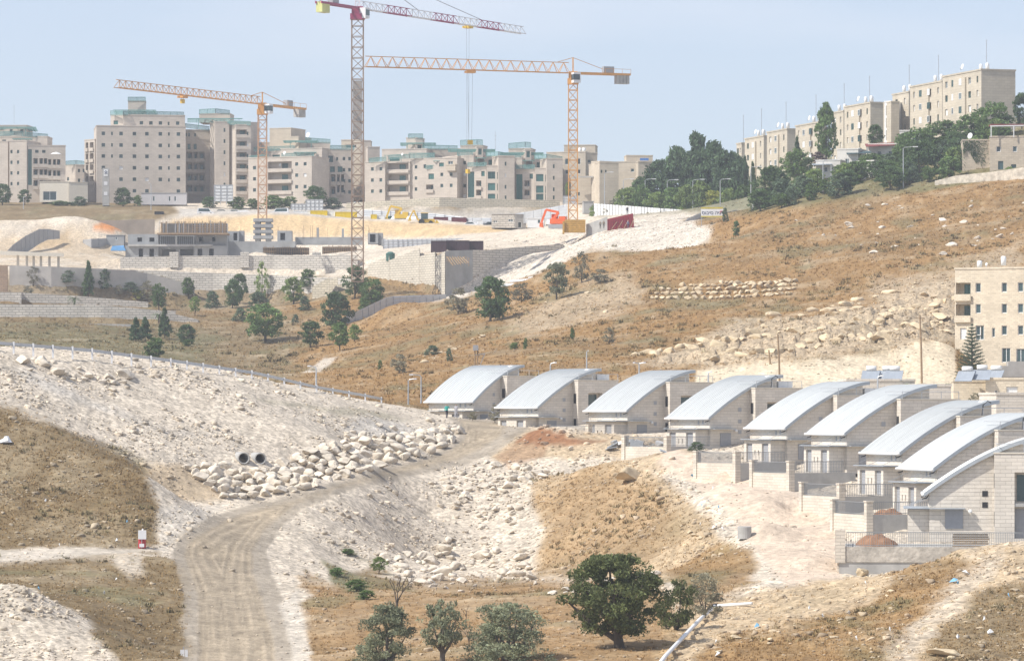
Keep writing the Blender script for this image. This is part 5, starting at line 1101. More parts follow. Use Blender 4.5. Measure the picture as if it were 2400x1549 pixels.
p = at(570, 506, 1048); tag(MB().prism([(-2, 0), (2.2, 0), (2.0, .9), (.8, 1.4), (-1.4, 1.2)], -1, 1).build('tarpaulin_heap', M_WHITE, None, p), 'white covered load between the dark cars and the crane', 'tarpaulin')
t = tag(MB().add([(-1.8, -.8, 0), (1.8, -.8, 0), (1.6, .8, 0), (-1.6, .8, 0), (-1.5, -.5, 1.1), (1.3, -.6, .9), (1.2, .5, 1.3), (-1.2, .6, 1.0)], [(4, 5, 6, 7), (0, 1, 5, 4), (1, 2, 6, 5), (2, 3, 7, 6), (3, 0, 4, 7)]).build('tarpaulin_heap', mat('blue_tarp', (.12, .30, .55)), None, at(278, 588, 985)), 'crumpled blue tarpaulin left of the concrete shell', 'tarpaulin')
def digger(label, px, py, d, rz, mt, name, backhoe=False):
    t = thing(name, label, 'excavator', at(px, py, d), R(rz))
    if backhoe:
        for x, r in ((-1.1, .75), (1.2, .55)):
            for y in (-.9, .9): MB().tube([(x, y - .2, r), (x, y + .2, r)], r, 12).build('wheel', M_BLACK, t)
        MB().box(-1.8, 2.2, -.55, .55, .7, 1.5).build('body', mt, t)
        c = MB().box(-1.2, .5, -.7, .7, 1.5, 2.9).build('cab', M_GLASS, t); MB().box(-1.3, .6, -.75, .75, 2.9, 3.05).build('cab_roof', mt, c)
        MB().prism([(2.2, .4), (3.2, .2), (3.3, .5), (2.6, 1.3)], -1.1, 1.1).build('loader_bucket', mt, t)
        MB().bar((-1.9, 0, 1.2), (-3.0, 0, 3.7), .3, .4).bar((-3.0, 0, 3.7), (-4.0, 0, 1.8), .25, .35).build('boom', mt, t); MB().prism([(-4.4, 1.0), (-3.6, 1.1), (-3.7, 1.9), (-4.2, 1.9)], -.35, .35).build('bucket', mt, t)
    else:
        for y in (-1.1, 1.1): MB().prism([(-1.9, .1), (-1.6, 0), (1.6, 0), (1.9, .1), (1.9, .7), (1.6, .85), (-1.6, .85), (-1.9, .7)], y - .3, y + .3).build('track', M_SHUT, t)
        MB().box(-1.8, 1.6, -1.25, 1.25, 1.0, 2.1).box(-1.8, -.4, -1.2, 1.2, 2.1, 2.6).build('body', mt, t)
        c = MB().box(.2, 1.5, -1.2, -.2, 2.1, 3.2).build('cab', mt, t); MB().box(.3, 1.53, -1.23, -.3, 2.35, 3.05).build('cab_window', M_GLASS, c)
        MB().bar((1.2, .3, 1.8), (-.2, .3, 3.5), .45, .55).bar((-.2, .3, 3.5), (2.6, .3, 4.1), .4, .5).build('boom', mt, t)
        MB().bar((2.6, .3, 4.1), (3.6, .3, 1.4), .3, .45).build('stick', mt, t); MB().prism([(3.2, .2), (4.0, .4), (3.9, 1.4), (3.3, 1.3)], -.2, .8).build('bucket', mt, t)
    return t
M_EXO = mat('excavator_orange', (.75, .14, .04), rough=.45, var=.08, scale=2)
digger('orange excavator with raised folded arm beside the ochre box', 1308, 536, 905, 168, M_EXO, 'excavator'); digger('yellow backhoe loader with raised arm in the yard', 998, 528, 1032, 4, M_YEL, 'backhoe_loader', True); digger('yellow tracked digger behind the water tanks in the yard', 940, 522, 1042, 178, M_YEL, 'excavator')
for k, px in enumerate((915, 926, 962, 972)):
    tag(MB().lathe([(0, 0), (1.1, 0), (1.15, .9), (.7, 1.5), (0, 1.6)], 10).build('water_tank', M_WHITE if k else M_DARKG, None, at(px, 521 + k % 2, 1043 - k)), ['dark green tank left of the tracked digger', 'white round tank just right of the dark green one', 'white round tank left of the yellow backhoe', 'white round tank touching the yellow backhoe'][k], 'tank', 'site tanks')
t = tag(MB().lathe([(0, 0), (.9, 0), (1.0, 1.6), (.4, 2.0), (0, 2.0)], 10).build('cement_mixer_bin', M_DARKG, None, at(915, 612, 898)), 'dark green bin behind the wedge wall top', 'bin')
# red formwork panel, white wall and sheet by the yellow crane
rwall('site_wall', 'white concrete wall left of the red formwork', 'wall', [(1374, 526, 540, 888), (1424, 508, 539, 886)], .4, M_CONC)
t = thing('steel_formwork', 'large red steel wall formwork leaning on timber props', 'formwork', at(1424, 540, 882))
MB().hexa([(0, 0, -.3), (5.7, .3, -.3), (5.7, .6, -.3), (0, .3, -.3), (0, 0, 2.4), (5.4, .3, 3.6), (5.4, .6, 3.6), (0, .3, 2.4)]).build('panel', mat('red_steel', (.30, .03, .045), rough=.6, var=.15, scale=1), t)
for k in range(11): x = k * .52; MB().bar((x, -.06, -.2), (x, -.06 + x * .05, 2.35 + x * .21), .1, .1).build('rib', MATS['red_steel'], t)
for k in range(4): MB().bar((.6 + k * 1.3, -1.4, -.1), (2.0 + k * 1.2, .0, 1.8 + .2 * k), .1).build('prop', M_WOOD, t)

# ------------------------------------------------------------------ signs
M_INK = mat('sign_ink', (.03, .05, .12), rough=.6)
t = thing('sign_pylon', 'tall stone sign pylon with a white logo square before the large block', 'sign', at(240, 482, 1066), R(4))
MB().box(0, 1.75, 0, 2.2, 0, 9.6).build('pillar', M_CONC, t); MB().box(.35, 1.4, -.06, -.005, 7.5, 9.2).build('logo_plate', M_WHITE, t)
lg = MB(); c = (.875, 8.5)
ring = [(c[0] + .0, c[1] + .42), (c[0] + .3, c[1] + .08), (c[0], c[1] - .28), (c[0] - .3, c[1] + .08)]
for a, b in zip(ring, ring[1:] + ring[:1]): lg.bar((a[0], -.09, a[1]), (b[0], -.09, b[1]), .05, .13)
lg.bar((c[0] - .32, -.09, c[1] - .45), (c[0] + .05, -.09, c[1] - .2), .05, .13); lg.bar((c[0] + .05, -.09, c[1] - .2), (c[0] + .36, -.09, c[1] - .48), .05, .13)
lg.build('logo', M_INK, t)
for z in (2.6, 5.2): MB().box(.4, 1.3, -.05, -.005, z, z + .9).build('notice_plate', M_CW, t)
def billboard(label, px0, px1, top, bot, d, nx, nz, legs):
    s = F / d; t = thing('billboard', label, 'billboard', at(px0, bot + legs, d), R(-3)); W_ = (px1 - px0) / s; H_ = (bot - top) / s; z0 = legs / s
    MB().box(0, W_, 0, .08, z0, z0 + H_).build('board', M_HW, t)
    for i in range(nx + 1): MB().bar((W_ * i / nx, -.08, 0), (W_ * i / nx, -.08, z0 + H_), .14).build('upright', M_SHUT, t)
    for i in range(nz + 1): MB().bar((0, -.1, z0 + H_ * i / nz), (W_, -.1, z0 + H_ * i / nz), .10).build('rail', M_SHUT, t)
billboard('large white billboard back with a grid frame before the apartment tower', 502, 546, 434, 472, 1066, 3, 5, 8); billboard('grey billboard back right of the left crane, taller one', 717, 757, 468, 492, 1058, 4, 3, 6); billboard('grey billboard back right of the left crane, lower wide one', 682, 716, 478, 492, 1060, 4, 2, 6); billboard('white billboard back beside the yellow crane mast', 1320, 1352, 460, 478, 985, 2, 3, 8)
t = thing('site_sign', 'white banner sign with dark Hebrew lettering on the crest', 'sign', at(1643, 508, 840), R(-4))
s = F / 840
MB().box(0, 4.45, 0, .06, .15, 1.55).build('banner', M_CW, t); MB().box(0, 4.45, -.02, .05, 1.55, 1.9).build('top_band', mat('olive_yellow', (.5, .42, .08)), t); MB().box(0, 4.45, -.02, .05, -.1, .15).build('bottom_band', MATS['olive_yellow'], t)
for x in (.1, 4.3): MB().bar((x, .15, -2), (x, .15, 1.6), .12).build('post', M_SHUT, t)
fc = bpy.data.curves.new('lettering', 'FONT'); fc.body = 'סוביס הינד'; fc.size = .98; fc.extrude = .01; fc.materials.append(M_INK); tmp_ = bpy.data.objects.new('lettering', fc); COL.objects.link(tmp_); dg_ = bpy.context.evaluated_depsgraph_get(); lm_ = bpy.data.meshes.new_from_object(tmp_.evaluated_get(dg_)); bpy.data.objects.remove(tmp_)
ob('lettering', lm_, t, (.15, -.04, .45), (R(90), 0, 0))
MB().bar((3.85, -.05, .7), (3.95, -.05, 1.2), .05, .12).bar((4.15, -.05, .9), (4.2, -.05, 1.25), .05, .12).build('red_mark', mat('red_mark', (.6, .03, .04)), t)

# ------------------------------------------------------------------ street lamps and poles
def lamp(label, px, py, top, d, arm=2.2, mt=None, double=False):
    p = at(px, py, d); h = (py - top) / F * d; t = thing('street_lamp', label, 'street lamp', p, 0, 'street lamps')
    MB().tube([(0, 0, -.6), (0, 0, h * .5), (0, 0, h - .2), (arm * .12, 0, h)], [.13, .10, .08, .07], 6).build('pole', mt or M_STEEL, t)
    for sg in ((1, -1) if double else (1,)):
        MB().tube([(arm * .1 * sg, 0, h), (arm * .8 * sg, -.15, h + .12)], .06, 6).build('arm', mt or M_STEEL, t)
        MB().box(min(arm * .75 * sg, arm * 1.15 * sg), max(arm * .75 * sg, arm * 1.15 * sg), -.28, .06, h + .03, h + .2).build('lamp_head', M_CW, t)
for k, (px, py, top, d, arm) in enumerate([(1417, 478, 405, 972, 1.8), (1461, 482, 421, 966, 2.1), (1512, 486, 421, 958, 2.2), (1564, 490, 423, 950, 2.2), (1624, 494, 422, 940, 2.3), (1688, 497, 421, 920, 2.0)]):
    lamp('street lamp along the white hoarding, %s from the left' % ['first', 'second', 'third', 'fourth', 'fifth', 'sixth'][k], px, py, top, d, arm)
lamp('street lamp on the hill crest before the poplar', 1929, 466, 376, 805, 2.4); lamp('tall street lamp on the crest before the big round trees', 2117, 452, 346, 790, 2.4); lamp('street lamp half hidden left of the dark round bush', 1760, 455, 392, 905, 2)
lamp('short near lamp left of the farthest vaulted house', 957, 945, 890, 522, .9); lamp('taller lamp with a long arm left of the farthest vaulted house', 987, 940, 880, 527, -1.3); lamp('single lamp standing in the valley right of the guard rail', 741, 902, 860, 500, -.9)
lamp('lamp before the large block with the long prefab office', 354, 514, 431, 1052, -.5); lamp('lamp at the far left above the spoil bank', 55, 520, 462, 1050, .5); lamp('lamp between the second and third vaulted houses', 1375, 866, 824, 530, .2)
lamp('lamp behind the fourth vaulted roof', 1498, 870, 852, 520, -.7, None, True); lamp('lamp behind the first vaulted roof gap', 1290, 870, 852, 540, .7); lamp('short lamp behind the sixth vaulted roof', 2057, 925, 883, 440, .5); lamp('short lamp by the fourth vaulted roof ridge', 1660, 890, 873, 500, .4)
for lab, px, py, top, d in (('tall wooden pole behind the fourth vaulted roof', 1825, 905, 783, 540), ('tall wooden pole before the cut rock face at right', 2158, 895, 738, 545), ('thin pole left of the tall wooden pole', 1804, 880, 820, 552)):
    p = at(px, py, d); h = (py - top) / F * d; tag(MB().tube([(.15, 0, -1), (.05, 0, h * .5), (-.12, 0, h)], [.15, .13, .10], 7).bar((-.7, 0, h - .4), (.5, 0, h - .4), .09).build('utility_pole', M_WOOD, None, p), lab, 'pole', 'utility poles')
t = thing('transformer_pole', 'double utility pole with a transformer behind the farthest vaulted house', 'pole', at(1113, 868, 545)); h = 52 / F * 545
for x in (0, .35): MB().tube([(x, 0, -1), (x, 0, h)], .1, 6).build('pole', M_WOOD, t)
MB().box(-.25, .45, -.3, .3, h - .3, h + .4).build('transformer', M_SHUT, t); MB().bar((0, 0, h - .9), (1.35, 0, h - .7), .1).bar((1.3, 0, h - .7), (.5, 0, .2), .08).build('brace', M_SHUT, t)

# ------------------------------------------------------------------ guard rail along the bank top
t = thing('guard_rail', 'white-posted steel guard rail along the top of the white bank', 'guard rail', on(0, 408))
gp = [(-60 + 46 * i if i < 11 else 400 + (i - 10) * 38, 0) for i in range(25)]; PR = []
for px, _ in gp:
    if px > 905: break
    d = float(np.interp(px, [-60, 0, 200, 400, 600, 740, 880, 910], [404, 407, 415, 424, 438.5, 461, 503, 510])); p = on(px, d); p.z = (HY - float(np.interp(px, [-60, 0, 200, 400, 600, 740, 880, 910], [812, 818, 833, 858, 887, 919, 942, 950]))) / F * d
    PR.append(p)
for p in PR: MB().box(-.09, .09, -.07, .07, -.5, .82).build('post', M_CW, t, p - t.location)
V = []; Fc = []
for p in PR:
    q = p - t.location + Vector((0, .12, 0)); V += [q + Vector((0, y, z)) for y, z in ((0, .42), (.04, .5), (0, .58), (.04, .66), (0, .74))]
for i in range(len(PR) - 1):
    for k in range(4): a = 5 * i + k; Fc.append((a, a + 5, a + 6, a + 1))
ob('rail', new_mesh('rail', V, Fc, [M_STEEL]), t)

# ------------------------------------------------------------------ culvert pipes, signs and oddments near the road
for k, (px, py) in enumerate([(573, 1076), (612, 1077)]):
    p = hit(px, py + 6); t = tag(ob('culvert_pipe', None, None, p + Vector((0, -.9, .35)), (0, 0, R(12))), ['left concrete culvert pipe mouth above the stacked boulders', 'right concrete culvert pipe mouth above the stacked boulders'][k], 'culvert pipe', 'culvert pipes')
    b = MB(); n = 18
    for r, y in ((.46, 4.0), (.46, 0), (.58, 0), (.58, 4.0)): b.v += [(r * math.cos(2 * math.pi * i / n), y, r * math.sin(2 * math.pi * i / n)) for i in range(n)]
    for j in range(3): b.f += [(j * n + i, j * n + (i + 1) % n, (j + 1) * n + (i + 1) % n, (j + 1) * n + i) for i in range(n)]; b.m += [0] * n
    b.build('pipe', M_CONC, t, None, None, True)
p = hit(333, 1284); t = thing('barrel_marker', 'red and white marker barrel with a plate beside the path', 'barrel', p)
MB().lathe([(0, 0), (.32, 0), (.33, .35), (.31, .7), (.33, .95), (0, .95)], 12).build('barrel', mat('red_barrel', (.42, .04, .05), rough=.6), t); MB().box(-.3, .38, -.36, -.33, .75, 1.5).build('plate', M_CW, t); MB().box(-.2, .2, -.35, -.32, .1, .38).build('white_band', M_CW, t); MB().bar((.0, -.3, .0), (.0, -.3, 1.5), .06).build('stake', M_SHUT, t)
p = at(430, 1556, 284); t = thing('road_sign', 'small white sign on a stake at the lower road edge', 'sign', p); MB().bar((0, 0, -1), (0, 0, 1.2), .07).build('stake', M_SHUT, t); MB().box(-.22, .06, -.06, -.04, .45, 1.0).build('plate', M_CW, t); MB().box(.09, .3, -.06, -.04, .5, 1.0).build('plate', M_CW, t)
p = hit(1745, 1262); tag(MB().lathe([(.56, 0), (.56, .95), (.5, 1.0), (.45, .95), (.45, .1), (0, .1)], 20).build('concrete_ring', M_CONC, None, p, None), 'upright concrete ring standing beside the dirt track', 'concrete ring')
t = thing('white_pipe', 'long bent white plastic pipe on the slope at lower right', 'pipe', hit(1675, 1432) + Vector((0, 0, .35)))
b = Vector((0, 0, 0)); c = hit(1762, 1424) + Vector((0, 0, .3)) - t.location
low_ = [hit(x, y) + Vector((0, 0, .32)) - t.location for x, y in ((1540, 1575), (1560, 1549), (1600, 1506), (1640, 1463))] + [b]
MB().tube(low_, .125, 10).build('lower_length', M_WHITE, t, None, None, True); MB().tube([b + Vector((.15, 0, .03)), c], .115, 10).build('upper_length', M_WHITE, t, None, None, True); MB().tube([b * 1 + Vector((-.12, 0, -.08)), Vector((0, 0, .05)), Vector((.16, 0, .05))], .16, 8).build('coupling', M_BLACK, t)
for k, (px, py, r, lab) in enumerate([(15, 1038, .55, 'crumpled white plastic sack on the left grassy hill')]):
    p = hit(px, py); b = MB().lathe([(0, 0), (r, .05), (r * 1.1, r * .4), (r * .5, r * .9), (0, r * 1.1)], 9); b.v = [(x + .2 * math.sin(9 * z + x * 5), y, z * (1 + .3 * math.sin(5 * x))) for x, y, z in b.v]
    tag(b.build('plastic_sack', M_CW, None, p), lab, 'sack')
# rubbish heap on the bank before the third house
M_GREYS = mat('grey_scrap', (.36, .38, .40), var=.2, scale=3)
for k in range(26):
    px = random.uniform(1432, 1560); py = random.uniform(1040, 1062); p = hit(px, py); w = random.uniform(.15, .75)
    b = MB().box(-w, w, -w * .6, w * .6, -.04, random.choice((.05, .06, .3)))
    o = b.build('scrap_sheet', [M_GREYS, M_CW, M_WOOD, M_CONC][k % 4], None, p + Vector((0, 0, .15)), (random.uniform(-.5, .5), random.uniform(-.5, .5), random.uniform(0, 3)))
    tag(o, 'loose scrap piece in the rubbish heap above the ravine', 'rubbish', 'scraps of the rubbish heap')
p = hit(1492, 1050); tag(MB().box(-.7, .7, -.05, .05, 0, .9).build('panel_sheet', M_GREYS, None, p, (R(-30), R(8), R(10))), 'upright grey panel standing in the rubbish heap', 'panel')

# ------------------------------------------------------------------ people
def person(label, px, py, d, hgt, top, legs, skin=(.35, .22, .15), hair=(.03, .025, .02), stride=.18, arm=None, long=False, rz=0.0, group='people'):
    p = at(px, py, d); n = f'cloth_{px}'
    m = bpy.data.materials.new(n); m.use_nodes = True; nd = m.node_tree.nodes; l = m.node_tree.links; b = nd['Principled BSDF']; b.inputs['Roughness'].default_value = .9
    tcn = nd.new('ShaderNodeTexCoord'); sp = nd.new('ShaderNodeSeparateXYZ'); l.new(tcn.outputs['Object'], sp.inputs[0]); rp = nd.new('ShaderNodeValToRGB'); rp.color_ramp.interpolation = 'CONSTANT'
    dv = nd.new('ShaderNodeMath'); dv.operation = 'DIVIDE'; dv.inputs[1].default_value = 1.8; l.new(sp.outputs['Z'], dv.inputs[0]); l.new(dv.outputs[0], rp.inputs['Fac'])
    el = rp.color_ramp.elements; el[0].position = 0; el[0].color = (.05, .04, .035, 1); el[1].position = .05; el[1].color = (*(top if long else legs), 1)
    for pos, c in ((.53, top), (.835, skin), (.925, hair)): e = el.new(pos); e.color = (*c, 1)
    l.new(rp.outputs['Color'], b.inputs['Base Color'])
    S_ = stride
    J = [(0, 0, .95, .155), (0, 0, 1.15, .15), (0, 0, 1.36, .175), (0, 0, 1.47, .075), (0, -.01, 1.55, .085), (0, -.02, 1.64, .105), (0, -.01, 1.71, .085),
         (-.09, 0, .88, .095), (-.1, -S_ * .6, .48, .07), (-.1, -S_, .09, .045), (-.1, -S_ - .14, .04, .04), (.09, 0, .88, .095), (.1, S_ * .3, .48, .07), (.1, S_, .09, .045), (.1, S_ - .14, .04, .04),
         (-.2, 0, 1.4, .062), (-.25, .06, 1.12, .048), (-.26, -.05, .88, .036), (-.26, -.09, .79, .034), (.2, 0, 1.4, .062), (.25, -.03, 1.12, .048), (.26, -.12, .9, .036), (.26, -.16, .81, .034)]
    if arm == 'up': J[19:] = [(.2, 0, 1.4, .062), (.32, -.12, 1.22, .05), (.16, -.25, 1.45, .038), (.1, -.22, 1.55, .036)]
    if long: J[8] = (-.08, -.05, .48, .12); J[12] = (.08, .05, .48, .12)
    E = [(0, 1), (1, 2), (2, 3), (3, 4), (4, 5), (5, 6), (0, 7), (7, 8), (8, 9), (9, 10), (0, 11), (11, 12), (12, 13), (13, 14), (2, 15), (15, 16), (16, 17), (17, 18), (2, 19), (19, 20), (20, 21), (21, 22)]
    me = bpy.data.meshes.new('person'); me.from_pydata([j[:3] for j in J], E, []); me.materials.append(m)
    o = ob('person', me, None, p, (0, 0, rz), hgt / 1.79)
    sk = o.modifiers.new('skin', 'SKIN'); 
    for i, v in enumerate(me.skin_vertices[0].data): v.radius = (J[i][3], J[i][3]); v.use_root = (i == 0)
    o.modifiers.new('sub', 'SUBSURF').levels = 1; o.modifiers['sub'].render_levels = 1
    return tag(o, label, 'person', group)
person('person in a turquoise top and dark trousers walking on the road, hand raised', 1047, 980, 491, 1.72, (.06, .42, .36), (.03, .03, .05), hair=(.45, .40, .32), arm='up', rz=.3)
person('person in a long pale robe walking on the road beside the other walker', 1069, 979, 492, 1.68, (.42, .41, .43), (.4, .4, .42), hair=(.5, .47, .42), long=True, rz=-.2)
person('person in dark clothes on the valley path, left of the three', 747, 841, 800, 1.75, (.06, .05, .06), (.04, .04, .05)); person('person in dark red on the valley path, middle of the three', 764, 838, 806, 1.72, (.12, .05, .06), (.05, .05, .06)); person('person in grey on the valley path, right of the three', 772, 838, 806, 1.70, (.16, .15, .16), (.06, .06, .08))
person('worker in dark clothes standing above the red formwork', 1470, 503, 900, 1.78, (.05, .05, .07), (.04, .04, .05), stride=.05); person('worker in white helmet before the red formwork', 1472, 536, 878, 1.75, (.12, .12, .18), (.06, .06, .1), hair=(.7, .7, .7), stride=.1)
person('worker bending at the white wall, left of the pair', 1407, 537, 880, 1.7, (.2, .17, .13), (.1, .09, .08), stride=.2); person('worker at the white wall, right of the pair', 1415, 536, 880, 1.75, (.18, .14, .1), (.1, .09, .08), stride=.15)
# ------------------------------------------------------------------ vegetation
def leaf_mat(name, col, var=.35, trans=.3):
    m = bpy.data.materials.new(name); m.use_nodes = True; n = m.node_tree.nodes; l = m.node_tree.links
    b = n['Principled BSDF']; b.inputs['Roughness'].default_value = .65; b.inputs['Specular IOR Level'].default_value = .25
    a = n.new('ShaderNodeVertexColor'); a.layer_name = 'tint'; oi = n.new('ShaderNodeObjectInfo')
    mr = n.new('ShaderNodeMapRange'); mr.inputs['To Min'].default_value = .82; mr.inputs['To Max'].default_value = 1.18; l.new(oi.outputs['Random'], mr.inputs['Value'])
    mu = n.new('ShaderNodeVectorMath'); mu.operation = 'MULTIPLY'; mu.inputs[1].default_value = col; l.new(a.outputs['Color'], mu.inputs[0])
    sc = n.new('ShaderNodeVectorMath'); sc.operation = 'SCALE'; l.new(mu.outputs['Vector'], sc.inputs[0]); l.new(mr.outputs['Result'], sc.inputs['Scale']); l.new(sc.outputs['Vector'], b.inputs['Base Color'])
    t = n.new('ShaderNodeBsdfTranslucent'); l.new(sc.outputs['Vector'], t.inputs['Color']); mx = n.new('ShaderNodeMixShader'); mx.inputs[0].default_value = trans
    l.new(b.outputs[0], mx.inputs[1]); l.new(t.outputs[0], mx.inputs[2]); l.new(mx.outputs[0], n['Material Output'].inputs['Surface'])
    return m
LEAF = {k: leaf_mat('leaf_' + k, c) for k, c in {'round': (.13, .20, .065), 'light': (.21, .28, .09), 'dark': (.095, .15, .06), 'olive': (.255, .27, .175), 'carob': (.13, .15, .058), 'grey': (.27, .25, .18), 'pine': (.09, .145, .07),
        'lime': (.33, .34, .08), 'teal': (.12, .165, .10), 'purple': (.12, .075, .08)}.items()}
M_BARK = mat('bark', (.10, .08, .062), var=.3, scale=4, bump=.02); M_BARKG = mat('grey_bark', (.17, .145, .12), var=.3, scale=4, bump=.02)

def tri_leaves(P, size, rng, aspect=.5):
    """one triangle-pair leaf per point, random attitude"""
    n = len(P); a = rng.normal(size=(n, 3)); a /= np.linalg.norm(a, axis=1, keepdims=True); b = rng.normal(size=(n, 3)); b -= (b * a).sum(1, keepdims=True) * a; b /= np.linalg.norm(b, axis=1, keepdims=True)
    s = (size * rng.uniform(.6, 1.4, n))[:, None]
    V = np.stack([P - a * s, P + b * s * aspect, P + a * s], 1).reshape(-1, 3)
    return V, np.arange(3 * n).reshape(-1, 3)

def env(kind, u):
    """relative crown radius at relative crown height u"""
    if kind == 'cone': return np.clip((1 - u) ** .85, .03, 1) * (.55 + .45 * np.minimum(1, u * 8 + .3))
    if kind == 'poplar': return np.sin(np.pi * np.clip(u * .9 + .09, 0, 1)) ** .7 * (1 - .25 * u)
    if kind == 'pine': return np.clip(1.05 - u, .08, 1) ** .7 * np.minimum(1, .45 + u * 2.2)
    if kind == 'dome': return np.sqrt(np.clip(1 - (u * .95) ** 2, .02, 1))
    return np.sqrt(np.clip(1 - (u * 1.9 - .85) ** 2 / 1.15, .05, 1))

def make_tree(key, kind, leaf, c0, n_cl, n_lf, lsize, seed, clr=.17, gap=0.0, trunk=.035, limbs=6, bark=None, lean=0.0):
    """unit tree: height 1, crown width 1; returns (trunk mesh, crown mesh)"""
    rng = np.random.default_rng(seed); C = []
    while len(C) < n_cl:
        u = rng.uniform(0, 1); r = env(kind, np.array(u)) * .5; a = rng.uniform(0, 2 * math.pi); q = r * rng.uniform(.1, 1.0) ** .55 * (1 - clr * .6) * rng.uniform(.82, 1.12)
        C.append((math.cos(a) * q + lean * u, math.sin(a) * q, c0 + (1 - c0) * (u * (1 - clr * .5))))
    C = np.array(C); V = []; T = []; off = 0; tint = []
    for c in C:
        n = int(n_lf * rng.uniform(.55, 1.3)); d = rng.normal(size=(n, 3)); d /= np.linalg.norm(d, axis=1, keepdims=True); rr = clr * rng.uniform(.5, 1.15) * rng.uniform(.25, 1, n) ** .5
        P = c + d * rr[:, None] * (.62, .62, .62 * (.55 if kind != 'cone' else .5))
        v, t = tri_leaves(P, lsize * 1.55, rng, .75); V.append(v); T.append(t + off); off += len(v); base = rng.uniform(.72, 1.25)
        tint.append(np.repeat(base * rng.uniform(.7, 1.35, n), 3))
    V = np.concatenate(V); T = np.concatenate(T); tint = np.concatenate(tint)
    me = np_mesh('crown', V, T, [LEAF[leaf]]); ca = me.color_attributes.new('tint', 'FLOAT_COLOR', 'POINT'); w = rng.uniform(.9, 1.1, len(tint))
    ca.data.foreach_set('color', np.stack([tint * w, tint, tint / w * .95, np.ones_like(tint)], 1).astype(np.float32).ravel())
    mb = MB(); top = c0 + (1 - c0) * (.55 if kind in ('round', 'dome') else .9)
    mb.tube([(0, 0, -.06), (lean * .1 + .01, .005, c0 * .5), (lean * .3, 0, c0), (lean * .6 + .015, .01, (c0 + top) / 2), (lean * .8, 0, top)], [trunk * 1.25, trunk, trunk * .8, trunk * .5, trunk * .15], 7)
    for k in range(limbs):
        c = C[rng.integers(len(C))]; z0 = c0 * rng.uniform(.55, 1.05); mid = (c[0] * .5 + lean * .2, c[1] * .5, z0 + (c[2] - z0) * .45)
        mb.tube([(lean * .2, 0, z0), mid, tuple(c)], [trunk * .55, trunk * .38, trunk * .1], 5, cap=False)
    return mb.mesh('trunk', [bark or M_BARK], True), me
PROTO = {}
def proto(key):
    if key not in PROTO:
        K = {'round1': ('round', 'round', .18, 70, 34, .026, 1), 'round2': ('round', 'round', .22, 60, 36, .028, 2), 'dark1': ('round', 'dark', .12, 80, 36, .026, 3), 'dark2': ('round', 'dark', .15, 70, 36, .026, 4), 'light1': ('round', 'light', .15, 66, 34, .028, 5), 'light2': ('round', 'light', .25, 50, 30, .03, 6),
             'lime': ('dome', 'lime', .05, 50, 34, .03, 7), 'bush1': ('dome', 'teal', .03, 46, 34, .034, 8), 'bush2': ('dome', 'round', .03, 46, 34, .034, 9), 'grey1': ('dome', 'grey', .05, 44, 26, .028, 10), 'grey2': ('round', 'grey', .12, 44, 22, .026, 11), 'olive1': ('round', 'olive', .2, 60, 34, .026, 12), 'cone1': ('cone', 'dark', .07, 90, 30, .030, 13), 'cone2': ('cone', 'pine', .08, 90, 30, .030, 14),
             'pine1': ('pine', 'pine', .1, 110, 34, .028, 15), 'pine2': ('pine', 'pine', .12, 100, 34, .028, 16), 'pine3': ('round', 'pine', .1, 100, 34, .028, 17), 'poplar': ('poplar', 'round', .1, 130, 34, .022, 18), 'wisp': ('poplar', 'light', .1, 40, 22, .026, 19), 'purple': ('dome', 'purple', .05, 46, 30, .032, 20)}[key]
        kd, lf, c0, nc, nl, ls, sd = K; PROTO[key] = make_tree(key, kd, lf, c0, int(nc * 1.3), int(nl * 1.05), ls, sd, clr={'cone': .13, 'pine': .15, 'poplar': .13}.get(kd, .2), trunk=.03 if kd != 'dome' else .02, limbs=5)
    return PROTO[key]
KIND_NAME = {'round': ('broadleaf_tree', 'tree'), 'dark': ('broadleaf_tree', 'tree'), 'light': ('broadleaf_tree', 'tree'), 'lime': ('shrub', 'shrub'), 'bush': ('shrub', 'shrub'), 'grey': ('shrub', 'shrub'), 'olive': ('olive_tree', 'tree'), 'cone': ('conifer_tree', 'tree'), 'pine': ('pine_tree', 'tree'), 'poplar': ('poplar_tree', 'tree'), 'wisp': ('young_tree', 'tree'), 'purple': ('shrub', 'shrub')}
def tree(key, px, py, w, h, label, d=None, group=None, rz=None):
    p = at(px, py, d) if d else hit(px, py, 200)
    if d: p.z = min(p.z, gz(px, d) + .2) if abs(p.z - gz(px, d)) < 3 else p.z
    s = p.y / F; nm, cat = KIND_NAME[key.rstrip('123')]
    t = thing(nm, label, cat, p, random.uniform(0, 6.28) if rz is None else rz, group); t.scale = (w * s, w * s, h * s)
    a, b = proto(key); ob('trunk', a, t); ob('crown', b, t)
    return t
G1 = 'trees and shrubs of the valley'
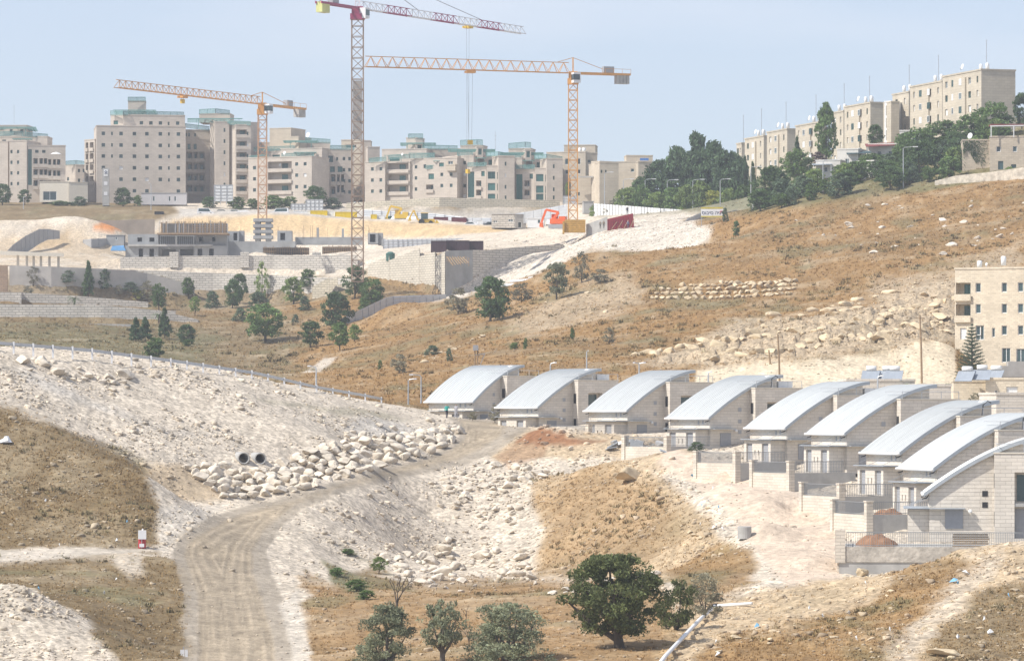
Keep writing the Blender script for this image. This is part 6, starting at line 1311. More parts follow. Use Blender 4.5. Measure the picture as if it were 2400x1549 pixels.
for key, px, py, w, h, lab in [
 ('cone1', 207, 697, 42, 88, 'dark pointed conifer before the grey plastered wall'), ('grey2', 78, 668, 40, 46, 'sparse grey-green bush before the plastered wall at far left'), ('bush1', 158, 662, 52, 30, 'pair of low green bushes left of the dark pointed conifer'), ('bush1', 244, 676, 44, 48, 'leafy bush just right of the dark pointed conifer'), ('grey1', 66, 690, 30, 22, 'low grey bush on the ledge at far left'),
 ('bush1', 305, 684, 50, 24, 'low wide bush right of the pointed conifer'), ('grey2', 278, 692, 28, 26, 'small sparse bush above the palm'), ('lime', 322, 704, 34, 24, 'yellowish bush left of the standing round young tree'), ('grey2', 345, 708, 50, 52, 'greyish bush behind the standing round young tree'), ('round1', 372, 728, 46, 66, 'round young tree with a bare stem in mid terraces'),
 ('round2', 441, 700, 36, 52, 'small round tree before the lower stone wall'), ('light2', 457, 740, 32, 46, 'light sapling below the small round tree'), ('bush1', 497, 722, 42, 42, 'dark blue-green bush in the middle of the terraces'), ('dark1', 545, 722, 50, 70, 'dark green tree in front of the stone wall, left stem'), ('dark2', 562, 712, 44, 74, 'dark green tree in front of the stone wall, right stem'),
 ('wisp', 614, 708, 44, 98, 'thin pale feathery tree before the stone wall'), ('bush1', 607, 728, 62, 46, 'blue-green bush under the feathery tree'), ('light1', 688, 712, 62, 66, 'light green tree left of the white stepped wall'), ('round2', 722, 682, 46, 54, 'green tree behind the light green one by the white stepped wall'), ('bush1', 714, 728, 36, 36, 'round dark bush below the light green tree'),
 ('cone2', 318, 800, 46, 58, 'young dark conifer, left one of the pair'), ('cone2', 340, 797, 46, 56, 'young dark conifer, right one of the pair'), ('cone1', 386, 793, 44, 74, 'tall dark young conifer right of the conifer pair'), ('dark1', 438, 806, 50, 48, 'round dark tree right of the tall young conifer'), ('bush2', 365, 842, 64, 54, 'green shrub just behind the guard rail'), ('bush2', 442, 812, 34, 18, 'bright low shrub under the round dark tree'),
 ('round1', 622, 800, 108, 92, 'broad spreading green tree alone on the brown valley slope'), ('bush1', 562, 752, 38, 32, 'blue-green shrub left above the broad spreading tree'), ('bush1', 692, 756, 20, 20, 'small round shrub right above the broad spreading tree'), ('dark2', 728, 814, 62, 64, 'dark tree near the three people on the valley path'), ('round2', 796, 822, 52, 70, 'green tree right of the valley path'), ('light1', 830, 800, 38, 42, 'light green tree at the foot of the grey sheet fence'),
 ('dark1', 786, 770, 88, 90, 'dense dark tree left end of the grey sheet fence'), ('dark2', 832, 700, 70, 80, 'dark tree hiding the foot of the tall crane'), ('round1', 872, 722, 72, 72, 'green tree above the bend of the grey sheet fence'), ('bush2', 852, 735, 40, 40, 'green bush at the bend of the grey sheet fence'),
 ('grey1', 1074, 736, 74, 66, 'grey bush at the right end of the grey sheet fence'), ('dark1', 1150, 752, 98, 108, 'large dark tree on the knoll right of the grey sheet fence'), ('grey1', 1222, 708, 66, 48, 'grey bush right of the large dark knoll tree'), ('olive1', 1304, 702, 66, 92, 'olive-green tree on the hill shoulder'), ('grey2', 1363, 662, 52, 76, 'thin half-bare tree on the hill shoulder'), ('grey1', 1406, 664, 60, 36, 'low grey shrub right of the half-bare tree'),
 ('grey1', 936, 874, 54, 48, 'grey-green shrub low on the brown hill, left of the first house'), ('bush2', 891, 866, 13, 24, 'tiny sapling left of the grey-green hill shrub'), ('bush1', 1053, 846, 18, 32, 'thin sapling above the farthest vaulted house'), ('bush2', 1232, 818, 14, 28, 'upright tiny shrub on the hill above the second vaulted house'), ('bush2', 1206, 818, 28, 16, 'flat green shrub on the hill above the second vaulted house'),
 ('bush2', 1341, 796, 15, 30, 'tiny upright shrub on the hill above the third vaulted house'), ('grey2', 1428, 806, 38, 40, 'pale shrub on the hill above the third vaulted house'), ('bush1', 1012, 832, 40, 24, 'grey-green shrub on the rock line over the first house'), ('dark2', 1725, 558, 20, 42, 'small dark tree alone on the upper brown slope'), ('bush1', 1700, 520, 18, 34, 'small bush below the Hebrew banner sign')]:
    tree(key, px, py, w, h, lab, None, G1)
G2 = 'trees along the hill crest'
for key, px, py, w, h, d, lab in [
 ('pine3', 1548, 495, 96, 128, 985, 'pine at the left edge of the dark wood'), ('pine3', 1592, 495, 108, 160, 980, 'tall pine in the left half of the dark wood'), ('pine1', 1632, 495, 112, 190, 975, 'tallest dark pine in the middle of the wood'), ('pine3', 1668, 495, 110, 172, 970, 'tall pine right of the tallest one'), ('pine3', 1708, 495, 100, 150, 965, 'pine at the right edge of the dark wood'), ('dark1', 1505, 488, 80, 92, 985, 'dense tree at the left foot of the pine wood'), ('dark2', 1466, 486, 60, 70, 985, 'lower dense tree left of the pine wood'), ('pine3', 1728, 470, 56, 110, 975, 'dark pine beside the last terrace block'),
 ('cone2', 1746, 475, 36, 112, 940, 'narrow dark conifer right of the wood, left one'), ('cone1', 1764, 475, 34, 98, 935, 'narrow dark conifer right of the wood, right one'), ('dark1', 1808, 497, 118, 112, 815, 'big dark round tree standing on the crest'),
 ('poplar', 1936, 378, 68, 142, 905, 'tall poplar in front of the terrace row'), ('cone2', 1868, 392, 36, 104, 940, 'slender spire-like cypress left of the poplar'), ('round1', 1866, 428, 88, 82, 880, 'round green tree below the slender cypress'), ('purple', 1915, 392, 50, 38, 890, 'purple-leaved bush between the cypress and the poplar'), ('round2', 1902, 484, 72, 74, 830, 'green tree left of the yellow-green shrub on the crest'), ('lime', 1946, 470, 56, 40, 815, 'yellow-green shrub beside the crest lamp'), ('light1', 1985, 468, 64, 56, 812, 'light green tree right of the yellow-green shrub'), ('bush2', 2015, 462, 50, 40, 810, 'green bush below the small white houses'),
 ('dark2', 2055, 420, 90, 60, 840, 'dark round tree right of the small white houses'), ('light1', 2078, 446, 70, 48, 808, 'light green bush in front of the dark round tree'), ('dark1', 2052, 340, 44, 50, 885, 'round tree beside the white stair tower'), ('dark1', 2160, 452, 120, 128, 800, 'large dark tree behind the tall crest lamp'), ('round1', 2125, 420, 80, 110, 830, 'green tree above left of the large dark crest tree'), ('round1', 2150, 375, 130, 92, 850, 'wide green tree below the second terrace block'), ('round2', 2210, 345, 110, 84, 845, 'wide green tree below the end terrace block'), ('dark2', 2238, 432, 80, 92, 800, 'dark bushy tree left of the ivy house'),
 ('round1', 2325, 345, 120, 110, 825, 'big green tree before the blank gable'), ('round2', 2272, 350, 90, 84, 830, 'green tree left of the big one before the gable'), ('dark2', 2395, 300, 50, 90, 835, 'dark conifer-like tree at the right picture edge'), ('light2', 2366, 428, 36, 38, 782, 'small bright tree before the rubble garden wall'), ('bush2', 2194, 446, 44, 28, 795, 'green bush at the left end of the rubble garden wall'), ('round1', 2395, 400, 44, 44, 795, 'green tree at the house corner at the right edge')]:
    tree(key, px, py, w, h, lab, d, G2)
FR = ['first', 'second', 'third', 'fourth', 'fifth', 'sixth', 'seventh', 'eighth', 'ninth', 'tenth', 'eleventh']
for k in range(11):
    px = 1404 + k * 34; key = ['light1', 'grey1', 'light2', 'round1', 'light1', 'bush2', 'light1', 'light2', 'lime', 'light1', 'round2'][k]
    tree(key, px, 503 + k * .4, 58 + 8 * (k % 3), 62 + 7 * ((k * 5) % 4) - (18 if k < 2 else 0), 'light green roadside tree behind the white hoarding, %s from the left' % FR[k], 968 - k * 4, 'roadside trees behind the white hoarding')
G3 = 'garden trees before the apartment blocks'
for key, px, py, w, h, lab in [('dark1', 6, 468, 48, 50, 'dark tree at the left picture edge before the far left block'), ('dark2', 58, 478, 36, 36, 'dark tree left of the cream kiosk'), ('bush1', 186, 484, 44, 24, 'low bush against the kiosk annexe'), ('dark1', 288, 484, 48, 46, 'round tree between the sign pylon and the prefab office'), ('bush2', 322, 482, 26, 26, 'small bush at the left end of the prefab office'), ('dark2', 492, 490, 44, 30, 'bush under the white billboard, left'), ('bush2', 556, 490, 60, 30, 'bush under the white billboard, right'),
 ('bush2', 640, 490, 74, 34, 'wide green shrub right of the left crane mast'), ('dark1', 736, 480, 66, 52, 'rounded tree above the grey billboards'), ('bush2', 680, 482, 46, 28, 'low shrub between the crane and the rounded tree'), ('bush1', 782, 492, 50, 30, 'low shrub right of the grey billboards'), ('bush2', 592, 490, 40, 26, 'small shrub left of the left crane mast'), ('bush2', 140, 482, 60, 12, 'low hedge before the cream kiosk'), ('light2', 1330, 466, 14, 40, 'slim green shrub beside the yellow crane mast')]:
    tree(key, px, py, w, h, lab, 1068 if px < 1300 else 1000, G3)
for key, px, py, w, h, d, lab in [('bush2', 2130, 905, 50, 38, 470, 'round green bush behind the sixth vaulted roof'), ('bush2', 2222, 902, 38, 26, 500, 'green bush left of the araucaria'), ('grey2', 2240, 955, 60, 48, 435, 'grey-green garden bush behind the seventh vaulted roof'), ('grey2', 2288, 945, 50, 52, 440, 'olive-like garden bush right of the other behind the seventh roof'), ('grey2', 1160, 990, 34, 44, 487, 'sparse grey bush at the corner of the second vaulted house'), ('grey1', 1108, 985, 30, 22, 490, 'low bush before the farthest vaulted house'), ('bush2', 2398, 985, 24, 34, 400, 'green bush at the right edge behind the grey stone block'), ('bush1', 1632, 1056, 44, 22, 413, 'low green plant at the edge of the dirt track')]:
    tree(key, px, py, w, h, lab, d)

rg = random.Random(12)
for k in range(74):
    px = rg.uniform(1770, 2350); d = rg.uniform(786, 850) - (2350 - px) * .01 + (2350 - px) * .02; top_ = np.interp(px, [1770, 1900, 2050, 2200, 2350], [470, 450, 430, 410, 380]); h = rg.uniform(34, 62); p = on(px, d)
    tree(rg.choice(['round1', 'round2', 'dark2', 'bush2', 'light1', 'bush1']), px, HY - F * p.z / d, h * rg.uniform(.9, 1.4), h, 'one of the bushes crowding the crest between the named trees', d, 'filling bushes of the crest')
# foreground trees in the ravine
def big(label, px, py, d, w, h, kind, leaf, c0, nc, nl, ls, seed, clr, trunk, limbs, nm, lean=0, bark=None):
    s = d / F; p = at(px, py, d); t = thing(nm, label, 'tree', p); t.scale = (w * s, w * s, h * s)
    a, b = make_tree(nm, kind, leaf, c0, nc, nl, ls, seed, clr, trunk=trunk, limbs=limbs, lean=lean, bark=bark); ob('trunk', a, t); ob('crown', b, t); return t
big('large dark green carob tree in the ravine, biggest of the foreground', 1452, 1560, 250, 262, 272, 'round', 'carob', .30, 170, 100, .0125, 51, .17, .05, 14, 'carob_tree', -.08)
big('slender dark tree leaning right beside the large carob', 1578, 1515, 262, 110, 165, 'round', 'carob', .30, 60, 60, .02, 52, .2, .035, 10, 'carob_tree', .2)
big('grey twiggy bush right of the slender leaning tree', 1652, 1442, 272, 110, 105, 'dome', 'grey', .06, 80, 60, .016, 53, .2, .02, 10, 'shrub')
big('grey-green olive tree at the bottom edge, leftmost of three', 905, 1580, 246, 165, 175, 'dome', 'olive', .12, 120, 80, .0145, 54, .19, .04, 10, 'olive_tree', 0, M_BARKG)
big('small olive with a split trunk, middle of the three at the bottom', 1035, 1572, 246, 130, 172, 'round', 'olive', .36, 56, 60, .018, 55, .2, .05, 10, 'olive_tree', .05, M_BARKG)
big('broad olive tree at the bottom edge, rightmost and widest of three', 1188, 1590, 246, 232, 190, 'dome', 'olive', .10, 170, 85, .0115, 56, .17, .04, 12, 'olive_tree', 0, M_BARKG)
def dead_tree(label, px, py, d, h, seed, spread=.5):
    rng = random.Random(seed); p = at(px, py, d); t = thing('dead_tree', label, 'tree', p); mb = MB(); H = h * d / F
    def br(a, dr, L, r, n):
        b = a + dr * L; mb.tube([a, (a + b) / 2 + Vector((rng.uniform(-.06, .06) * L, 0, .04 * L)), b], [r, r * .8, r * .55], 5, cap=False)
        if n:
            for k in range(rng.choice((2, 3))):
                nd = (dr + Vector((rng.uniform(-1, 1), rng.uniform(-.8, .8), rng.uniform(-.1, .6))) * spread * 1.3).normalized(); br(b, nd, L * rng.uniform(.55, .8), r * .55, n - 1)
    br(Vector((0, 0, -.3)), Vector((.05, 0, 1)), H * .38, H * .035, 4); mb.build('trunk', M_BARK, t, None, None, True); return t
dead_tree('leafless dead tree behind the leftmost olive', 928, 1455, 268, 118, 5, .55); dead_tree('small leafless tree between the olives', 1098, 1520, 258, 74, 9, .45); dead_tree('thin leafless sapling behind the small olive', 1092, 1450, 290, 40, 11, .5)
# araucaria
def araucaria():
    rng = np.random.default_rng(4); p = at(2278, 912, 525); t = thing('araucaria_tree', 'symmetrical tiered araucaria before the right-edge apartment house', 'tree', p); H = 152 * 525 / F; Wd = 42 * 525 / F
    tr = MB().tube([(0, 0, -.5), (0, 0, H * .5), (0, 0, H)], [.18, .12, .03], 7); V = []; T = []; off = 0; tn = []
    for k in range(19):
        u = k / 18; z = H * (.04 + .95 * u); r = Wd * (1 - u) ** .75 + .12
        for q in range(7):
            a = 2 * math.pi * q / 7 + k * .45; n = max(6, int(46 * r)); s_ = np.linspace(.08, 1, n); up = .12 * r * s_ ** 2 - .05 * r * s_
            P = np.stack([np.cos(a) * r * s_, np.sin(a) * r * s_, z + up + .22 * r * s_], 1); P = np.repeat(P, 4, 0) + rng.normal(size=(n * 4, 3)) * .055
            v, tt = tri_leaves(P, .075, rng, .35); V.append(v); T.append(tt + off); off += len(v); tn.append(np.repeat(rng.uniform(.6, 1.3, n * 4), 3))
            tr.bar((0, 0, z), (math.cos(a) * r * .9, math.sin(a) * r * .9, z + .24 * r), .035)
    tr.build('trunk', M_BARKG, t); me = np_mesh('crown', np.concatenate(V), np.concatenate(T), [LEAF['teal']]); tn = np.concatenate(tn); ca = me.color_attributes.new('tint', 'FLOAT_COLOR', 'POINT')
    ca.data.foreach_set('color', np.stack([tn, tn, tn, np.ones_like(tn)], 1).astype(np.float32).ravel()); ob('crown', me, t)
araucaria()
def palm(label, px, py, d, h, w):
    rng = random.Random(px); p = at(px, py, d) if d else hit(px, py); t = thing('palm_tree', label, 'palm', p); s = p.y / F; H = h * s; Wd = w * s; mb = MB()
    MB().tube([(0, 0, -.4), (.05, 0, H * .55)], [.16, .14], 7).build('trunk', M_BARK, t)
    for k in range(22):
        a = rng.uniform(0, 6.28); e = rng.uniform(-.2, 1.0); L = Wd * .55; pts_ = []
        for q in range(6):
            f = q / 5; pts_.append(Vector((math.cos(a) * L * f, math.sin(a) * L * f, H * .55 + L * (e * f - .75 * f * f))))
        for q in range(5):
            n = Vector((-math.sin(a), math.cos(a), 0)) * (.16 * Wd * .4 * (1 - q / 7)); m_ = (pts_[q] + pts_[q + 1]) / 2
            mb.add([pts_[q], pts_[q + 1], m_ + n + Vector((0, 0, -.08))], [(0, 1, 2)]); mb.add([pts_[q], pts_[q + 1], m_ - n + Vector((0, 0, -.08))], [(0, 2, 1)])
    mb.build('fronds', mat('palm_green', (.09, .13, .05), var=.3), t)
palm('small palm on the terrace ledge at left', 175, 718, 868, 32, 34); palm('low yellow-green palm beside the tall young conifer', 372, 752, 848, 26, 36); palm('palm tree left of the ivy-covered house', 2228, 415, 792, 80, 70)
# low green plants on the near rubble slope
for k, (px, py, w, h) in enumerate([(889, 1345, 44, 42), (790, 1350, 46, 22), (835, 1385, 60, 30), (860, 1405, 50, 24), (815, 1300, 40, 16)]):
    tree('light2' if k == 0 else 'bush2', px, py, w, h, ['bright leafy sapling on the pale slope left of the rubble spill', 'low green weeds on the pale slope, topmost patch', 'low green weeds on the pale slope, widest patch', 'low green weeds on the pale slope, lowest patch', 'thin green weeds along the pale slope edge'][k], None, 'green weeds on the pale slope')

# ------------------------------------------------------------------ small houses in the crest greenery
def small_house(label, px0, px1, top, base, d, rz, dep, mt, ops, awn=None, awm=None):
    b = building('terrace_cottage', label, 'house', (px0 + px1) / 2, base, d, [(px0, px1, top, base, d, rz, dep, ops, mt)], 'small houses in the crest greenery')
    s = F / d
    if awn:
        x0, x1, y, h = awn; p = at(x0, y, d - 2.2) - b.location; W_ = (x1 - x0) / s
        MB().hexa([(0, 0, 0), (W_, 0, h * .3), (W_, 3, h), (0, 3, h * .7), (0, 0, .15), (W_, 0, h * .3 + .15), (W_, 3, h + .15), (0, 3, h * .7 + .15)]).build('awning', awm, b, p)
        for q in (.2, W_ - .2): MB().bar(p + Vector((q, .1, -2.3)), p + Vector((q, .1, .1)), .1).build('awning_post', M_WHITE, b)
    return b
M_RED_T = mat('red_awning', (.20, .05, .045), rough=.7, var=.15, scale=2); M_PW = mat('plaster_white', (.62, .59, .54), var=.1, scale=.8)
small_house('white house with a pale flat roof below the poplar', 1912, 1968, 378, 418, 835, -16, 6, M_PW, [('h', (1935, 1955), (398,), 8, 12)], (1905, 1950, 388, .5), M_EDGE); small_house('white house with a dark sloping awning below the terrace row', 1962, 2010, 352, 405, 842, -20, 6, M_PW, [('h', (1985,), (380,), 9, 14)], (1985, 2042, 362, .7), mat('dark_green_awning', (.06, .10, .11)))
small_house('white house with a red-brown awning at the lower crest', 1955, 2018, 398, 432, 822, -18, 5, M_PW, [('h', (1980, 2005), (418,), 9, 12)], (1952, 2012, 412, .9), M_RED_T); small_house('white house with red roof edges left of the white stair tower', 2035, 2100, 340, 380, 850, -18, 6, M_PW, [('h', (2060, 2085), (362,), 10, 14)], (2030, 2098, 345, 1.0), M_RED_T); small_house('white gable-lit house end under the green trees', 2008, 2046, 380, 440, 828, -40, 5, M_PW, [('h', (2025,), (410,), 8, 14)])
small_house('white glazed porch house below the third terrace block', 2108, 2165, 308, 345, 862, -10, 6, M_PW, [('g', (2125, 2145), (325,), 14, 16)])
M_GAR = stone_mat('garden_house_stone', (.56, .475, .37), .9, .36, .07, .82, .08, .015)
b = small_house('cream stone house with a rooftop pergola at the right edge', 2320, 2470, 322, 408, 792, -6, 9, M_GAR, [('h', (2340, 2378), (350,), 10, 13), ('w', (2345,), (388,), 12, 20), ('w', (2375,), (395,), 12, 18)])
f = MB()
for px in (2323, 2376, 2420): f.bar(at(px, 322, 791) - b.location, at(px, 295, 791) - b.location, .16)
f.bar(at(2321, 296, 791) - b.location, at(2440, 294, 791) - b.location, .2); f.build('pergola_frame', M_WHITE, b); MB().box(0, 9, 0, 4, 0, .25).build('pergola_roof', M_RED_T, b, at(2323, 294, 791.5) - b.location)
b = small_house('ivy-covered house left of the cream house with the pergola', 2256, 2320, 330, 408, 796, -4, 8, M_GAR, [('h', (2284,), (362,), 9, 12)])
rng_ = np.random.default_rng(8); P = np.stack([rng_.uniform(.1, 5.1, 2600), rng_.uniform(-.35, -.02, 2600), rng_.uniform(1.6, 6.3, 2600)], 1); P = P[(P[:, 2] > 3.2 + 1.2 * np.sin(P[:, 0] * 1.7)) | (P[:, 0] > 3.4)]; v, tt = tri_leaves(P, .18, rng_, .7); me = np_mesh('ivy', v, tt, [LEAF['dark']]); ca = me.color_attributes.new('tint', 'FLOAT_COLOR', 'POINT'); ca.data.foreach_set('color', np.ones(len(v) * 4, np.float32)); ob('ivy', me, b, at(2256, 408, 796) - b.location)
dishes(b, [(2274, 330, 797, 1.0)])
# ------------------------------------------------------------------ rocks
def ico(sub):
    t = (1 + 5 ** .5) / 2; V = [(-1, t, 0), (1, t, 0), (-1, -t, 0), (1, -t, 0), (0, -1, t), (0, 1, t), (0, -1, -t), (0, 1, -t), (t, 0, -1), (t, 0, 1), (-t, 0, -1), (-t, 0, 1)]
    T = [(0, 11, 5), (0, 5, 1), (0, 1, 7), (0, 7, 10), (0, 10, 11), (1, 5, 9), (5, 11, 4), (11, 10, 2), (10, 7, 6), (7, 1, 8), (3, 9, 4), (3, 4, 2), (3, 2, 6), (3, 6, 8), (3, 8, 9), (4, 9, 5), (2, 4, 11), (6, 2, 10), (8, 6, 7), (9, 8, 1)]
    V = [Vector(v).normalized() for v in V]
    for _ in range(sub):
        mid = {}; T2 = []
        def m(a, b):
            k = (min(a, b), max(a, b))
            if k not in mid: mid[k] = len(V); V.append(((V[a] + V[b]) / 2).normalized())
            return mid[k]
        for a, b, c in T: x, y, z = m(a, b), m(b, c), m(c, a); T2 += [(a, x, z), (b, y, x), (c, z, y), (x, y, z)]
        T = T2
    return np.array([tuple(v) for v in V]), np.array(T)
def rock(sub, seed):
    rng = np.random.default_rng(seed); V, T = ico(sub); V = V * np.array([rng.uniform(.85, 1.25), rng.uniform(.75, 1.05), rng.uniform(.6, .85)])
    for k in range(8):
        n = rng.normal(size=3); n /= np.linalg.norm(n); h = rng.uniform(.38, .62); d = V @ n; V = V - np.clip(d - h, 0, None)[:, None] * n
    V = V / np.abs(V).max(0) * (1.05, .85, .72)
    return V + rng.normal(size=V.shape) * .03, T
M_LROCK = mat('limestone_boulder', (.60, .53, .435), var=.2, scale=1.3, bump=.06, bscale=3, obj_var=.14)
M_HROCK = mat('honey_boulder', (.56, .45, .30), var=.25, scale=1.0, bump=.08, bscale=2, obj_var=.14)
RV = [rock(2, s) for s in range(10)]
RME = [np_mesh('stone', v, t, [M_LROCK]) for v, t in RV]; RMH = [np_mesh('stone', v, t, [M_HROCK]) for v, t in RV[:6]]
def curve(pts, n):
    P = np.array(pts, float); L = np.concatenate([[0], np.cumsum(np.hypot(*np.diff(P, axis=0).T))]); s = np.linspace(0, L[-1], n); return np.stack([np.interp(s, L, P[:, 0]), np.interp(s, L, P[:, 1])], 1)
def stone(parent, meshes, p, r, flat=.75):
    o = ob('stone', random.choice(meshes), parent, p - (parent.location if parent else Vector((0, 0, 0))), (random.uniform(-.25, .25), random.uniform(-.25, .25), random.uniform(0, 6.28)), (r * random.uniform(.9, 1.3), r * random.uniform(.8, 1.05), r * flat * random.uniform(.85, 1.2)))
    return o
# stacked boulder revetment on the outside of the bend
LO = curve([(520, 1168), (600, 1168), (700, 1150), (800, 1124), (900, 1094), (1000, 1064), (1055, 1042), (1080, 1015)], 100); HI = curve([(425, 1088), (520, 1086), (640, 1090), (745, 1045), (850, 1018), (950, 1018), (1020, 1010), (1050, 996)], 100)
t = thing('boulder_revetment', 'stacked courses of pale limestone boulders along the outside of the road bend', 'revetment', hit(800, 1100)); cnt = 0
for r in range(6):
    f = (r + .35) / 6; row = LO * (1 - f) + HI * f; L = np.concatenate([[0], np.cumsum(np.hypot(*np.diff(row, axis=0).T))]); s = random.uniform(0, 12)
    while s < L[-1] and cnt < 292:
        px = np.interp(s, L, row[:, 0]); py = np.interp(s, L, row[:, 1]); sz = random.uniform(.5, .88); p = hit(px, py + random.uniform(-1.5, 1.5)); k = F / p.y
        if not (548 < px < 640 and py < 1098):
            so_ = stone(t, RME, p + Vector((0, -.2 - .05 * r, sz * .22)), sz, .85); so_.rotation_euler.x *= .4; so_.rotation_euler.y *= .4; cnt += 1
        s += sz * k * 1.6
# dry-stone terrace on the hill
t = thing('dry_stone_terrace', 'curved double terrace of honey-coloured boulders on the brown hillside', 'dry stone wall', hit(1690, 690))
for r, (a, b, ya, yb) in enumerate([(1528, 1850, 700, 690), (1540, 1870, 690, 678), (1552, 1868, 681, 668), (1600, 1866, 671, 660), (1690, 1860, 664, 658)]):
    px = a
    while px < b:
        f = (px - a) / (b - a); py = ya + (yb - ya) * f + 5 * math.sin(f * 3.1); p = hit(px, py); sz = random.uniform(.38, .8); stone(t, RMH, p + Vector((0, -.1, .2)), sz, .75); px += sz * F / p.y * 1.8
# single boulders
def boulders(lab, group, cat, spots, meshes, name='boulder'):
    for px, py, r in spots:
        p = hit(px, py); o = stone(None, meshes, p + Vector((0, 0, r * (.3 if name == 'boulder' else .02))), r, .75 if name == 'boulder' else .6); o.name = name; tag(o, lab, cat, group)
def sample(poly, n, r0, r1, seed):
    rng = random.Random(seed); P = np.array(poly, float); out = []
    while len(out) < n:
        x = rng.uniform(P[:, 0].min(), P[:, 0].max()); y = rng.uniform(P[:, 1].min(), P[:, 1].max())
        if sdist(np.array([x]), np.array([y]), poly)[0] > 0: out.append((x, y, r0 + (r1 - r0) * rng.random() ** 2.2))
    return out
o = ob('boulder', RMH[2], None, hit(1470, 1128) + Vector((0, 0, .6)), (.2, .1, .7), (1.7, 1.2, 1.15)); tag(o, 'huge honey-coloured boulder perched high on the grassy ravine side', 'boulder')
o = ob('boulder', RMH[3], None, hit(2022, 1350) + Vector((0, 0, .3)), (.1, .2, 1.7), (.75, .55, .6)); tag(o, 'squarish cream boulder below the concrete terrace footing', 'boulder')
o = ob('boulder', RMH[4], None, hit(2225, 1535) + Vector((0, 0, .1)), (-.2, .1, .3), (1.3, .8, .35)); tag(o, 'long flat honey slab near the bottom right', 'boulder')
o = ob('boulder', RME[1], None, hit(1338, 1054) + Vector((0, 0, .15)), (0, 0, .3), (.35, .3, .33)); tag(o, 'single round stone on the flank of the red earth mound', 'boulder')
boulders('pale boulder in the jumble at the top of the rubble spill, next to the road', 'boulders at the top of the rubble spill', 'boulder', sample([(1000, 1110), (1150, 1075), (1280, 1100), (1290, 1135), (1200, 1160), (1080, 1180), (1020, 1150)], 75, .25, .75, 1), RME)
boulders('large pale boulder heaped at the foot of the rubble spill', 'boulders at the foot of the rubble spill', 'boulder', sample([(900, 1310), (1050, 1290), (1190, 1290), (1255, 1330), (1250, 1360), (1000, 1370), (930, 1360)], 60, .3, .95, 2), RME)
boulders('pale stone caught halfway down the rubble spill', 'stones halfway down the rubble spill', 'boulder', sample([(1020, 1170), (1220, 1150), (1200, 1280), (1050, 1290)], 35, .2, .6, 3), RME)
boulders('pale boulder lying loose on the dry grass of the ravine floor', 'loose boulders of the ravine floor', 'boulder', sample([(940, 1365), (1310, 1350), (1560, 1345), (1540, 1400), (1320, 1400), (1000, 1385)], 46, .18, .55, 4), RME)
boulders('large pale block near the top of the white bank at left', 'blocks on the white bank', 'boulder', sample([(40, 845), (100, 840), (170, 862), (310, 880), (300, 902), (150, 895), (50, 870)], 26, .35, 1.0, 5), RME)
boulders('weathered rock on the upper brown slope below the garden wall', 'rocks of the upper slope', 'rock', sample([(1850, 520), (2060, 470), (2400, 470), (2400, 600), (2100, 600), (1900, 590)], 48, .3, 1.1, 6), RME, 'rock')
boulders('honey-coloured rock of the outcrop above the pale cut face', 'rocks of the outcrop', 'rock', sample([(2050, 690), (2220, 640), (2235, 780), (1900, 790), (1700, 800), (1750, 750)], 64, .4, 1.5, 7), RMH, 'rock')
rg2 = random.Random(31)
for ln, lab_, grp_ in (([(1500, 838), (1700, 800), (1900, 772), (2060, 745), (2235, 700)], 'broad rock ledge in the upper line of the outcrop above the houses', 'upper ledges of the outcrop'), ([(1660, 838), (1850, 815), (2000, 790), (2235, 745)], 'broad rock ledge in the lower line of the outcrop above the cut face', 'lower ledges of the outcrop')):
    for x_, y_ in curve(ln, 44 if len(ln) == 5 else 30):
        p = hit(x_ + rg2.uniform(-8, 8), y_ + rg2.uniform(-9, 9)); k_ = rg2.uniform(.45, 1.15)
        o = ob('rock_ledge', rg2.choice(RMH), None, p + Vector((0, 0, -.1)), (rg2.uniform(-.3, .3), rg2.uniform(-.3, .3), rg2.uniform(0, 6)), (k_ * 1.35, k_, k_ * .95)); tag(o, lab_, 'rock', grp_)
boulders('small rock on the bare hill shoulder under the olive-green tree', 'rocks of the hill shoulder', 'rock', sample([(1240, 700), (1500, 640), (1440, 740), (1240, 770)], 24, .25, .7, 8), RMH, 'rock')
boulders('pale rock in the line of rocks above the farthest vaulted house', 'rocks above the farthest house', 'rock', sample([(930, 850), (1080, 800), (1160, 770), (1130, 800), (1000, 850)], 22, .3, .8, 9), RMH, 'rock')
boulders('small pale rock on the near slope at bottom right', 'rocks on the near slope', 'rock', sample([(1780, 1400), (1960, 1360), (2200, 1290), (2400, 1280), (2400, 1549), (1650, 1549)], 60, .1, .38, 10) + sample([(1600, 1230), (1680, 1170), (1740, 1300), (1800, 1400), (1680, 1400)], 24, .1, .4, 11), RMH, 'rock')

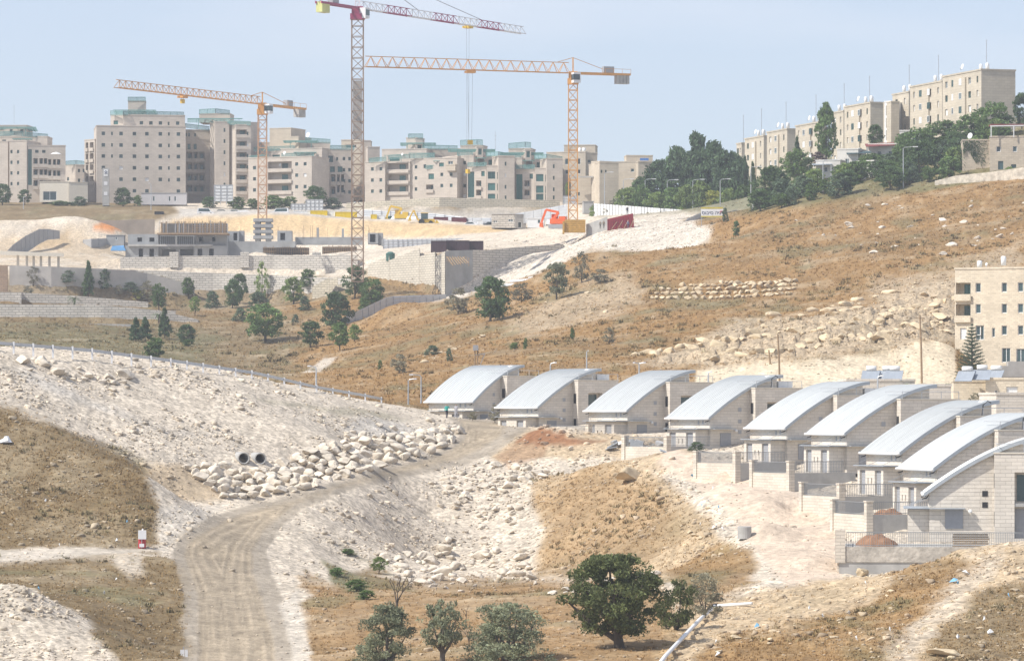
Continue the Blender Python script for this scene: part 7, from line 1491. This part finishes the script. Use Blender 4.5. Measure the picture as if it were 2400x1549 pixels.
# ------------------------------------------------------------------ gravel and rubble too small to pick apart
def scatter_idx(weight, n, rng):
    w = weight.ravel(); c = np.cumsum(w); return np.searchsorted(c, rng.random(n) * c[-1])
rng = np.random.default_rng(3)
vis = (PXG > -60) & (PXG < 2460) & (DG > 225) & (DG < 930)
area = np.gradient(GX)[None] * DG / F * np.gradient(GD)[:, None]
dzd = np.abs(np.gradient(ZG, axis=0) / np.gradient(GD)[:, None])
facing = np.clip(dzd, .05, 1.2)
def rubble(name, n, base, smin, smax, wt, col, seedv):
    ids = scatter_idx(wt, n, rng); jx = rng.uniform(-.5, .5, n) * 4.2; jd = rng.uniform(-.5, .5, n) * .003
    px = PXG.ravel()[ids] + jx; d = DG.ravel()[ids] * (1 + jd); z = lerp_grid(px, d, GX, GD, ZG); C = np.stack([(px - CX) / F * d, d, z], 1)
    s = (smin + (smax - smin) * rng.random(n) ** 3.0) * np.clip(d / 380, .8, 1.35); a = rng.uniform(0, 6.28, n); V0, T0 = base; k = len(V0)
    V = V0[None] * s[:, None, None] * rng.uniform(.7, 1.3, (n, 1, 3)) * (1, 1, .8); ca, sa = np.cos(a)[:, None], np.sin(a)[:, None]
    V = np.stack([V[..., 0] * ca - V[..., 1] * sa, V[..., 0] * sa + V[..., 1] * ca, V[..., 2] + (s * .15)[:, None]], -1) + C[:, None]
    T = (T0[None] + (np.arange(n) * k)[:, None, None]).reshape(-1, 3); me = np_mesh(name, V.reshape(-1, 3), T, [col])
    cc = colr.reshape(-1, 3)[ids] * .55 + np.array((.50, .43, .335)) * .45; cc = np.clip(cc * rng.uniform(.75, 1.35, (n, 1)), 0, .72); cc = np.repeat(cc, k, 0)
    at_ = me.color_attributes.new('cover', 'FLOAT_COLOR', 'POINT'); at_.data.foreach_set('color', np.concatenate([cc, np.ones((len(cc), 1))], 1).astype(np.float32).ravel())
    return tag(ob(name, me), 'loose limestone rubble strewn over the slopes', None, None, 'stuff')
def vc_mat(name, layer, rough=.95):
    m = bpy.data.materials.new(name); m.use_nodes = True; n = m.node_tree.nodes; b = n['Principled BSDF']; b.inputs['Roughness'].default_value = rough; b.inputs['Specular IOR Level'].default_value = .1
    a = n.new('ShaderNodeVertexColor'); a.layer_name = layer; m.node_tree.links.new(a.outputs['Color'], b.inputs['Base Color']); return m
M_RUBV = vc_mat('rubble', 'cover')
OCT = (np.array([(1, 0, 0), (-1, 0, .1), (0, 1, 0), (0, -1, -.1), (.1, 0, .7), (0, .1, -.7)], float), np.array([(0, 2, 4), (2, 1, 4), (1, 3, 4), (3, 0, 4), (2, 0, 5), (1, 2, 5), (3, 1, 5), (0, 3, 5)]))
W_ = np.where(vis, area * sto * facing / (DG / 380) ** 1.6, 0); W_ = W_ * sm(fbm(XW / 4, YW / 4, 3, 55), .35, .65)
rubble('rubble', 42000, OCT, .04, .20, W_, M_RUBV, 1)
rubble('rubble_stones', 3000, rock(1, 77), .16, .5, W_ * (DG < 480), M_RUBV, 2)
# ------------------------------------------------------------------ dry grass
def grass(name, n, wt, h0, h1, blades, tintc, lab):
    ids = scatter_idx(wt, n, rng); px = PXG.ravel()[ids] + rng.uniform(-2.1, 2.1, n); d = DG.ravel()[ids] * (1 + rng.uniform(-.0015, .0015, n)); z = lerp_grid(px, d, GX, GD, ZG); C = np.stack([(px - CX) / F * d, d, z - .03], 1)
    sc = np.clip(d / 330, .8, 1.7); h = rng.uniform(h0, h1, n) * sc; V = []; cc = []
    base = colr.reshape(-1, 3)[ids]; base = base * .6 + np.array(tintc) * .4; base = base * rng.uniform(.75, 1.3, (n, 1))
    for b in range(blades):
        a = rng.uniform(0, 6.28, n); w = h * rng.uniform(.16, .34, n); lean = rng.normal(size=(n, 2)) * .45 * h[:, None]; o = rng.normal(size=(n, 2)) * .4 * h[:, None]
        P = C.copy(); P[:, :2] += o; dx = np.stack([np.cos(a) * w, np.sin(a) * w, np.zeros(n)], 1); tip = P + np.concatenate([lean, (h * rng.uniform(.6, 1.1, n))[:, None]], 1)
        V.append(np.stack([P - dx, P + dx, tip], 1)); cc.append(np.stack([base, base, base * 1.15], 1))
    V = np.stack(V, 1).reshape(-1, 3); cc = np.clip(np.stack(cc, 1).reshape(-1, 3), 0, .8); me = np_mesh(name, V, np.arange(len(V)).reshape(-1, 3), [M_GRS])
    at_ = me.color_attributes.new('cover', 'FLOAT_COLOR', 'POINT'); at_.data.foreach_set('color', np.concatenate([cc, np.ones((len(cc), 1))], 1).astype(np.float32).ravel())
    return tag(ob(name, me), lab, None, None, 'stuff')
M_GRS = vc_mat('dry_grass', 'cover')
Wg = np.where(vis, area * veg * facing / (DG / 380) ** 1.5, 0) * (1 - .7 * np.clip(bare * 1.6, 0, 1))
near_ = np.where((DG < 300) & (PXG > 1550), 2.2, 1.0)
grass('dry_grass', 76000, Wg * near_ * np.where(DG > 520, .7, 1.2), .07, .22, 5, (.36, .225, .09), 'dry golden grass on the slopes')
grass('dry_scrub', 3200, Wg * sm(fbm(XW / 8, YW / 8, 3, 66), .56, .72), .15, .4, 12, (.20, .19, .10), 'low grey-green scrub among the dry grass')
# scraps of litter on the near slopes
M_LIT = [mat('litter_white', (.75, .75, .74)), mat('litter_blue', (.20, .42, .60))]
lit = sample([(1650, 1420), (2000, 1370), (2300, 1320), (2400, 1400), (2400, 1540), (1650, 1540)], 16, .08, .3, 21) + sample([(1600, 1100), (1680, 1150), (1720, 1250), (1640, 1240)], 9, .08, .25, 22) + sample([(60, 1100), (330, 1150), (420, 1450), (100, 1500)], 8, .08, .22, 23)
for k, (px, py, r) in enumerate(lit):
    p = hit(px, py); b = MB().add([(-r, -r * .5, 0), (r, -r * .6, .1), (r * .8, r * .6, .22), (-r * .7, r * .5, .12), (0, 0, .3)], [(0, 1, 4), (1, 2, 4), (2, 3, 4), (3, 0, 4)])
    tag(b.build('litter', M_LIT[1 if k % 4 == 0 else 0], None, p + Vector((0, 0, .05)), (0, 0, k)), 'scrap of blue plastic litter on the slope' if k % 4 == 0 else 'scrap of white litter on the slope', 'litter', 'blue litter scraps' if k % 4 == 0 else 'white litter scraps')
# ------------------------------------------------------------------ summer haze
hz = MB().box(-900, 900, -30, 1700, -60, 130)
m = bpy.data.materials.new('haze'); m.use_nodes = True; n = m.node_tree.nodes; n.remove(n['Principled BSDF']); v = n.new('ShaderNodeVolumePrincipled'); v.inputs['Color'].default_value = (.92, .95, 1, 1); v.inputs['Density'].default_value = .00018; v.inputs['Anisotropy'].default_value = .2
m.node_tree.links.new(v.outputs[0], n['Material Output'].inputs['Volume'])
tag(hz.build('haze', m), kind='stuff')
